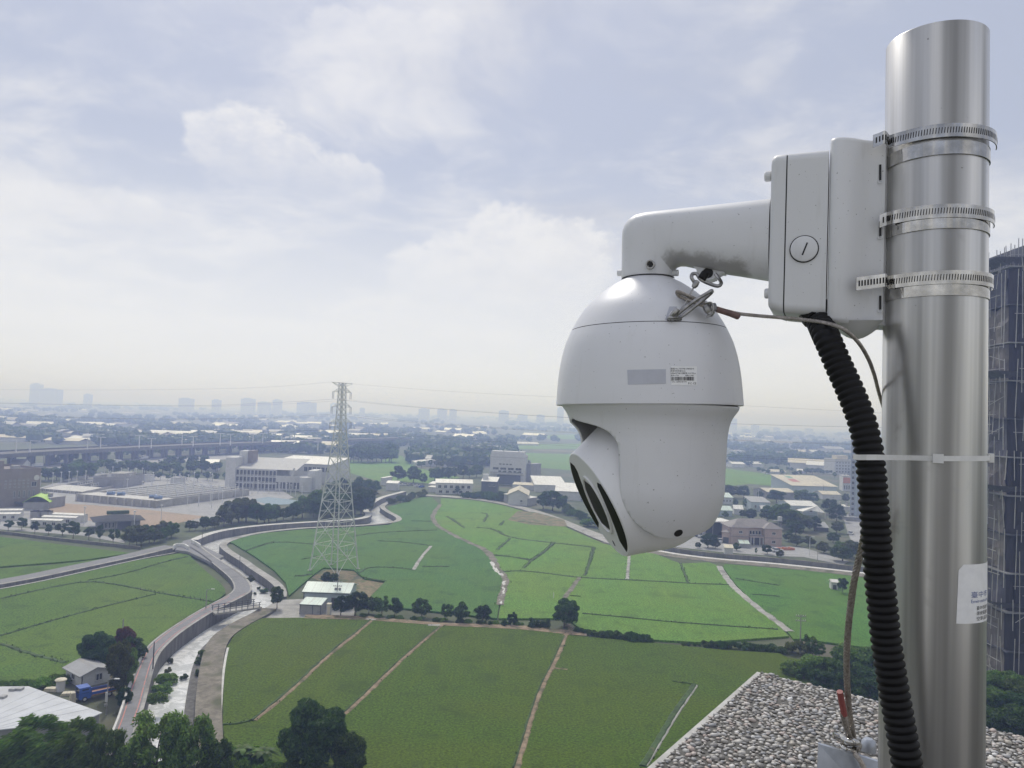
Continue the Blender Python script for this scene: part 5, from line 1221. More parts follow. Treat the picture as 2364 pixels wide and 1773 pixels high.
for pl, pr, yt, lb in (((258, 1350), (515, 1358), 1293, 'front white site cabin with a dark window behind the street trees'), ((352, 1328), (640, 1338), 1266, 'middle white site cabin with long pale roof'), ((440, 1305), (702, 1316), 1243, 'rear white site cabin nearest the gravel lot'), ((-80, 1300), (165, 1296), 1245, 'front white site cabin at the left edge by the condensers'), ((-40, 1272), (182, 1270), 1212, 'rear white site cabin at the left edge')):
    t, w, d, h = block('site_cabin', lb, 'cabin', ZA, pl, pr, yt, 3.2, m_wl, m_rw, 'gx', .35, .15, group='white site cabins')
    window(t, w*.40, -.01, h*.3, min(1.6, w*.13), h*.5); window(t, w*.7, -.01, h*.3, min(1.6, w*.13), h*.5)
for i, xx in enumerate((255, 345)):
    t, w, d, h = block('condenser_unit', ('left', 'right')[i]+' grey rooftop-style condenser unit behind the site cabins', 'condenser', ZA, (xx, 1272), (xx+68, 1275), 1222, 2.5, m_wg, m_rd, 'flat', 0, .05, group='grey condenser units')
    for s in (.3, .7): part(t, 'fan', m_wd, lambda mb: mb.lathe([(w*.16, 0), (w*.2, .35), (w*.14, .36), (0, .30)], 14).xf(Matrix.Translation((w*s, 1.25, h+.285))), 40)
t, w, d, h = block('guard_house', 'dark-roofed guard house with deep eaves behind the street trees', 'house', ZA, (835, 1378), (1185, 1362), 1305, 10, m_wg, m_rd, 'hip', 1.6, 1.8)
wgrid(t, w, h, 4, 1, .6, w*.4, h*.1, h*.9, .55, .8); part(t, 'porch_shade_slab', m_wd, lambda mb: mb.box(w*.42, -.35, 0, w*.78, -.02, h*.86)); [part(t, 'post', m_cpole, lambda mb: mb.box(x_, -1.5, 0, x_+.25, -1.25, h)) for x_ in (.1, w*.42, w*.8, w-.2)]  # dark slab on the front wall paints the shade of the porch
part(t, 'roof_garden', m_bund, lambda mb: mb.box(w*.25, 7, h+1.3, w*.8, 9, h+2.4))

# ---- treatment basins
def basin(label, zf, fl, fc, rc, wallh, lanes, name='settling_basin', deck=.18):
    a, b_, c_ = (ground(*zf(*p)) for p in (fl, fc, rc)); ux_ = (b_-a); vy_ = (c_-b_); t = empty(name, a, 0, label, 'basin')
    def Q(u, v): p = ux_*u + vy_*v; return (p.x, p.y)
    T = .012
    for u0_, u1_, v0_, v1_ in ((0, 1, 0, T), (0, 1, 1-T, 1), (0, T, T, 1-T), (1-T, 1, T, 1-T)): part(t, 'outer_wall', m_conc, lambda mb: mb.prism([Q(u0_, v0_), Q(u1_, v0_), Q(u1_, v1_), Q(u0_, v1_)], 0, wallh))
    part(t, 'front_deck', m_conc_lt, lambda mb: mb.prism([Q(T, T), Q(1-T, T), Q(1-T, deck), Q(T, deck)], 0, wallh-.15))
    for k in range(1, lanes): part(t, 'divider_wall', m_conc_lt, lambda mb: mb.prism([Q(k/lanes-.016, deck+.001), Q(k/lanes+.016, deck+.001), Q(k/lanes+.016, .985), Q(k/lanes-.016, .985)], 0, wallh-.05))
    for k in range(1, lanes): part(t, 'pipe_rail', m_wpole, lambda mb: mb.prism([Q(k/lanes-.004, deck), Q(k/lanes+.004, deck), Q(k/lanes+.004, .98), Q(k/lanes-.004, .98)], wallh+.9, wallh+1.1)); part(t, 'rail_posts', m_wpole, lambda mb: [mb.prism([Q(k/lanes-.004, v_), Q(k/lanes+.004, v_), Q(k/lanes+.004, v_+.006), Q(k/lanes-.004, v_+.006)], wallh-.04, wallh+.9) for v_ in np.linspace(deck+.01, .97, 9)])
    part(t, 'basin_water', m_rd, lambda mb: mb.sheet([Q(T, deck), Q(1-T, deck), Q(1-T, 1-T), Q(T, 1-T)], max(.3, wallh-2.3)))
    for k in range(10): part(t, 'buttress', m_conc_lt, lambda mb: mb.prism([Q(k/10+.02, -.012), Q(k/10+.028, -.012), Q(k/10+.028, -.0005), Q(k/10+.02, -.0005)], 0, wallh*.95))
    return t, Q, a
t, Q, a0 = basin('large grey concrete settling basin with long parallel lanes', ZA, (640, 1128), (1330, 1190), (2120, 1082), 3.0, 8)
for u, v, lb in ((.30, .10, 'left blue pump set on the basin deck'), (.40, .12, 'second blue pump set on the basin deck'), (.80, .12, 'third blue pump set near the basin corner'), (.90, .09, 'blue pump set closest to the basin corner')):
    q_ = Q(u, v); tp = empty('pump_set', (a0.x+q_[0], a0.y+q_[1], 2.86), .5, lb, 'pump', 'blue pump sets'); part(tp, 'base', m_wg, lambda mb: mb.box(-1.6, -.8, 0, 1.6, .8, .25)); part(tp, 'motor', m_rbl, lambda mb: mb.tube([(-1.5, 0, .85), (.4, 0, .85)], .6, 12), 40); part(tp, 'casing', m_rbl, lambda mb: mb.lathe([(.1, 0), (.8, .1), (.8, 1.0), (.3, 1.4), (0, 1.4)], 12).xf(Matrix.Translation((1.0, 0, .251))), 40)
basin('low sandy basin behind the settling lanes at left', ZA, (345, 1045), (700, 1075), (1050, 1000), 1.2, 3, deck=.5)
t, w, d, h = block('raised_tank', 'raised grey concrete tank block behind the basins', 'tank', ZA, (790, 1010), (1045, 1020), 940, 22, m_wg, m_conc, 'flat', 0, .1, par=1.0); part(t, 'upper_tank', m_conc, lambda mb: mb.box(w*.3, 6, h+.281, w*.8, 18, h+2.5))
for x_, y_, w_, lb in ((1090, 985, 50, 'small beige plant room behind the raised tank'), (1200, 965, 60, 'small grey plant room near the middle of the tree belt'), (1450, 985, 90, 'low white plant room before the school tower')):
    block('plant_room', lb, 'building', ZA, (x_, y_), (x_+w_, y_+3), y_-52, 6, m_wl, m_rg, 'flat', 0, .15)
# lamp posts round the basins: one mesh, many posts
def lamp_post(h):
    mb = MB(); mb.lathe([(.17, 0), (.13, h), (0, h)], 8); mb.box(-.34, -.34, h+.001, .34, .34, h+.36); return mb.mesh('lamp_post', m_wpole)
lp = lamp_post(6.0); k = 0
for xx, yy in [(343, 1005), (447, 995), (517, 988), (585, 982), (653, 978), (727, 975), (888, 935), (957, 935), (1028, 945), (1087, 945), (1155, 952), (1210, 945), (857, 995), (923, 985), (980, 1000), (1035, 1000), (1105, 1005), (1285, 1030), (1080, 1055), (1210, 1075), (1300, 985), (1475, 1000), (1420, 1055), (1620, 1060), (1600, 1010), (1650, 985), (1785, 985), (1770, 1055), (1800, 1000), (1940, 1040), (1958, 1010), (1580, 1090), (1860, 1120), (1595, 1160), (1690, 1175), (1790, 1150), (1800, 1190), (1890, 1170), (2000, 1100), (2065, 1095), (2195, 1060), (1370, 1310), (1140, 1370), (715, 1330)]:
    o = link('basin_lamp_post', lp); o.location = ground(*ZA(xx, yy)); tag(o, 'slim white lamp post standing among the settling basins', 'lamp post', 'lamp posts among the settling basins')
for i_, (xx, yy) in enumerate([(485, 1060), (538, 1055), (588, 1050), (628, 1062), (688, 1065), (720, 1060), (778, 1062), (815, 1078), (855, 1092), (910, 1090)]):
    o = link('court_lamp_post', lp); o.location = ground(*ZB(xx, yy)); o.scale = (1, 1, .8); tag(o, f'{ORD[i_]} slim white lamp post from the left by the blue sports court', 'lamp post', 'lamp posts round the sports court')
m_court = M('court_blue', (.17, .25, .31), .7, var=.1, scale=.2, world=True)
patch(ZB, [(480, 1118), (620, 1095), (880, 1125), (870, 1155), (640, 1165)], m_court, .08, 'sports_court')

# ---- school / hall with glazed front
P0, rz, w = spot(ZB, (345, 1022), (690, 1035)); h = z_at(P0, ZB(345, 852)[1]); t = empty('glazed_hall', P0, rz, 'long grey hall with glazed front, sloping roof and stair tower', 'building')
fl_h = h/3; d = 24
part(t, 'wall', m_wg, lambda mb: mb.box(0, 0, 0, w, d, h)); rf = roof_on(t, w*1.45, d, h, 'shed', h*.42, 1.0, m_rg)
for j in range(3):
    part(t, 'floor_band', m_wl, lambda mb: mb.box(-.3, -1.0, fl_h*(j+1)-.55, w+.2, -.02, fl_h*(j+1)-.02))
    n = 11
    for i in range(n): window(t, w*(i+.06)/n, -.01, fl_h*j+.5, w*.88/n, fl_h-1.1, bars=1)
for i in range(12): part(t, 'column', m_wl, lambda mb: mb.box(w*i/11-.2, -.9, 0, w*i/11+.2, -.55, h-.56))
# stair tower left, lower wing right, end wall, leaning pillar, rear hall
tw = w*.24; th_ = z_at(P0, ZB(300, 765)[1])*1.02
part(t, 'stair_tower', m_wl, lambda mb: mb.box(-tw, -1.5, 0, -.02, d*.4, th_)); part(t, 'tower_top', m_wl, lambda mb: mb.box(-tw*.45, d*.42, h+.3, w*.10, d*.8, th_*1.18)); part(t, 'roof_box', m_wb, lambda mb: mb.box(w*.11, d*.42, h+.3, w*.22, d*.8, th_*1.20))
lw = w*.78; h3 = h*.62
wing = part(t, 'low_wing', m_wl, lambda mb: mb.box(w+.02, -1.5, 0, w+lw, d*.7, h3)); part(t, 'terrace_wall', m_wl, lambda mb: mb.box(w+.02, -1.6, h3, w+lw, -1.2, h3+1.1))
for i in range(9): window(t, w+lw*(i+.1)/9, -1.51, h3*.12, lw*.78/9, h3*.55)
part(t, 'end_wall', m_wl, lambda mb: mb.box(w+lw+.02, -1.0, 0, w+lw+w*.2, d*.5, h*1.02)); part(t, 'leaning_pillar', m_wl, lambda mb: mb.add([(w*1.36, -1.3, h3), (w*1.40, -1.3, h3), (w*1.46, -1.3, h*1.12), (w*1.42, -1.3, h*1.12), (w*1.36, -.8, h3), (w*1.40, -.8, h3), (w*1.46, -.8, h*1.12), (w*1.42, -.8, h*1.12)], [(0, 1, 2, 3), (7, 6, 5, 4), (0, 4, 5, 1), (1, 5, 6, 2), (2, 6, 7, 3), (3, 7, 4, 0)]))
part(t, 'stair_drum', m_wl, lambda mb: mb.lathe([(3.2, 0), (3.2, h*.72), (0, h*.72)], 20).xf(Matrix.Translation((w+lw*.98, -3.5, 0))), 40)
t, w, d, h = block('rear_hall', 'broad hall with pale flat roof behind the glazed hall', 'building', ZB, (640, 960), (1150, 985), 800, 34, m_wl, m_rw, 'shed', 2.2, .5); wgrid(t, w, h, 6, 1, w*.55, w*.98, h*.55, h*.9, .8, .7)

# ---- centre cluster
t, w, d, h = block('white_house', 'white two-storey house with pale roof at the head of the fields', 'house', ZC, (205, 1070), (517, 1078), 975, 11, m_wl, m_rw, 'gx', 1.6, .3); wgrid(t, w, h, 6, 1, .5, w-.5, h*.5, h*.85, .55, .8); wgrid(t, w, h, 5, 1, .8, w-.8, h*.08, h*.38, .5, .8); part(t, 'belt_course', m_rg, lambda mb: mb.box(-.05, -.12, h*.44, w+.05, -.02, h*.47))
block('lean_to', 'low white lean-to left of the white two-storey house', 'shed', ZC, (140, 1052), (204, 1058), 1010, 8, m_wl, m_rw, 'shed', .8, .2)
t, w, d, h = block('dark_house', 'dark grey house with white sloping roof before the tall block', 'house', ZC, (592, 1060), (722, 1066), 962, 12, m_wd, m_rw, 'shed', 1.6, .3); window(t, w*.5, -.01, h*.6, w*.16, h*.2); window(t, w*.75, -.01, h*.6, w*.16, h*.2); part(t, 'stair_head', m_wl, lambda mb: mb.box(.3, 4, h+.6, w*.35, 8, h+3.6))
t, w, d, h = block('office_block', 'pale six-storey block with roof frames and planted balcony', 'building', ZC, (662, 985), (955, 1000), 755, 16, m_wl, m_rg, 'flat', 0, .2, par=1.2)
wgrid(t, w, h, 4, 1, w*.25, w*.65, h*.72, h*.79, .7, .8); wgrid(t, w, h, 4, 1, w*.06, w*.94, h*.54, h*.64, .8, .9); part(t, 'balcony', m_wl, lambda mb: mb.box(w*.02, -2.2, h*.40, w*.98, -.02, h*.43)); part(t, 'balcony_rail', m_wg, lambda mb: mb.box(w*.02, -2.2, h*.431, w*.98, -2.05, h*.47)); part(t, 'planting', m_bund, lambda mb: [mb.box(w*(.25+.07*i), -2.0, h*.431, w*(.25+.07*i)+w*.06, -1.0, h*(.46+.02*((i*7) % 3))) for i in range(9)]); wgrid(t, w, h, 5, 1, w*.22, w*.95, h*.44, h*.53, .6, .9); part(t, 'podium_shade_slab', m_wd, lambda mb: mb.box(w*.22, -.3, h*.02, w*.9, -.02, h*.36))  # dark slab before the wall paints the shade of a podium recess
part(t, 'penthouse', m_wl, lambda mb: mb.box(w*.0, 3, h+.3, w*.95, 13, h+z_at(t.location, ZC(700, 705)[1])-h)); [part(t, 'roof_frame', m_wl, lambda mb: mb.bar((w*k_, 4, h+2), (w*(k_+.10), 4, h+5.2), .5)) for k_ in (.30, .74)]
block('dark_annex', 'dark annex slab right of the pale six-storey block', 'building', ZC, (962, 985), (1012, 990), 815, 12, m_wg, m_rg, 'flat', 0, .1)
t, w, d, h = block('gable_shed', 'white gable-ended shed with wide pale roof at the field edge', 'shed', ZC, (822, 1165), (985, 1172), 1078, 22, m_wl, m_rc, 'gy', 2.6, .7); window(t, w*.62, -.01, h*.35, w*.12, h*.2)
block('shed_side_wing', 'low open wing with pale roof right of the gable-ended shed', 'shed', ZC, (990, 1172), (1065, 1160), 1110, 14, m_wg, m_rw, 'shed', 1.0, .3)
block('pale_warehouse', 'warehouse with bright white sloping roof behind the gable-ended shed', 'warehouse', ZC, (1050, 1052), (1312, 1060), 992, 26, m_wl, m_rw, 'shed', 3.0, .5)
block('pale_warehouse', 'white-roofed warehouse partly behind the camera head', 'warehouse', ZC, (1225, 1120), (1440, 1130), 1045, 26, m_wl, m_rw, 'shed', 2.2, .5)
block('pale_warehouse', 'long cream-roofed lean-to behind the gable-ended shed', 'warehouse', ZC, (860, 1030), (1050, 1040), 990, 8, m_wl, m_rc, 'shed', .8, .3)
for i, (xx, yy, w_, lb) in enumerate(((1580, 995, 20, 'small white hut left of the white canopy by the river head'), (1625, 1040, 100, 'white canopy shed by the river head'), (1990, 1045, 60, 'pale shed left of the white two-storey house'))):
    block('small_shed', lb, 'shed', ZB, (xx, yy), (xx+w_, yy+4), yy-62, 6, m_wl, m_rw, 'shed', .8, .2)
for i, (xx, yy, cc) in enumerate(((1745, 995, m_twhite), (1790, 998, m_twhite), (1835, 1000, m_wg), (1890, 1010, m_twhite), (1930, 1015, m_tblue))):
    car(ZB, (xx, yy), .3*i, cc, ('leftmost white car parked beyond the river head', 'second white car parked beyond the river head', 'grey car parked beyond the river head', 'white car parked nearest the pale shed', 'blue car parked nearest the pale shed')[i])

# ---- right-hand village
P0, rz, w = spot(ZD, (690, 1318), (1118, 1332)); h = z_at(P0, ZD(690, 1170)[1]); t = empty('pink_villa', P0, rz, 'pinkish two-storey villa with taupe hipped roof beside the canal', 'house'); d = 11
part(t, 'wall', m_wp, lambda mb: mb.box(0, 1.6, 0, w, d, h)); part(t, 'east_wing', m_wp, lambda mb: mb.box(w*.66, -.6, 0, w, 1.59, h)); part(t, 'west_wing', m_wp, lambda mb: mb.box(w*.02, .4, 0, w*.36, 1.59, h))
roof_on(t, w, d-1.6, h, 'hip', 2.6, .6, m_rp, y0=1.6); roof_on(t, w*.34, 6, h+.02, 'hip', 2.0, .6, m_rp, 'wing_roof', w*.66, -.6); roof_on(t, w*.34, 5, h+.02, 'hip', 1.8, .6, m_rp, 'wing_roof', w*.02, .4)
part(t, 'belt_course', m_rp, lambda mb: mb.box(w*.655, -.72, h*.46, w*1.005, -.61, h*.50)); part(t, 'belt_course', m_rp, lambda mb: mb.box(w*.015, .28, h*.46, w*.365, .39, h*.50))
window(t, w*.80, -.61, h*.66, w*.075, h*.16); window(t, w*.16, .39, h*.66, w*.075, h*.16); window(t, w*.80, -.61, h*.16, w*.075, h*.18)
for i in range(4): window(t, w*(.39+.06*i), 1.58, h*.60, w*.05, h*.22, bars=0)
part(t, 'balcony', m_wp, lambda mb: mb.box(w*.365, -.2, h*.46, w*.655, 1.59, h*.52)); part(t, 'balcony_rail', m_rp, lambda mb: mb.box(w*.37, -.2, h*.521, w*.65, -.05, h*.60)); part(t, 'porch_shade_slab', m_wd, lambda mb: mb.box(w*.40, 1.3, 0, w*.62, 1.59, h*.42)); [part(t, 'porch_column', m_wl, lambda mb: mb.lathe([(.18, 0), (.18, h*.455)], 10).xf(Matrix.Translation((w*x_, -.05, 0)), 0)) for x_ in (.395, .455, .575, .64)]  # dark slab under the balcony paints the porch's shade
t2, w2, d2, h2 = block('villa_garage', 'pale pink garage wing with low roof left of the villa', 'house', ZD, (612, 1300), (688, 1312), 1205, 6, m_wp, m_rp, 'hip', 1.0, .4); door(t2, .6, 0, w2-1.4, 2.2)
t, w, d, h = block('green_awning', 'small pale green awning in front of the villa', 'awning', ZD, (700, 1298), (772, 1302), 1240, 2.5, m_wp, m_rgreen, 'gx', .7, .3)
P0 = ground(*ZD(1105, 1200)); zt = h; t = empty('roof_tank', (P0.x, P0.y, 0), 0, 'round white water tank on a frame above the villa roof', 'tank'); zt = z_at(P0, ZD(1105, 1080)[1])
part(t, 'drum', m_wl, lambda mb: mb.lathe([(.9, zt-1.6), (.9, zt), (0, zt+.2)], 16), 40); [part(t, 'leg', m_wg, lambda mb: mb.box(x_-.08, y_-.08, 0, x_+.08, y_+.08, zt-1.6)) for x_ in (-.6, .6) for y_ in (-.6, .6)]; part(t, 'platform', m_wg, lambda mb: mb.box(-2.6, -.9, zt-1.85, 1.0, .9, zt-1.605))
P0, rz, w = spot(ZD, (425, 1262), (692, 1262)); h = z_at(P0, ZD(500, 1125)[1]); t = empty('open_garage', P0, rz, 'open-fronted dark garage under a flat pale roof', 'garage')
part(t, 'roof', m_rw, lambda mb: mb.box(-.6, -.6, h, w+.4, 9, h+.35)); part(t, 'back_wall', m_wd, lambda mb: mb.box(0, 8.2, 0, w, 8.6, h-.01)); part(t, 'side_wall', m_wd, lambda mb: mb.box(w-.3, 0, 0, w, 8.19, h-.01)); part(t, 'side_wall', m_wd, lambda mb: mb.box(0, 3, 0, .3, 8.19, h-.01)); [part(t, 'post', m_wg, lambda mb: mb.box(w*x_, -.1, 0, w*x_+.22, .12, h-.01)) for x_ in (.02, .4, .72)]
truck(ZD, (430, 1262), (470, 1240), m_twhite, m_twhite, 'white box truck backed up to the dark garage', 4.6, 1.6)
car(ZD, (602, 1298), 1.2, m_twhite, 'white car between the garage and the villa'); car(ZD, (1080, 1380), .2, m_twhite, 'white car parked under the tree before the villa'); car(ZD, (1710, 1232), 1.0, m_twhite, 'white van-like car beside the slim tower'); car(ZD, (1755, 1322), 1.1, m_wg, 'grey car on the yard below the slim tower')
block('garden_shed', 'small pale-roofed garden shed in front of the villa', 'shed', ZD, (636, 1400), (708, 1405), 1345, 3.5, m_wl, m_rc, 'shed', .6, .2); block('garden_shed', 'pale green roofed lean-to in front of the villa', 'shed', ZD, (765, 1345), (850, 1350), 1325, 4, m_wg, m_rgreen, 'shed', .7, .1)
P0 = ground(*ZD(1150, 1362)); t = empty('tile_stack', P0, .2, 'low stack of orange tiles right of the villa', 'pile'); [part(t, 'tile_row', M('orange_tile', (.46, .17, .09), .8, var=.2, scale=3), lambda mb: mb.box(-3+.8*i, -1, 0, -2.3+.8*i, 1, .9-.12*(i % 3))) for i in range(8)]
t, w, d, h = block('long_warehouse', 'long warehouse with bright cream roof and faded roof lettering', 'warehouse', ZD, (1212, 890), (1592, 900), 815, 30, m_wblue, m_rc, 'shed', 4.5, .6)
m_rt = M('faded_red', (.45, .10, .12), .7, var=.2); m_gt = M('faded_green', (.10, .30, .22), .7, var=.2)
def rmark(x, y, mt, w_, h_): 
    part(t, 'roof_letter', mt, lambda mb: xprism(mb, [(y, h+.16+4.5*(y+.6)/31.2), (y+h_, h+.16+4.5*(y+h_+.6)/31.2), (y+h_, h+.19+4.5*(y+h_+.6)/31.2), (y, h+.19+4.5*(y+.6)/31.2)], x, x+w_))
for i in range(4): rmark(w*(.18+.045*i), 10, m_rt, w*.030, 8)
for i in range(3): rmark(w*(.25+.045*i), 20, m_gt, w*.030, 7)
for i in range(4): rmark(w*(.45+.12*i), 12, m_rg, w*.008, 9)
for i, (pl, pr, yt, dd_, wm, rm, kd, lb) in enumerate((((608, 972), (706, 976), 915, 10, m_wl, m_rgreen, 'shed', 'white shed with pale green roof nearest the camera body'), ((862, 1030), (1022, 1036), 955, 12, m_wblue, m_rg, 'shed', 'blue-grey walled shed behind the round trees'), ((1000, 925), (1238, 930), 870, 18, m_wg, m_rc, 'gx', 'long low cream-roofed workshop beyond the villa trees'),
        ((1200, 1062), (1425, 1070), 985, 18, m_wblue, m_rw, 'gx', 'pale blue shed with white roof above the villa trees'), ((950, 1040), (1002, 1042), 1015, 5, m_wl, m_rw, 'gx', 'tiny white hut between two trees'), ((718, 1060), (792, 1064), 1015, 7, m_wl, m_rw, 'gx', 'small white gabled hut left of the trees'), ((572, 1075), (702, 1080), 1025, 9, m_wblue, m_rgreen, 'gx', 'pale green roofed shed close to the camera body'),
        ((1425, 1205), (1520, 1210), 1172, 6, m_wd, m_rg, 'shed', 'dark lean-to with grey roof right of the villa trees'), ((1470, 930), (1625, 935), 890, 12, m_wl, m_rc, 'gx', 'low cream-roofed row in front of the long warehouse'), ((1640, 1025), (1705, 1028), 995, 10, m_wl, m_rw, 'flat', 'white flat-roofed shed touching the slim tower'),
        ((1670, 1115), (1800, 1122), 1085, 10, m_wg, m_rg, 'flat', 'grey entrance canopy at the foot of the slim tower'), ((1255, 712), (1330, 716), 690, 10, m_wl, m_rw, 'gx', 'white-roofed farm shed beyond the far green field'), ((700, 660), (812, 664), 630, 18, m_wl, m_rw, 'gx', 'white-roofed farm building on the far field edge'), ((1000, 718), (1160, 724), 695, 14, m_wl, m_rc, 'gx', 'pale row of roofs along the far green field'), ((740, 560), (810, 562), 520, 20, m_wl, m_rw, 'flat', 'distant white flat block above the far field'), ((980, 540), (1090, 542), 512, 25, m_wl, m_rc, 'gx', 'distant cream roof above the far field'))):
    t, w, d, h = block('village_shed', lb, 'shed', ZD, pl, pr, yt, dd_, wm, rm, kd, 1.6, .3)
    if i in (0, 1, 3): wgrid(t, w, h, 3, 1, w*.1, w*.9, h*.3, h*.75, .4, .7)
P0 = ground(*ZD(1360, 1085)); t = empty('tent_canopy', P0, 0, 'white peaked tent canopy beside the pale blue shed', 'tent'); zc_ = z_at(P0, ZD(1390, 985)[1])
part(t, 'fabric', m_rw, lambda mb: mb.add([(-5, -4, zc_*.55), (6, -4, zc_*.5), (6, 5, zc_*.55), (-5, 5, zc_*.5), (3.5, 0, zc_), (0, -2, zc_*.62), (0, 3, zc_*.62)], [(0, 5, 4), (5, 1, 4), (1, 2, 4), (2, 6, 4), (6, 3, 4), (3, 0, 4)])); [part(t, 'post', m_wpole, lambda mb: mb.box(x_-.1, y_-.1, 0, x_+.1, y_+.1, zc_*.5)) for x_ in (-4.9, 5.9) for y_ in (-3.9, 4.9)]
t, w, d, h = block('apartment_block', 'cream five-storey apartment block left of the slim tower', 'building', ZD, (1572, 720), (1712, 724), 600, 18, m_wl, m_rc, 'flat', 0, .2, par=1.0); wgrid(t, w, h, 5, 4, w*.05, w*.95, h*.1, h*.95, .5, .5); part(t, 'stair_head', m_rc, lambda mb: mb.box(w*.25, 4, h+.3, w*.95, 12, h+4.5))
t, w, d, h = block('shop_block', 'three-storey block with orange signboard beside the slim tower', 'building', ZD, (1642, 862), (1712, 866), 735, 14, m_wl, m_rg, 'flat', 0, .2); part(t, 'signboard', M('sign_orange', (.55, .20, .10), .6, var=.15, scale=.5), lambda mb: mb.box(w*.05, -.4, h*.55, w*.95, -.02, h*.92)); wgrid(t, w, h, 3, 1, w*.1, w*.9, h*.1, h*.45, .6, .8)
t, w, d, h = block('slim_tower', 'tall slim pale apartment tower half hidden by the conduit', 'building', ZD, (1702, 1105), (1860, 1118), 440, 16, M('tower_skin', (.36, .40, .47), .7, var=.08, scale=.3), m_rg, 'flat', 0, .1, par=1.5)
wgrid(t, w, h, 1, 14, w*.02, w*.26, h*.04, h*.97, .62, .62); wgrid(t, w, h, 2, 14, w*.45, w*.98, h*.04, h*.97, .35, .5); part(t, 'roof_core', m_wblue, lambda mb: mb.box(w*.25, 4, h+.3, w*.8, 12, h+7)); part(t, 'corner_fin', m_wblue, lambda mb: mb.box(w*.28, -.5, 0, w*.36, -.02, h+2))
t, w, d, h = block('field_hut', 'tiny white hut with a leaning sign beside the right field', 'hut', ZH, (572, 150), (628, 154), 80, 2.4, m_wl, m_rw, 'gx', .6, .2); door(t, .4, 0, .9, 1.6)

# ---- scaffolded tower at the right edge
P0, rz, w = spot(lambda x, y: (x, y), (2322, 1592), (2560, 1606)); h = z_at(P0, 615); d = 26
t = empty('scaffolded_tower', P0, rz, 'unfinished tower wrapped in dark scaffold netting at the right edge', 'building')
def netting(name, c1, c2, sc_):
    m = bpy.data.materials.new(name); m.use_nodes = True; g = NG(m.node_tree); b = m.node_tree.nodes['Principled BSDF']; P = g.node('ShaderNodeTexCoord').outputs['Object']
    mp = g.node('ShaderNodeMapping'); g.l.new(P, mp.inputs[0]); mp.inputs['Scale'].default_value = sc_; n_ = g.noise(mp.outputs[0], 1.0, 5, .65, .5); n2_ = g.noise(P, .18, 4, .6)
    c = g.mix(g.ss(n_, .3, .7), c1, c2); c = g.mix(g.ss(n2_, .5, .75, 0, .6), c, tuple(v*.55 for v in c1)); g.l.new(c, b.inputs['Base Color']); b.inputs['Roughness'].default_value = .85
    bn = g.node('ShaderNodeBump'); bn.inputs['Strength'].default_value = .8; bn.inputs['Distance'].default_value = .3; g.l.new(n_, bn.inputs['Height']); g.l.new(bn.outputs[0], b.inputs['Normal']); return m
m_netd = netting('net_dark', (.022, .020, .026), (.046, .042, .050), (.6, .6, .12)); m_netl = netting('net_light', (.150, .135, .128), (.22, .198, .182), (1.4, 1.4, .1)); m_netm = netting('net_mid', (.09, .09, .11), (.13, .13, .155), (1.2, 1.2, .15))
part(t, 'core', m_wd, lambda mb: mb.box(1.0, 1.0, 0, w, d-1, h-1.5))
nfl = int(h/6.6); fh = h/nfl
for j in range(nfl):
    zz0, zz1 = fh*j+.05, fh*(j+1)-.25; o_ = .25*math.sin(j*2.1); segs = 7
    rows = [[(1.2 + (w-1.2)*i/segs, -.05-.5*random.random()-o_, z_) for i in range(segs+1)] for z_ in np.linspace(zz0, zz1, 6)]
    mb = MB(); mb.grid(rows); mb.build('front_net', m_netd, t)
    rows = [[(.35*math.sin(i*1.7+j)+random.uniform(-.25, .25)-o_*.5, .6 + (d-.6)*i/16, z_+(random.uniform(-.5, .3) if k_ in (0, 5) else 0)) for i in range(16, -1, -1)] for k_, z_ in enumerate(np.linspace(zz0, zz1, 6))]
    mb = MB(); mb.grid(rows); mb.build('side_net', m_netm if j % 4 == 2 else m_netl, t)
    rows = [[(0-o_*.5, .6, z_), (.5, .1, z_), (1.2, -.05-o_, z_)] for z_ in (zz0, zz1)]; mb = MB(); mb.grid(rows); mb.build('corner_net', m_netd, t)
    part(t, 'ledge', m_wg if j % 3 else m_wd, lambda mb: mb.box(-.55, -.75, fh*(j+1)-.22, w, d, fh*(j+1)-.02))
    if j % 3 == 1: part(t, 'catch_fan', m_netm, lambda mb: mb.add([(-.4, .5, fh*(j+1)+.4), (-.4, d, fh*(j+1)+.4), (-2.6, d, fh*(j+1)+1.6), (-2.6, -.5, fh*(j+1)+1.6), (w, -.5, fh*(j+1)+.4), (w, -2.4, fh*(j+1)+1.5)], [(0, 1, 2, 3), (0, 3, 5, 4)]))
mb = MB()
qs = random.Random(9)
for i in range(16):
    z_a = 0.0
    while z_a < h:
        z_b = z_a + qs.uniform(5, 14); x_ = .6+w*i/16+qs.uniform(-.25, .25); mb.bar((x_, -.95+qs.uniform(-.3, .2), z_a), (x_+qs.uniform(-.25, .25), -.95+qs.uniform(-.3, .2), min(h+1.5, z_b)), .10)
        y_ = d*i/16+qs.uniform(-.3, .3); mb.bar((-.75+qs.uniform(-.4, .3), y_, z_a), (-.75+qs.uniform(-.4, .3), y_+qs.uniform(-.3, .3), min(h+1.5, z_b)), .10); z_a = z_b + qs.uniform(0, 2)
for j in range(int(h/1.9)):
    zj = 1.9*j+qs.uniform(.4, 1.4); x0_ = w*qs.uniform(0, .3); mb.bar((x0_, -.97, zj), (w*qs.uniform(.4, 1), -.97, zj+qs.uniform(-.25, .25)), .09); mb.bar((-.8, d*qs.uniform(0, .3), zj), (-.8, d*qs.uniform(.4, 1), zj+qs.uniform(-.25, .25)), .09)
    if j % 3 == 0: mb.bar((-.85, d*qs.random(), zj), (-.85, d*qs.random(), zj+5), .08); mb.bar((w*qs.random(), -1.0, zj), (w*qs.random(), -1.0, zj+5), .08)
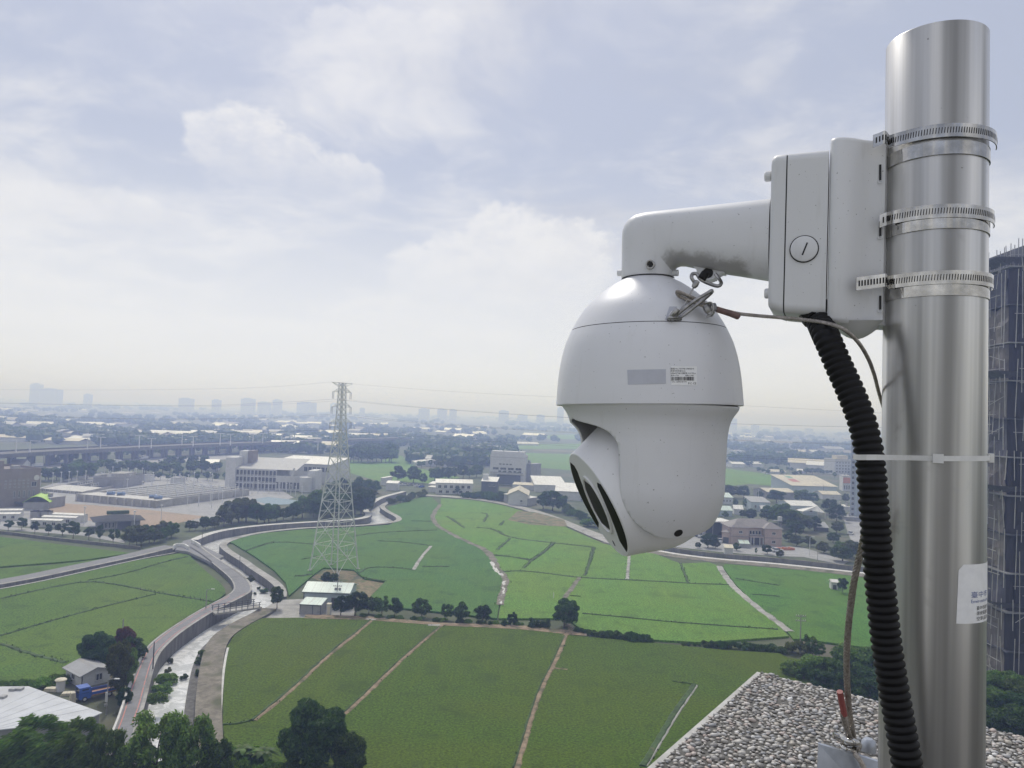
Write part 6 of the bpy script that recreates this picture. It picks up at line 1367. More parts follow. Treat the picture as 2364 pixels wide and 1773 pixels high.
o = mb.build('scaffold_tubes', M('scaffold_tube', (.42, .41, .40), .6, .3, var=.3, scale=.4), t); o['kind'] = 'stuff'
mb = MB()
for i in range(26):
    hh_ = random.uniform(2.4, 4.4); y_ = d*i/26; mb.bar((.3, y_, h-.3), (.3+random.uniform(-.2, .2), y_, h+hh_), .10); x_ = w*i/26; mb.bar((x_, .2, h-.3), (x_, .2, h+hh_+1.0), .10)
for k in (1.2, 2.2): mb.bar((.3, 0, h+k), (.3, d, h+k), .08); mb.bar((0, .2, h+k), (w, .2, h+k), .08)
o = mb.build('rebar_stubs', m_wg, t); o['kind'] = 'stuff'
part(t, 'upper_deck', m_wd, lambda mb: mb.box(5, 4, h-.2, w, d, h+5))
t, w, d, h = block('site_fence', 'pale hoarding and yard below the scaffolded tower', 'fence', lambda x, y: (x, y), (2255, 1600), (2330, 1612), 1560, .3, m_wg, m_wg, 'flat', 0, .05)

# ---- lattice pylon and its lines
PG = ground(771, 1318); rotp = R(20)
hp = {k_: z_at(PG, v_) for k_, v_ in dict(top=884, a1=905, a2=939.5, a3=974.5, waist=1000, w2=893).items()}
t = empty('lattice_pylon', PG, 0, 'tall pale steel lattice pylon standing in the rice fields', 'pylon')
pr = [(0, 6.6), (hp['waist'], 1.72), (hp['a3'], 1.42), (hp['a2'], 1.20), (hp['a1'], 1.05), (hp['w2'], .95), (hp['top'], .95)]
def rat(z_):
    for (z_a, r_a), (z_b, r_b) in zip(pr, pr[1:]):
        if z_a <= z_ <= z_b: return r_a + (r_b-r_a)*(z_-z_a)/max(1e-6, z_b-z_a)
    return pr[-1][1]
def cn(k_, z_): a_ = rotp + math.pi/2*k_; r_ = rat(z_); return Vector((r_*math.cos(a_), r_*math.sin(a_), z_))
levels = [0]; z_ = 0
while z_ < hp['top']-.6:
    step = max(1.35, rat(z_)*1.12); z_ = min(hp['top'], z_+step); levels.append(z_)
for k_ in range(4):
    mb = MB(); mb.tube([cn(k_, z_) for z_ in [0]+[p_[0] for p_ in pr[1:]]], [.22, .17, .15, .14, .13, .12, .11], 4); mb.build('leg', m_lat, t)
    mb = MB(); p_ = cn(k_, 0); mb.box(p_.x-.5, p_.y-.5, 0, p_.x+.5, p_.y+.5, .5); mb.build('footing', m_conc, t)
    mb = MB(); k2 = (k_+1) % 4
    for i, (za, zb) in enumerate(zip(levels, levels[1:])):
        th_ = .115 if za < hp['waist'] else .085
        mb.bar(cn(k_, za), cn(k2, zb), th_); mb.bar(cn(k2, za), cn(k_, zb), th_); mb.bar(cn(k_, zb), cn(k2, zb), th_)
        if za < hp['waist']*.55:
            mid_ = (cn(k_, zb)+cn(k2, zb))/2; x_ = (cn(k_, za)+cn(k2, zb)+cn(k2, za)+cn(k_, zb))/4
            mb.bar(cn(k_, (za+zb)/2), x_, .08); mb.bar(cn(k2, (za+zb)/2), x_, .08); mb.bar(mid_, x_, .08)
    o = mb.build('face_bracing', m_lat, t); o['kind'] = 'stuff'
adir = Vector((math.cos(R(65)), math.sin(R(65)), 0)); aside = Vector((-adir.y, adir.x, 0))
armlen = {'a1': 3.9, 'a2': 4.2, 'a3': 4.5}; tips = []
for nm, AL in armlen.items():
    z_ = hp[nm]; up = (hp['w2']-hp['a1'])*1.05
    for s in (1, -1):
        tip = adir*AL*s + Vector((0, 0, z_)); mb = MB()
        for q_ in (1, -1):
            base = adir*rat(z_)*.7*s + aside*rat(z_)*.7*q_ + Vector((0, 0, z_)); bt = adir*rat(z_)*.7*s + aside*rat(z_)*.7*q_ + Vector((0, 0, z_+up*.8))
            mb.bar(base, tip, .11); mb.bar(bt, tip, .09); mb.bar(base.lerp(tip, .45), bt.lerp(tip, .45), .06); mb.bar(base, bt.lerp(tip, .45), .06)
        mb.build('crossarm', m_lat, t)
        for q_ in (.35, -.35):
            L_ = 2.0; p_ = tip + aside*q_*.6; mb = MB()
            pf = []
            for i in range(10): pf += [(.04, -L_*i/10), (.10, -L_*(i+.3)/10), (.04, -L_*(i+.6)/10)]
            mb.lathe(pf[::-1], 8); mb.xf(Matrix.Translation(p_)); mb.build('insulator_string', m_latd, t)
        tips.append(tip + Vector((0, 0, -2.1)))
for s in (1, -1):
    tip = adir*4.6*s + Vector((0, 0, hp['top'])); mb = MB()
    for q_ in (1, -1): mb.bar(aside*.65*q_ + adir*.65*s + Vector((0, 0, hp['top'])), tip, .10); mb.bar(aside*.65*q_+adir*.65*s+Vector((0, 0, hp['w2'])), tip, .09)
    mb.build('earth_peak', m_lat, t); tips.append(tip)
ldir = Vector((math.cos(R(-25)), math.sin(R(-25)), 0))
def wire_pts(tip, data):
    """data: list of (zoom, x, y) seen along the line; the wire hangs in the vertical plane through the tip"""
    n_ = Vector((-ldir.y, ldir.x, 0)); org = PG + Vector((tip.x, tip.y, 0)); out = []
    for zf, x, y in data: out.append(plane_hit(*zf(x, y), org, n_))
    return out
rows_r = [[(ZC, 450, 205), (ZD, 900, 140), (ZD, 2400, 220)], [(ZC, 0, 330), (ZC, 1350, 422), (ZD, 1000, 298), (ZD, 2400, 330)], [(ZC, 0, 462), (ZC, 1400, 553), (ZD, 1100, 445), (ZD, 2400, 485)], [(ZC, 0, 578), (ZC, 1300, 660), (ZD, 1000, 586), (ZD, 2400, 630)]]
rows_l = [[(ZB, 600, 162), (ZB, 0, 178), (ZA, 800, 185), (ZA, -400, 182)], [(ZB, 600, 298), (ZB, 0, 318), (ZA, 800, 312), (ZA, -400, 288)], [(ZB, 600, 420), (ZB, 0, 432), (ZA, 800, 425), (ZA, -400, 388)], [(ZB, 600, 540), (ZB, 0, 552), (ZA, 800, 552), (ZA, -400, 520)]]
nm_ = ('top', 'second', 'third', 'lowest'); order = [(7, 0), (1, 1), (3, 2), (5, 3)]
for ti, ri in order:
    tip = tips[ti]; P_ = PG + tip
    for side, rows_, sd_ in (('right', rows_r, 1), ('left', rows_l, -1)):
        pts_ = spline([P_] + wire_pts(tip, rows_[ri]), 40); mb = MB(); mb.tube(pts_, .022 if ri else .016, 4); o = mb.build('power_line', m_wire); tag(o, f'{nm_[ri]} thin power line sagging away to the {side} of the pylon', 'power line', 'near power lines from the pylon')
for ti, ri in ((0, 1), (2, 2), (4, 3)):
    for side, rows_, sd_ in (('right', rows_r, 1), ('left', rows_l, -1)):
        src = spline([PG + tips[ti+1]] + wire_pts(tips[ti+1], rows_[ri]), 40); off_ = tips[ti]-tips[ti+1]; mb = MB(); mb.tube([p_ + off_ for p_ in src], .018, 4); o = mb.build('power_line', m_wire); tag(o, f'faint {nm_[ri]} power line behind its twin to the {side} of the pylon', 'power line', 'far power lines from the pylon')

# ================================================================== VEGETATION
def leafmat(name, c1, c2, c3=None):
    m = bpy.data.materials.new(name); m.use_nodes = True; g = NG(m.node_tree); b = m.node_tree.nodes['Principled BSDF']
    rnd_ = g.node('ShaderNodeNewGeometry').outputs['Random Per Island']; oi = g.node('ShaderNodeObjectInfo').outputs['Random']
    P = g.node('ShaderNodeTexCoord').outputs['Object']; n_ = g.noise(P, .9, 3, .6)
    c = g.mix(rnd_, c1, c2)
    if c3: c = g.mix(g.ss(n_, .50, .66), c, c3)
    h_ = g.node('ShaderNodeHueSaturation'); g.l.new(c, h_.inputs['Color']); g.l.new(g.ss(oi, 0, 1, .8, 1.35), h_.inputs['Value']); g.l.new(g.ss(g.m('FRACT', g.m('MULTIPLY', oi, 5.7)), 0, 1, .488, .512), h_.inputs['Hue'])
    g.l.new(h_.outputs[0], b.inputs['Base Color']); b.inputs['Roughness'].default_value = .55; b.inputs['Specular IOR Level'].default_value = .25
    tr = g.node('ShaderNodeBsdfTranslucent'); g.l.new(g.mix(1.0, h_.outputs[0], (1.5, 1.6, .8), 'MULTIPLY'), tr.inputs[0]); mx = g.node('ShaderNodeMixShader'); mx.inputs[0].default_value = .38
    g.l.new(b.outputs[0], mx.inputs[1]); g.l.new(tr.outputs[0], mx.inputs[2]); g.l.new(mx.outputs[0], g.n['Material Output'].inputs[0])
    return m
lf_dark = leafmat('leaf_dark', (.018, .048, .014), (.052, .105, .026))
lf_mid = leafmat('leaf_mid', (.026, .064, .014), (.105, .170, .040))
lf_fresh = leafmat('leaf_fresh', (.040, .095, .018), (.165, .260, .058), (.095, .135, .036))
lf_olive = leafmat('leaf_olive', (.042, .058, .018), (.125, .140, .050), (.055, .075, .026))
lf_red = leafmat('leaf_red', (.060, .022, .018), (.130, .050, .034), (.040, .045, .02))
m_bark = M('bark', (.11, .085, .065), .9, var=.3, scale=4, bump=.05)

def leaf_mesh(name, lobes, n, size, elong=1.0, wind=(0, 0, 0), shell=(.72, 1.06), core=.66, seed=1, droop=0.0):
    r_ = np.random.default_rng(seed); L = np.array(lobes, float); wgt = L[:, 3]**2*(L[:, 4] if L.shape[1] > 4 else 1); k = r_.choice(len(L), n, p=wgt/wgt.sum())
    d = r_.normal(size=(n, 3)); d /= np.linalg.norm(d, axis=1)[:, None]; d[:, 2] = np.where((d[:, 2] < -.35) & (r_.random(n) < .6), -d[:, 2], d[:, 2])
    c = L[k, :3] + d*(L[k, 3]*r_.uniform(*shell, n))[:, None]*np.array([1, 1, .82])
    nv = d + r_.normal(size=(n, 3))*.65; nv /= np.linalg.norm(nv, axis=1)[:, None]
    t = np.cross(nv, r_.normal(size=(n, 3)) + np.array(wind)*3); t /= np.linalg.norm(t, axis=1)[:, None]+1e-9
    if any(wind): t = t*.35 + np.array(wind)*.9; t /= np.linalg.norm(t, axis=1)[:, None]
    b_ = np.cross(nv, t); s = size*r_.uniform(.6, 1.35, n)[:, None]
    t[:, 2] -= droop
    q0, q1, q2, q3 = c - t*s*elong, c + b_*s*.5 + nv*s*.12, c + t*s*elong, c - b_*s*.5 + nv*s*.12
    V = np.stack([q0, q1, q2, q3], 1).reshape(-1, 3); F = np.arange(n*4).reshape(-1, 4)
    V = list(map(tuple, V)); F = list(map(tuple, F))
    if core:  # solid blobs added inside the lobes to block light and darken the crown
        for x, y, z, rr in L[:, :4]:
            o_ = len(V); V += [tuple(v) for v in iv*rr*core*(1+r_.uniform(-.12, .12, (len(iv), 1)))*np.array([1, 1, .8]) + np.array([x, y, z])]; F += [tuple(f_+o_) for f_ in ifc]
    me = bpy.data.meshes.new(name); me.from_pydata(V, [], F); me.materials.append(lf_mid); me.update(); return me
def lobes_ball(n, cx, cz, rx, rz_, r0_, r1_, seed):
    q = random.Random(seed); out = []
    for i in range(n):
        th = q.uniform(0, 6.283); u = q.uniform(-.9, 1); rr = q.uniform(.45, 1)**.5; s = math.sqrt(max(0, 1-u*u))
        out.append((cx+rx*rr*s*math.cos(th), rx*rr*s*math.sin(th), cz+rz_*rr*u, q.uniform(r0_, r1_)))
    return out
def trunk_mesh(name, h, r, top, limbs, seed):
    q = random.Random(seed); mb = MB(); n = 6
    pts = [(q.uniform(-.1, .1)*i*r*2, q.uniform(-.1, .1)*i*r*2, h*i/n) for i in range(n+1)]; mb.tube(pts, [r*(1.25 if i == 0 else 1-.5*i/n) for i in range(n+1)], 8)
    for k in range(limbs):
        a = 6.283*k/limbs+q.uniform(-.4, .4); z = h*q.uniform(.5, .95); rr = top*q.uniform(.5, .8)
        mb.tube([(0, 0, z), (rr*.5*math.cos(a), rr*.5*math.sin(a), z+(top*.35)), (rr*math.cos(a), rr*math.sin(a), z+top*q.uniform(.5, .9))], [r*.5, r*.33, r*.12], 6)
    return mb.mesh(name, m_bark, True)
PROTO = {}
def proto(k, H, crown, trunk): PROTO[k] = (H, crown, trunk)
proto('round', 10, leaf_mesh('crown', lobes_ball(70, 0, 5.2, 4.0, 3.9, .9, 1.5, 2), 16000, .30, seed=2), trunk_mesh('trunk', 4.2, .34, 3.5, 6, 2))
proto('street', 6, leaf_mesh('crown', lobes_ball(20, 0, 3.6, 1.6, 1.9, .55, .9, 3), 1900, .26, seed=3), trunk_mesh('trunk', 2.8, .13, 1.6, 4, 3))
proto('street2', 6, leaf_mesh('crown', lobes_ball(22, 0, 3.5, 2.0, 1.8, .5, .9, 33), 2100, .26, seed=33), trunk_mesh('trunk', 2.4, .13, 1.8, 5, 33))
proto('field', 6, leaf_mesh('crown', lobes_ball(26, 0, 3.2, 2.3, 2.2, .55, .95, 4), 3200, .26, seed=4), trunk_mesh('trunk', 2.2, .16, 2.0, 5, 4))
proto('field2', 6, leaf_mesh('crown', lobes_ball(22, .3, 3.1, 1.9, 2.4, .5, .9, 14), 2700, .26, seed=14), trunk_mesh('trunk', 2.0, .15, 2.0, 4, 14))
proto('broad', 7, leaf_mesh('crown', lobes_ball(36, .3, 3.9, 3.2, 2.5, .7, 1.2, 5), 5200, .28, seed=5), trunk_mesh('trunk', 2.6, .22, 2.8, 6, 5))
proto('feather', 12, leaf_mesh('crown', lobes_ball(44, 0, 6.6, 4.6, 4.6, .7, 1.35, 6), 12500, .30, 1.5, (.80, .25, .22), (.45, 1.4), .30, 6), trunk_mesh('trunk', 6, .25, 5, 7, 6))
proto('feather2', 12, leaf_mesh('crown', lobes_ball(40, 0, 6.4, 4.2, 4.9, .7, 1.5, 16), 11500, .30, 1.2, (.25, .1, .1), (.45, 1.35), .32, 16), trunk_mesh('trunk', 6, .25, 5, 7, 16))
proto('bush', 2, leaf_mesh('crown', lobes_ball(9, 0, .85, .85, .6, .35, .6, 7), 900, .16, seed=7, core=.7), None)
proto('bush2', 2, leaf_mesh('crown', lobes_ball(12, 0, .8, 1.3, .55, .3, .6, 17), 1100, .16, 1.4, (0, 0, .8), seed=17, core=.7), None)
proto('far', 9, leaf_mesh('crown', lobes_ball(15, 0, 4.8, 2.9, 3.3, 1.0, 1.7, 8), 520, .62, seed=8, core=.8), trunk_mesh('trunk', 3.2, .25, 2.2, 3, 8))
proto('far2', 9, leaf_mesh('crown', lobes_ball(17, 0, 4.5, 3.7, 3.1, 1.0, 1.6, 18), 560, .62, seed=18, core=.8), trunk_mesh('trunk', 2.8, .25, 2.6, 3, 18))
proto('far3', 9, leaf_mesh('crown', lobes_ball(12, 0, 5.2, 2.4, 3.4, .9, 1.5, 28), 500, .58, seed=28, core=.8), trunk_mesh('trunk', 3.0, .22, 2.2, 3, 28))
def plant(pk, P0, h, label, group=None, mat=None, wide=1.0, name='tree', cat='tree', rz=None, lean=None):
    H, cr_m, tr_m = PROTO[pk]; s = h/H
    t = empty(name, P0, random.uniform(0, 6.28) if rz is None else rz, label, cat, group); t.scale = (s*wide*random.uniform(.86, 1.14), s*wide*random.uniform(.86, 1.14), s)
    if lean: t.rotation_euler = (lean[0], lean[1], t.rotation_euler[2])
    o = link('crown', cr_m, t)
    if mat: o.material_slots[0].link = 'OBJECT'; o.material_slots[0].material = mat
    if tr_m: link('trunk', tr_m, t)
    return t
def tree(zf, x, y, ytop, pk, label, group=None, mat=None, wide=1.0, **kw):
    P0 = ground(*zf(x, y)); return plant(pk, P0, max(.6, z_at(P0, zf(x, ytop)[1])), label, group, mat, wide, **kw)

# ---- near trees along the bottom of the picture
tree(ZF, 690, 1690, 1150, 'round', 'big round dark-leaved tree at the near edge of the rice', mat=lf_dark, wide=1.05, rz=1.0)
tree(ZF, 955, 1730, 1385, 'round', 'smaller dark tree leaning against the big round tree', mat=lf_mid, wide=.88, rz=2.2)
NT = [(230, 1830, 1275, 'feather', lf_fresh, .95, 'wind-swept leafy tree hiding the workshop front'), (560, 1830, 1290, 'feather', lf_fresh, .7, 'wind-swept tree right of the workshop corner'), (60, 1850, 1420, 'feather', lf_mid, 1.0, 'leafy tree in the lower left corner'), (760, 1830, 1330, 'feather2', lf_fresh, .7, 'light green tree at the foot of the lane'),
      (1130, 1840, 1212, 'feather2', lf_fresh, .9, 'dark feathery tree covering the end of the lane'), (1400, 1850, 1235, 'feather2', lf_fresh, .8, 'bright green tree overhanging the stream mouth'), (960, 1880, 1460, 'feather2', lf_mid, .8, 'dark tree low between the lane and the stream'), (1560, 1860, 1420, 'feather2', lf_mid, .75, 'loose green tree beside the near bank wall'), (430, 1880, 1470, 'feather', lf_mid, .9, 'bushy green tree at the bottom edge below the workshop')]
for i, (x, y, yt, pk, mt, wd, lb) in enumerate(NT): tree(ZE, x, y, yt, pk, lb, 'trees along the near edge', mt, wd, rz=.35+.3*i if pk == 'feather2' else .2)
for i, (x, y, yt, lb) in enumerate(((1780, 1640, 1490, 'left scrub bush behind the banana plants'), (1660, 1700, 1560, 'scrub bush left of the banana plants at the bottom'), (1950, 1720, 1590, 'scrub bush at the foot of the big round tree'), (2100, 1740, 1600, 'scrub bush right of the banana plants'))):
    tree(ZE, x, y, yt, 'bush2', lb, 'scrub bushes by the banana plants', lf_mid, 1.5, name='bush', cat='bush')
def banana(zf, x, y, ytop, label, seed):
    q = random.Random(seed); P0 = ground(*zf(x, y)); h = z_at(P0, zf(x, ytop)[1]); t = empty('banana_plant', P0, 0, label, 'plant', 'banana plants')
    part(t, 'stem', M('banana_stem', (.12, .15, .06), .7, var=.2, scale=3), lambda mb: mb.tube([(0, 0, 0), (.05, 0, h*.5), (.1, .05, h*.72)], [.2, .16, .1], 8), 40)
    for k in range(11):
        a = 6.283*k/11+q.uniform(-.3, .3); ln = h*q.uniform(.45, .65); e = q.uniform(.3, 1.1); rows = []
        for i in range(9):
            u = i/8; r_ = ln*u*math.cos(e*.6); z_ = h*.7 + ln*(math.sin(e)*u - .75*u*u); wd_ = .38*math.sin(math.pi*min(1, u*.92+.06))**.7
            cx_, cy_2 = r_*math.cos(a), r_*math.sin(a); sx_, sy_ = -math.sin(a)*wd_, math.cos(a)*wd_; rows.append([(cx_-sx_, cy_2-sy_, z_-wd_*.3), (cx_, cy_2, z_), (cx_+sx_, cy_2+sy_, z_-wd_*.3)])
        mb = MB(); mb.grid(rows); mb.build('leaf', lf_fresh if k % 2 else lf_mid, t, smooth=True)
banana(ZF, 190, 1640, 1455, 'banana plant with arching leaves, left of the pair', 1); banana(ZF, 345, 1665, 1475, 'darker banana plant next to the big round tree', 2); banana(ZF, 270, 1650, 1490, 'middle banana plant, smallest of the clump', 3)
# ---- cluster by the cottage
tree(ZE, 700, 930, 655, 'round', 'dark green tree behind the white cottage', mat=lf_dark, wide=.95); tree(ZE, 905, 880, 618, 'round', 'reddish-leaved tree beside the concrete pole', mat=lf_red, wide=.80); tree(ZE, 960, 905, 690, 'field', 'low dark tree under the reddish crown', mat=lf_dark, wide=1.1)
tree(ZE, 865, 1120, 700, 'feather2', 'tall brownish green tree right of the cottage', mat=lf_olive, wide=.55); tree(ZE, 935, 1090, 760, 'feather2', 'light green tree between the cottage and the lane', mat=lf_fresh, wide=.55)
tree(ZE, 905, 1225, 1060, 'field', 'dark shrubby tree along the lane below the cottage', mat=lf_dark, wide=.8)
for i, (x, y, yt) in enumerate(((330, 1060, 985), (150, 1075, 1005), (30, 1075, 1010), (430, 1040, 960))): tree(ZE, x, y, yt, 'bush2', ('weedy bush behind the water tank', 'weedy bush along the workshop roof', 'weedy bush at the left end of the workshop roof', 'weedy bush left of the cottage')[i], 'weedy bushes behind the workshop', lf_fresh, 1.7, name='bush', cat='bush')
# ---- river weeds
for i, (x, y, yt, wd, mt, lb) in enumerate(((1340, 1005, 960, 1.4, lf_mid, 'round green tussock alone in the middle of the stream'), (1215, 1045, 945, 1.5, lf_fresh, 'green weeds on the lane-side bank of the stream'), (1190, 1120, 1010, 1.5, lf_fresh, 'weeds lower down the lane-side bank'), (1150, 1190, 1080, 1.6, lf_fresh, 'weeds near the stream mouth under the lane wall'), (1240, 890, 840, 1.0, lf_olive, 'dry tuft on the stream bank under the lane bend'), (1225, 960, 910, 1.0, lf_olive, 'yellowish tuft above the bank weeds'), (1930, 375, 335, 1.8, lf_mid, 'green weed islet in the stream above the footbridge'), (1890, 350, 325, 1.2, lf_mid, 'small weed islet upstream of the footbridge'), (1860, 390, 365, 1.0, lf_olive, 'tuft under the lane wall above the footbridge'), (1820, 300, 240, 1.2, lf_olive, 'bush on the lane wall at its sharp bend'), (1470, 900, 780, .9, lf_mid, 'creeper on the ledge of the near bank'), (1445, 1000, 920, .8, lf_mid, 'creeper tuft lower on the near bank ledge'), (1700, 420, 395, 1.0, lf_olive, 'tuft by the footbridge end'))):
    P0 = ground(*ZE(x, y), ZW if x > 1160 and i not in (9,) else 0); tt = plant('bush', P0, max(.7, z_at(P0, ZE(x, yt)[1])-P0.z), lb, 'weeds in the stream', mt, wd, name='weed_tuft', cat='weeds')
# ---- tree row on the middle bund
ROW = [(440, 495, 322, 'street', lf_mid, 1.0, 'lone small tree on the yard by the footbridge'), (905, 545, 372, 'field2', lf_dark, .95, 'dark tree at the right end of the large shed'), (1010, 545, 340, 'field2', lf_dark, .95, 'tallest dark tree right of the large shed'), (1110, 530, 398, 'field', lf_mid, .95, 'first round tree in the bund row'), (1205, 545, 375, 'field2', lf_mid, .8, 'second tree in the bund row, pale topped'), (1300, 545, 405, 'field', lf_dark, .95, 'third tree in the bund row'), (1495, 555, 412, 'field', lf_dark, 1.1, 'fourth tree in the bund row, standing apart'), (1672, 575, 435, 'field2', lf_mid, .8, 'fifth tree in the bund row'), (1790, 590, 440, 'field', lf_dark, 1.0, 'sixth tree in the bund row'), (1940, 600, 460, 'field', lf_dark, .95, 'seventh tree in the bund row'), (2160, 615, 502, 'field2', lf_dark, .95, 'eighth small tree in the bund row'), (820, 305, 208, 'bush', lf_dark, 1.35, 'round dark bush at the foot of the pylon')]
for x, y, yt, pk, mt, wd, lb in ROW: tree(ZF, x, y, yt, pk, lb, 'trees along the middle bund', mt, wd, **(dict(name='bush', cat='bush') if pk == 'bush' else {}))
tree(ZG, 640, 632, 420, 'broad', 'broad dark tree at the head of the brown field path', mat=lf_dark, wide=.95, rz=.5)
for i, (x, y, yt, lb) in enumerate(((400, 635, 545, 'narrow shrub between the bund row and the broad tree'), (455, 640, 560, 'second narrow shrub before the broad tree'), (510, 640, 550, 'third narrow shrub touching the broad tree'), (205, 628, 560, 'small shrub left of the eighth bund tree'), (100, 620, 570, 'low shrub under the seventh bund tree'))): tree(ZG, x, y, yt, 'bush', lb, 'shrubs on the middle bund', lf_dark, .8, name='bush', cat='bush')
for i in range(14):
    x = 1080+i*85+random.uniform(-20, 20); tree(ZF, x, 560+(x-1080)*.055, 520+(x-1080)*.055, 'bush2', f'{ORD[i]} knee-high weed tuft from the left under the bund trees', 'low weeds under the bund trees', lf_fresh if i % 2 else lf_mid, 1.3, name='weed_tuft', cat='weeds')
for i, (x0_, x1_, y0_, y1_, hh, n_) in enumerate(((720, 870, 672, 688, 55, 5), (880, 1050, 700, 715, 70, 6), (1070, 1260, 722, 742, 72, 7), (1500, 1640, 755, 765, 30, 4), (1650, 1890, 775, 785, 66, 8), (1940, 2230, 790, 812, 66, 9))):
    for k in range(n_):
        u = (k+.5)/n_; x, y = x0_+(x1_-x0_)*u, y0_+(y1_-y0_)*u; tree(ZG, x, y, y-hh*random.uniform(.6, 1.1), random.choice(('bush', 'bush2')), f'{ORD[k]} shrub from the left in the {ORD[i]} hedge clump right of the broad tree', 'shrubs in the hedge line across the fields', lf_dark if k % 3 else lf_mid, 1.15, name='hedge_shrub', cat='shrub')
# ---- right-hand masses
THL = [(290, 690, 560, 'bush2', lf_olive, 1.2), (380, 700, 500, 'field2', lf_fresh, .9), (470, 720, 590, 'field', lf_fresh, 1.1), (150, 690, 610, 'bush', lf_mid, 1.3), (60, 670, 590, 'bush', lf_mid, 1.3), (220, 870, 740, 'field', lf_fresh, 1.5), (420, 900, 690, 'broad', lf_fresh, 1.2), (600, 930, 700, 'broad', lf_mid, 1.3), (780, 960, 620, 'broad', lf_mid, 1.3), (950, 950, 600, 'round', lf_mid, 1.2), (330, 920, 800, 'field', lf_mid, 1.4), (520, 1010, 830, 'broad', lf_dark, 1.3), (720, 1060, 850, 'broad', lf_dark, 1.3), (900, 1120, 820, 'broad', lf_dark, 1.2), (700, 830, 600, 'field', lf_fresh, 1.3), (1100, 1000, 620, 'round', lf_dark, 1.1)]
rk = sorted(range(5, len(THL)), key=lambda i_: THL[i_][0]); rk5 = sorted(range(5), key=lambda i_: THL[i_][0])
for i, (x, y, yt, pk, mt, wd) in enumerate(THL):
    tree(ZH, x, y, yt, pk, f'{ORD[rk5.index(i)]} shrub from the left by the end of the concrete path' if i < 5 else f'{ORD[rk.index(i)]} tree from the left in the thicket left of the pole', ('thicket left of the pole', 'shrubs by the path end')[i < 5], mt, wd, **(dict(name='bush', cat='bush') if 'bush' in pk else {}))
THR = [(1920, 1080, 830, lf_fresh), (2060, 1100, 840, lf_mid), (2200, 1130, 860, lf_fresh), (1880, 1250, 960, lf_mid), (2010, 1300, 980, lf_mid), (2150, 1330, 1000, lf_dark), (2300, 1300, 900, lf_mid), (1960, 1420, 1130, lf_dark), (2120, 1460, 1150, lf_dark), (2280, 1480, 1150, lf_dark), (2400, 1250, 880, lf_mid)]
rk = sorted(range(len(THR)), key=lambda i_: THR[i_][0])
for i, (x, y, yt, mt) in enumerate(THR):
    tree(ZH, x, y, yt, 'broad', f'{ORD[rk.index(i)]} dense tree from the left in the thicket right of the pole', 'thicket right of the pole', mt, 1.25)
tree(ZH, 668, 180, 30, 'street2', 'small dark tree beside the tiny white hut', mat=lf_dark, wide=.9)
# ---- street trees, shrubs and belts on the far left
for i, (x, y, yt, wd) in enumerate(((-40, 1370, 1275, .9), (70, 1385, 1285, 1.0), (185, 1375, 1270, .95), (295, 1412, 1292, .78), (412, 1415, 1325, .85), (530, 1425, 1310, 1.05), (622, 1452, 1300, .8), (755, 1460, 1345, 1.0), (850, 1478, 1330, .66), (962, 1495, 1355, .85))):
    tree(ZA, x, y, yt, 'street2' if i % 2 else 'street', ('street tree at the left edge before the cabins', 'second street tree from the left edge', 'third street tree from the left edge', 'fourth street tree, slim, before the cabin window', 'fifth and smallest street tree', 'sixth street tree, wide crowned', 'seventh street tree with a clear trunk', 'eighth street tree before the guard house', 'ninth street tree, slender, before the guard house', 'tenth street tree, nearest the shrub hedge')[i], 'street trees behind the left paddy', lf_dark, wd*1.15)
BELTN = {}
def belt(zf, p0, p1, n, hz, label, group, protos, mats, jit=(0, 0), wd=1.1, name='tree', cat='tree'):
    BELTN[label] = BELTN.get(label, 0)+1; row_ = ('', ', back row', ', third row')[BELTN[label]-1]
    for i in range(n):
        u = (i+.5)/n; x = p0[0]+(p1[0]-p0[0])*u + random.uniform(-1, 1)*min(jit[0], abs(p1[0]-p0[0])/n*.45); y = p0[1]+(p1[1]-p0[1])*u + random.uniform(-1, 1)*jit[1]
        tree(zf, x, y, y-hz*random.uniform(.72, 1.12), random.choice(protos), f'{label}, {ORD[i]} from left{row_}', group, random.choice(mats), wd*random.uniform(.85, 1.2), name=name, cat=cat)
FAR = ('far', 'far2', 'far3')
belt(ZA, (1070, 1525), (1500, 1440), 8, 150, 'bushy olive shrub in the hedge by the west canal road', 'hedge beside the west canal road', ('field', 'field2'), (lf_olive, lf_mid), (15, 10), 1.1, 'hedge_shrub', 'shrub')
belt(ZA, (1080, 1470), (1480, 1410), 6, 120, 'bushy olive shrub in the hedge by the west canal road', 'hedge beside the west canal road', ('field',), (lf_olive, lf_mid), (15, 10), 1.1, 'hedge_shrub', 'shrub')
belt(ZA, (1560, 1400), (1860, 1370), 4, 130, 'loose pale tree between the hedge and the canal bend', 'trees at the canal bend', ('field2', 'street2'), (lf_olive, lf_mid), (20, 12), .9)
belt(ZB, (30, 1390), (180, 1350), 2, 130, 'small tree above the canal bend', 'trees at the canal bend', ('field2',), (lf_mid,), (10, 8), .9)
belt(ZB, (200, 1345), (480, 1300), 4, 190, 'large bushy tree in the belt along the north canal bank', 'tree belt along the north canal bank', ('broad', 'field'), (lf_olive, lf_mid), (20, 10), 1.0)
belt(ZB, (480, 1320), (860, 1290), 6, 160, 'bushy tree in the belt along the north canal bank', 'tree belt along the north canal bank', ('broad', 'field', 'field2'), (lf_mid, lf_olive, lf_dark), (20, 10), 1.0)
belt(ZB, (880, 1290), (1460, 1240), 8, 215, 'tall dark tree in the grove behind the pylon', 'grove behind the pylon', ('broad', 'field'), (lf_dark, lf_mid), (20, 15), .95)
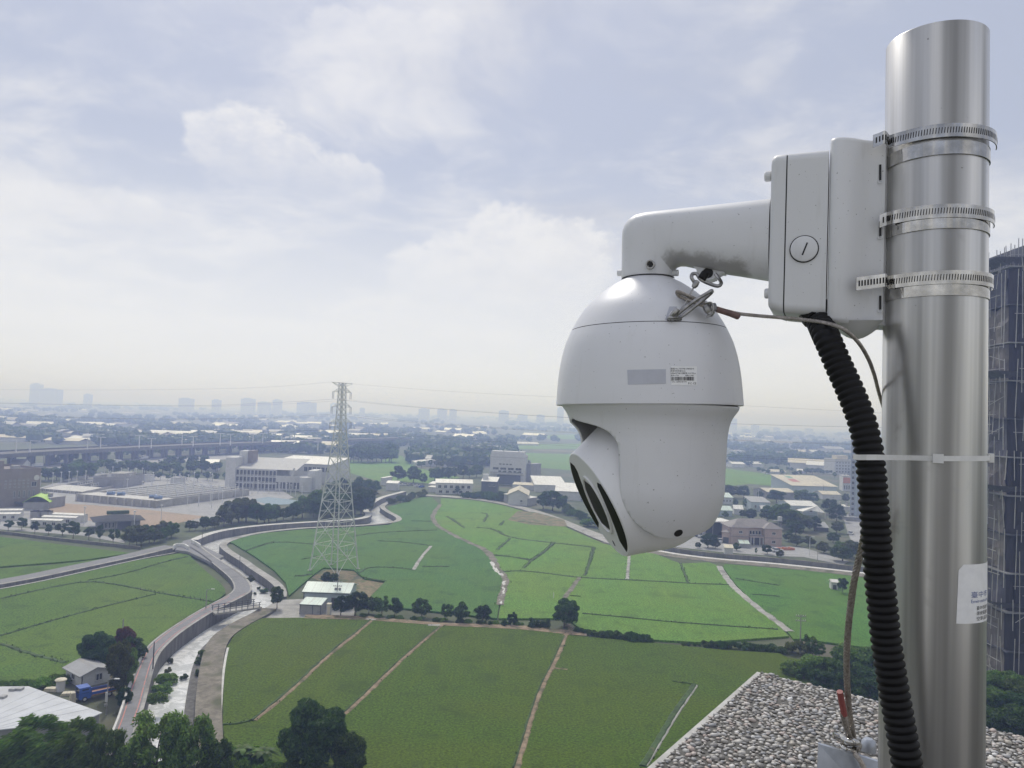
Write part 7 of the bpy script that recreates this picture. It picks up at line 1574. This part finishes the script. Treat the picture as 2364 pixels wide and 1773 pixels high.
belt(ZB, (930, 1240), (1480, 1180), 7, 190, 'tall dark tree in the grove behind the pylon', 'grove behind the pylon', ('broad', 'field'), (lf_mid, lf_olive), (20, 15), 1.0)
belt(ZB, (1150, 1090), (1560, 1080), 7, 150, 'dense tree at the back of the grove by the river head', 'grove by the river head', ('broad', 'field'), (lf_mid, lf_dark), (20, 15), 1.0)
belt(ZB, (1640, 1170), (1960, 1090), 8, 60, 'low scrub along the east bank of the river head', 'scrub by the river head', ('field', 'bush2'), (lf_mid, lf_olive), (15, 15), 1.3, 'scrub_bush', 'bush')
for i, (x, y, yt, wd, lb) in enumerate(((1725, 965, 825, 1.15, 'left round tree alone in the distant green field'), (1858, 975, 828, .85, 'second round tree in the distant green field'), (1940, 985, 890, .8, 'third smaller tree in the distant green field'), (2070, 960, 850, 1.2, 'fourth wide tree in the distant green field'))): tree(ZB, x, y, yt, 'field', lb, 'trees in the distant green field', lf_dark, wd)
belt(ZC, (170, 955), (600, 930), 6, 110, 'dark tree left of the pale six-storey block', 'trees left of the six-storey block', ('broad', 'field'), (lf_dark, lf_mid), (20, 8), 1.0)
belt(ZC, (460, 1110), (820, 1125), 8, 70, 'dark scrub below the dark grey house', 'scrub below the dark grey house', ('field', 'bush2'), (lf_dark,), (15, 10), 1.4, 'scrub_bush', 'bush')
tree(ZC, 390, 1078, 1000, 'street', 'small tree in front of the white two-storey house', mat=lf_dark, wide=.9); tree(ZC, 770, 1140, 1045, 'broad', 'round tree at the left corner of the gable-ended shed', mat=lf_mid, wide=.9)
for i, (x, y, yt, wd) in enumerate(((1120, 1200, 1060, 1.0), (1200, 1215, 1035, 1.05), (1280, 1225, 1080, .9))): tree(ZC, x, y, yt, 'broad', ('left', 'middle and tallest', 'right')[i]+' big dark tree right of the gable-ended shed', 'big trees right of the gable-ended shed', lf_dark, wd)
belt(ZC, (1300, 1240), (1620, 1370), 8, 80, 'dark hedge tree along the far canal', 'hedge along the far canal', ('field', 'bush2'), (lf_dark, lf_mid), (15, 10), 1.3, 'hedge_shrub', 'shrub')
# ---- village trees on the right
VT = [(690, 920, 805, 1.2, 'broad'), (800, 925, 810, 1.2, 'broad'), (940, 925, 860, 1.0, 'field'), (1080, 960, 850, 1.35, 'broad'), (1290, 960, 845, 1.3, 'broad'), (1390, 965, 870, 1.3, 'broad'), (730, 1000, 920, .8, 'field2'), (830, 1010, 915, 1.2, 'field'), (850, 1110, 1010, 1.2, 'broad'), (790, 1090, 1020, 1.0, 'field'), (1000, 1130, 985, 1.2, 'broad'), (1120, 1150, 960, 1.3, 'broad'), (1200, 1190, 1010, 1.2, 'broad'), (1310, 1210, 1060, 1.3, 'broad'), (1400, 1200, 1075, 1.1, 'field'), (1240, 1250, 1120, 1.2, 'field'), (1530, 1060, 920, 1.2, 'feather2'), (1590, 1120, 960, 1.1, 'feather2'), (1670, 960, 880, .9, 'field'), (1590, 1220, 1115, 1.2, 'broad'), (1560, 1300, 1210, 1.3, 'field'), (1620, 1400, 1290, 1.3, 'broad'), (1700, 1430, 1280, 1.2, 'broad'), (1640, 1460, 1320, 1.4, 'broad'), (1480, 1390, 1290, 1.3, 'field'), (1350, 1330, 1240, 1.3, 'field'), (1250, 1330, 1230, 1.2, 'field'), (1180, 1290, 1200, 1.2, 'field'), (1000, 1400, 1315, 1.1, 'broad'), (495, 1345, 1220, 1.1, 'broad'), (560, 1350, 1270, 1.0, 'field'), (410, 1350, 1295, 1.1, 'field'), (740, 1370, 1300, 1.1, 'field'), (1110, 1430, 1360, 1.2, 'field'), (640, 1090, 1030, 1.1, 'field'), (905, 1400, 1345, .7, 'street')]
VL = {(1530, 1060): 'large bare-looking pale tree left of the slim tower', (1000, 1400): 'round tree in the yard before the villa', (495, 1345): 'dark tree before the open garage', (905, 1400): 'slim sapling in front of the villa porch', (1080, 960): 'round dark tree in the middle of the village sheds'}
va = sorted(v_ for v_ in VT if v_[1] < 1200 and v_[:2] not in VL); vb = sorted(v_ for v_ in VT if v_[1] >= 1200 and v_[:2] not in VL)
for vt_ in VT:
    x, y, yt, wd, pk = vt_
    tree(ZD, x, y, yt, pk, VL.get((x, y)) or (f'{ORD[va.index(vt_)]} tree from the left among the village sheds behind the villa' if y < 1200 else f'{ORD[vb.index(vt_)]} tree from the left in the gardens round the villa'), None if (x, y) in VL else ('trees among the village sheds' if y < 1200 else 'trees in the villa gardens'), random.choice((lf_dark, lf_mid, lf_olive)), wd)
# ---- belts behind the treatment plant
belt(ZA, (345, 965), (800, 935), 9, 130, 'dark tree in the belt behind the left basins', 'tree belt behind the left basins', ('far', 'far2', 'field'), (lf_dark, lf_mid), (20, 15), 1.1)
belt(ZA, (560, 900), (1240, 900), 12, 120, 'dark tree in the belt behind the left basins', 'tree belt behind the left basins', FAR, (lf_dark, lf_mid), (25, 15), 1.15)
belt(ZA, (1230, 900), (1900, 890), 12, 115, 'dark tree in the belt behind the right basins', 'tree belt behind the right basins', FAR, (lf_dark, lf_mid), (25, 15), 1.15)
belt(ZA, (1280, 960), (1920, 960), 9, 90, 'dark tree left of the stair tower', 'trees left of the stair tower', FAR, (lf_dark, lf_mid), (25, 12), 1.1)
belt(ZA, (1390, 840), (1760, 830), 6, 110, 'tall dark tree beside the motorway', 'tall trees beside the motorway', FAR, (lf_dark,), (20, 10), 1.1)
belt(ZA, (440, 820), (640, 800), 4, 85, 'dark tree in front of the elevated road', 'trees in front of the elevated road', FAR, (lf_dark,), (15, 8), 1.1)

# ================================================================== FAR PLAIN
def far_field(zf, pts, mat): patch(zf, pts, mat, .12, 'rice_field')
far_field(ZB, [(1305, 785), (1560, 800), (1700, 740), (1760, 745), (1900, 850), (2260, 930), (2050, 985), (1700, 960), (1560, 960), (1310, 890)], m_lime)
far_field(ZC, [(970, 720), (1500, 735), (1500, 880), (1000, 840)], m_lime); far_field(ZC, [(560, 655), (1500, 640), (1500, 685), (900, 690)], m_lime); far_field(ZC, [(640, 585), (1500, 560), (1500, 610)], m_lime)
patch(ZC, [(1020, 702), (1060, 690), (1500, 702), (1500, 722)], m_dry, .16)
far_field(ZD, [(500, 655), (640, 668), (1145, 735), (1145, 825), (850, 800), (500, 838)], m_lime)
# ---- elevated road with lamps
er = smooth(GP(ZA, [(-500, 785), (-100, 752), (500, 714), (960, 692), (1500, 667), (2212, 640), (2900, 615), (3500, 595)], 9.0), 40)
mb = MB(); bk = offset(er, 24)
rows = [[(p.x, p.y, 7.4), (p.x, p.y, 9.9), (p.x+.3, p.y+.3, 9.9), (p.x+.3, p.y+.3, 9.0), (q_.x, q_.y, 9.0), (q_.x, q_.y, 9.9), (q_.x, q_.y, 7.4), (p.x, p.y, 7.4)] for p, q_ in zip(er, bk)]
mb.grid(rows); t = empty('elevated_road', er[0], 0, 'elevated grey motorway running left to right beyond the basins', 'bridge')
L0 = t.location; mb.v = [tuple(Vector(v)-L0) for v in mb.v]; mb.build('deck', m_wall, t)
for i in range(1, 30, 1):
    p = er[i].lerp(bk[i], .3)-L0; q_ = er[i].lerp(bk[i], .75)-L0
    for s in (p, q_): part(t, 'pier', m_wall, lambda mb: mb.box(s.x-1, s.y-1, -L0.z, s.x+1, s.y+1, 7.39-L0.z))
lamps_ = [(ZA, 135, 715, 605), (ZA, 253, 715, 615), (ZA, 743, 695, 575), (ZA, 853, 695, 585), (ZA, 1183, 682, 572), (ZA, 1286, 680, 598), (ZA, 1547, 664, 568), (ZA, 1642, 664, 580), (ZA, 1872, 656, 553), (ZA, 1960, 656, 560), (ZA, 2150, 642, 565), (ZB, 493, 642, 558), (ZB, 576, 640, 555), (ZB, 738, 626, 553), (ZB, 817, 612, 558), (ZB, 1045, 698, 625)]
for i, (zf, x, y, yt) in enumerate(lamps_):
    P0 = ground(*zf(x, y), 9.0); h = z_at(P0, zf(x, yt)[1])-9.0; t = empty('motorway_lamp', P0, 0, ('leftmost tall white motorway lamp with long arm' if i == 0 else 'second motorway lamp from the left, arm turned right' if i == 1 else f'{ORD[i]} tall white motorway lamp post from the left'), 'lamp post', 'motorway lamp posts')
    part(t, 'mast', m_wpole, lambda mb: mb.lathe([(.42, 0), (.26, h), (0, h)], 8), 40)
    s = -1 if i == 0 else 1
    part(t, 'arm', m_wpole, lambda mb: mb.box(-3.2 if s < 0 or i > 1 else 0, -.3, h-.35, .2 if s < 0 else 6.5 if i == 1 else 3.2, .3, h))
patch(ZA, [(200, 850), (700, 795), (1380, 760), (2200, 735), (2200, 760), (1400, 805), (1380, 838), (900, 832), (500, 850)], m_pave, .14, 'road')
mw = 'vehicles on the motorway'
def veh(zf, pF, pB, lb, L=9.0, bh=2.6): truck(zf, pF, pB, m_twhite, m_twhite, lb, L, bh, group=mw)
veh(ZA, (940, 812), (1072, 826), 'white lorry with long box on the lower motorway', 11, 2.4); veh(ZA, (1190, 778), (1235, 776), 'small white van right of the lorry', 6.5, 1.8); veh(ZA, (1352, 805), (1385, 803), 'white van near the tall motorway trees', 6, 1.8); veh(ZA, (262, 845), (332, 842), 'white van at the left below the elevated road', 7, 1.8)
veh(ZB, (205, 735), (288, 728), 'white lorry above the stair tower', 12, 2.8); veh(ZB, (812, 692), (850, 690), 'white box truck behind the rear hall', 10, 3.2); veh(ZB, (872, 690), (900, 688), 'short white truck beside the box truck behind the rear hall', 7, 3.0); veh(ZB, (485, 706), (540, 703), 'pale truck above the glazed hall roof', 12, 2.4)
car(ZA, (395, 870), .1, m_twhite, 'white car at the foot of the elevated road'); car(ZA, (1770, 772), .1, m_twhite, 'white car right of the tall motorway trees')
# ---- larger roofs beyond the motorway
FW = [(ZA, (-80, 610), (140, 612), 580, 40, m_rw, 'pale roofed warehouse at the left edge beyond the motorway'), (ZA, (545, 620), (1000, 632), 605, 60, m_rw, 'broad pale gable warehouse between two motorway lamps'), (ZA, (380, 592), (760, 600), 572, 45, m_rg, 'grey-roofed warehouse left of the broad pale one'), (ZA, (130, 562), (310, 566), 545, 30, m_rc, 'small cream roof at the far left'), (ZA, (590, 552), (770, 556), 525, 40, m_rc, 'bright cream gable roof beyond the motorway'),
      (ZA, (770, 556), (870, 558), 510, 30, m_rg, 'grey gabled hall right of the bright cream roof'), (ZA, (880, 545), (1420, 560), 520, 40, m_rg, 'long grey factory row beyond the motorway'), (ZA, (360, 520), (1600, 545), 505, 30, m_rg, 'very long pale factory roof line on the left'), (ZA, (575, 492), (890, 498), 470, 30, m_rw, 'thin white roof line far left'), (ZA, (-100, 490), (350, 500), 478, 40, m_rp, 'brownish roof line at the far left edge'),
      (ZA, (1650, 555), (2010, 562), 535, 60, m_rc, 'large cream roof far left of the pylon'), (ZA, (2070, 560), (2230, 564), 540, 40, m_rc, 'smaller cream roof right of the large cream roof'), (ZA, (1270, 605), (1410, 608), 560, 20, m_rw, 'white hall with dark dots between motorway lamps'), (ZA, (1340, 548), (1590, 552), 530, 30, m_rw, 'pale roof left of the large cream roof'), (ZB, (520, 532), (640, 535), 510, 40, m_rc, 'cream roof left of the pylon top'), (ZB, (640, 515), (1000, 522), 497, 50, m_rw, 'long white roof left of the pylon top'), (ZB, (810, 545), (975, 548), 528, 40, m_rc, 'cream roof just left of the pylon'), (ZB, (800, 470), (860, 472), 455, 40, m_rw, 'tiny white roof far left of the pylon'),
      (ZB, (1520, 490), (1620, 492), 478, 50, m_rw, 'white roof right of the pylon in the haze'), (ZB, (1830, 625), (1880, 628), 600, 20, m_rw, 'white house in the trees right of the pylon'), (ZB, (1890, 645), (1960, 648), 632, 20, m_rc, 'low cream shed right of the white house in the trees'), (ZC, (540, 540), (610, 542), 526, 60, m_rw, 'white roof in the haze left of the camera'), (ZC, (420, 585), (450, 586), 570, 20, m_rw, 'tiny white house in the hazy wood left of the camera'), (ZC, (850, 655), (1085, 660), 642, 15, m_rw, 'long white greenhouse roof left of the camera head'), (ZC, (790, 690), (910, 694), 682, 12, m_rw, 'short white greenhouse behind the six-storey block'), (ZD, (760, 405), (1000, 408), 398, 80, m_rw, 'hazy white roof line right of the camera'), (ZD, (1030, 412), (1100, 414), 403, 60, m_rw, 'hazy white roof right of the camera, shorter'),
      (ZB, (1840, 815), (1880, 835), 785, 25, m_rw, 'white shed on the distant green field'), (ZB, (1960, 830), (2000, 832), 770, 12, m_rg, 'grey hut by the wood beyond the distant green field'), (ZA, (85, 860), (190, 862), 815, 12, m_rp, 'brown shed in front of the elevated road at left'), (ZA, (1740, 870), (1850, 872), 815, 14, m_rw, 'white tent-like shed before the stair tower'), (ZA, (450, 450), (490, 452), 440, 30, m_rw, 'far tiny cream block at the left'), (ZA, (550, 495), (580, 496), 445, 12, m_rw, 'slim white silo-like block far left')]
for zf, pl, pr, yt, dd_, rm, lb in FW: block('far_warehouse', lb, 'warehouse', zf, pl, pr, yt, dd_, m_wl if rm is not m_rg else m_wg, rm, 'gx', 2.5, .5, group='warehouses beyond the motorway')
# ---- hundreds of small distant roofs, kept to those that show
def unit_house(rm, nm):
    mb = MB(); mb.mat(0).box(-.5, -.5, 0, .5, .5, .62); mb.mat(1); xprism(mb, [(-.55, .62), (.0, 1.0), (.55, .62), (.55, .66), (0, 1.05), (-.55, .66)], -.55, .55); return mb.mesh(nm, [m_wl, rm])
UH = [unit_house(m_, 'distant_house') for m_ in (m_rw, m_rc, m_rg, m_rp, m_rw)]
q = random.Random(5); cnt = 0
def rnd_spot(ymin, ymax, power=.6):
    x = q.uniform(-60, 2420); hy = 909+.0375*x; k = q.random()**power; return x, hy + ymin + (ymax-ymin)*k
keep_out = [(1240, 1010, 1560, 1200)]
while cnt < 170:
    x, y = rnd_spot(10, 110); hy = 909+.0375*x
    if 1560 < x < 1720 and y > 1075: continue
    if x > 2020 or (780 < x < 1060 and y-hy > 85) or (1190 < x < 1720 and 60 < y-hy): continue
    P0 = ground(x, y); o = link('distant_house', UH[q.randrange(5)]); o.location = P0; o.rotation_euler = (0, 0, q.uniform(-.5, .5)); s = q.uniform(9, 26); o.scale = (s*q.uniform(1, 2.2), s, q.uniform(5, 10)); cnt += 1
    far_ = y-hy < 38
    tag(o, 'tiny pale building fading into the haze near the horizon' if far_ else 'small pale-roofed building scattered beyond the motorway', 'house', 'buildings fading near the horizon' if far_ else 'small buildings beyond the motorway')
# ---- skyline towers in the haze
m_sky = M('tower_far', (.55, .56, .58), .8, var=.05, scale=.02)
SKY = [(ZA, 245, 330, 135), (ZA, 332, 480, 176), (ZA, 705, 765, 222), (ZA, 1515, 1625, 256), (ZA, 1798, 1866, 270), (ZA, 2045, 2150, 258), (ZB, 530, 630, 288), (ZB, 655, 727, 270), (ZB, 862, 1010, 290), (ZB, 1148, 1210, 300), (ZB, 1400, 1440, 340), (ZC, 320, 380, 352), (ZC, 740, 825, 362), (ZC, 900, 985, 398), (ZC, 1062, 1130, 398), (ZC, 1238, 1292, 338), (ZD, 690, 742, 245), (ZD, 870, 930, 300), (ZD, 1060, 1110, 322), (ZD, 1330, 1390, 330), (ZB, 1900, 1990, 345), (ZB, 2060, 2140, 348)]
lbs = ['leftmost and tallest hazy high-rise on the skyline', 'long hazy block joined to the leftmost high-rise', 'low hazy block right of the leftmost high-rises', 'wide hazy block on the skyline left of the paired towers', 'narrow hazy tower left of the pylon', 'broad dark hazy tower between narrow ones', 'pale low tower right of the broad hazy tower', 'slim hazy tower nearest left of the pylon', 'wide pale block just left of the pylon top', 'faint tower touching the pylon on the skyline', 'faint low tower right of the pylon', 'faint tower left of centre skyline', 'hazy twin block left of the dome camera', 'low faint block left of the dome camera', 'faint block nearest left of the dome camera', 'tall faint tower beside the dome camera', 'tall faint tower right of the dome camera', 'short faint tower right of the dome camera', 'second short faint tower right of the dome camera', 'faint tower left of the conduit', 'faint wide block right of the pylon', 'second faint wide block right of the pylon']
for (zf, x0_, x1_, yt), lb in zip(SKY, lbs):
    xm = zf((x0_+x1_)/2, 0)[0]; hy = 909+.0375*xm; P0 = ground(zf(x0_, 0)[0], hy+25); w_ = abs(zf(x1_, 0)[0]-zf(x0_, 0)[0])*P0.y/FPX; h = z_at(P0, zf(x0_, yt)[1])
    t = empty('skyline_tower', P0, 0, lb, 'building', 'towers on the hazy skyline'); part(t, 'shaft', m_sky, lambda mb: mb.box(0, 0, 0, w_, w_*.6, h)); part(t, 'crown', m_sky, lambda mb: mb.box(w_*.2, 3, h+.01, w_*.7, w_*.45, h*1.06))
# ---- far woodland: one mass
V, F, MI = [], [], []; r_ = np.random.default_rng(21); n_t = 0
def blob(P0, h, wd):
    b0 = len(V)
    vv = iv*np.array([wd, wd, h*.5])*(1+r_.uniform(-.2, .2, (len(iv), 1))) + np.array([P0.x, P0.y, h*.52]); V.extend(map(tuple, vv)); F.extend([tuple(f_+b0) for f_ in ifc])
    for _ in range(16):
        d = r_.normal(size=3); d /= np.linalg.norm(d); d[2] = abs(d[2])*.9+.05; c = np.array([P0.x, P0.y, h*.5]) + d*np.array([wd, wd, h*.5])*1.0; t_ = r_.normal(size=3); t_ /= np.linalg.norm(t_); u_ = np.cross(d, t_); s = wd*.32; k0 = len(V)
        V.extend([tuple(c-t_*s), tuple(c+u_*s*.7+d*s*.2), tuple(c+t_*s), tuple(c-u_*s*.7)]); F.append((k0, k0+1, k0+2, k0+3))
tries = 0
while n_t < 4200 and tries < 60000:
    tries += 1; x, y = rnd_spot(7, 128, .75); hy = 909+.0375*x; dy_ = y-hy
    if x < 820 and dy_ > 112: continue
    if 790 < x < 950 and 88 < dy_ < 175: continue
    if 1190 < x < 1690 and dy_ > 66: continue
    if 1690 < x < 1985 and dy_ > 95: continue
    if 1100 < x < 1480 and 40 < dy_ < 66 and q.random() < .8: continue
    a_ = math.sin(x*.011+dy_*.21)+math.sin(x*.023-dy_*.13+1.7)+math.sin(dy_*.55+x*.004)
    if a_ < (.15 if dy_ < 80 else -.6): continue
    P0 = ground(x, y); hgt_ = q.uniform(6, 12)*(1 if dy_ > 30 else 1.3); blob(P0, hgt_, hgt_*q.uniform(.45, .8)*(1 if dy_ > 30 else 1.8)); n_t += 1
me = bpy.data.meshes.new('far_woodland'); me.from_pydata(V, [], F); me.materials.append(lf_dark); me.update(); tag(link('far_woodland', me), 'hazy dark woods spread over the far plain', 'woodland', kind='stuff')
belt(ZB, (1310, 800), (1700, 800), 12, 150, 'dark tree in the wood behind the distant green field', 'wood behind the distant green field', FAR, (lf_dark, lf_mid), (15, 8), 1.2)
belt(ZB, (1320, 770), (1700, 740), 12, 130, 'dark tree in the wood behind the distant green field', 'wood behind the distant green field', FAR, (lf_dark,), (15, 10), 1.2)
belt(ZC, (50, 800), (650, 780), 14, 120, 'dark tree in the wood left of the six-storey block', 'wood left of the six-storey block', FAR, (lf_dark, lf_mid), (15, 12), 1.2)
belt(ZC, (60, 850), (640, 840), 10, 80, 'pale tree in the wood by the six-storey block', 'wood left of the six-storey block', FAR, (lf_mid, lf_olive), (15, 12), 1.2)
belt(ZD, (640, 640), (1640, 660), 22, 60, 'dark tree in the wood beyond the far right field', 'wood beyond the far green field', FAR, (lf_dark, lf_mid), (15, 18), 1.3)
belt(ZD, (900, 700), (1600, 740), 14, 55, 'dark tree in the wood beyond the far right field', 'wood beyond the far green field', FAR, (lf_dark, lf_mid), (15, 18), 1.3)
belt(ZD, (1100, 800), (1250, 810), 5, 80, 'tree left of the long cream-roofed warehouse', 'trees left of the long warehouse', FAR, (lf_mid, lf_olive), (10, 8), 1.1)
belt(ZA, (620, 770), (1380, 742), 16, 62, 'dark tree hiding the foot of the elevated road', 'trees at the foot of the elevated road', FAR, (lf_dark, lf_mid), (15, 6), 1.25)
belt(ZA, (1000, 735), (2212, 705), 24, 62, 'dark tree hiding the right half of the elevated road', 'trees hiding the elevated road', FAR, (lf_dark, lf_mid), (15, 6), 1.25)
belt(ZB, (480, 720), (1250, 735), 16, 62, 'dark tree behind the rear hall', 'trees behind the rear hall', FAR, (lf_dark, lf_mid), (15, 10), 1.25)
for yy_ in (760, 880, 1000, 1110):
    belt(ZC, (1460, yy_), (2150, yy_+60), 9, 75, f'village tree behind the dome camera, row {ORD[(yy_-760)//115]}', 'village trees behind the dome camera', FAR, (lf_dark, lf_mid, lf_olive), (30, 25), 1.2)
for i_, (x_, y_) in enumerate(((1560, 860), (1700, 930), (1850, 900), (1620, 1060), (1780, 1120), (1950, 1050), (1880, 1180))):
    block('village_house', f'{ORD[i_]} pale village house behind the dome camera', 'house', ZC, (x_, y_), (x_+120, y_+6), y_-55, 11, m_wl, (m_rw, m_rg, m_rc)[i_ % 3], 'gx', 1.8, .3, group='village houses behind the dome camera')

# ================================================================== HAZE
m_hz = bpy.data.materials.new('haze_air'); m_hz.use_nodes = True; nt_ = m_hz.node_tree; nt_.nodes.clear()
vo = nt_.nodes.new('ShaderNodeVolumePrincipled'); mo = nt_.nodes.new('ShaderNodeOutputMaterial'); nt_.links.new(vo.outputs[0], mo.inputs['Volume'])
vo.inputs['Density'].default_value = .00086; vo.inputs['Color'].default_value = (.45, .56, 1.0, 1); vo.inputs['Absorption Color'].default_value = (1, 1, 1, 1); vo.inputs['Anisotropy'].default_value = .5
vo.inputs['Density Attribute'].default_value = ''
mb = MB(); mb.box(-25900, -2900, -3.5, 25900, 39900, 98); hzo = mb.build('haze', m_hz); tag(hzo, kind='stuff')
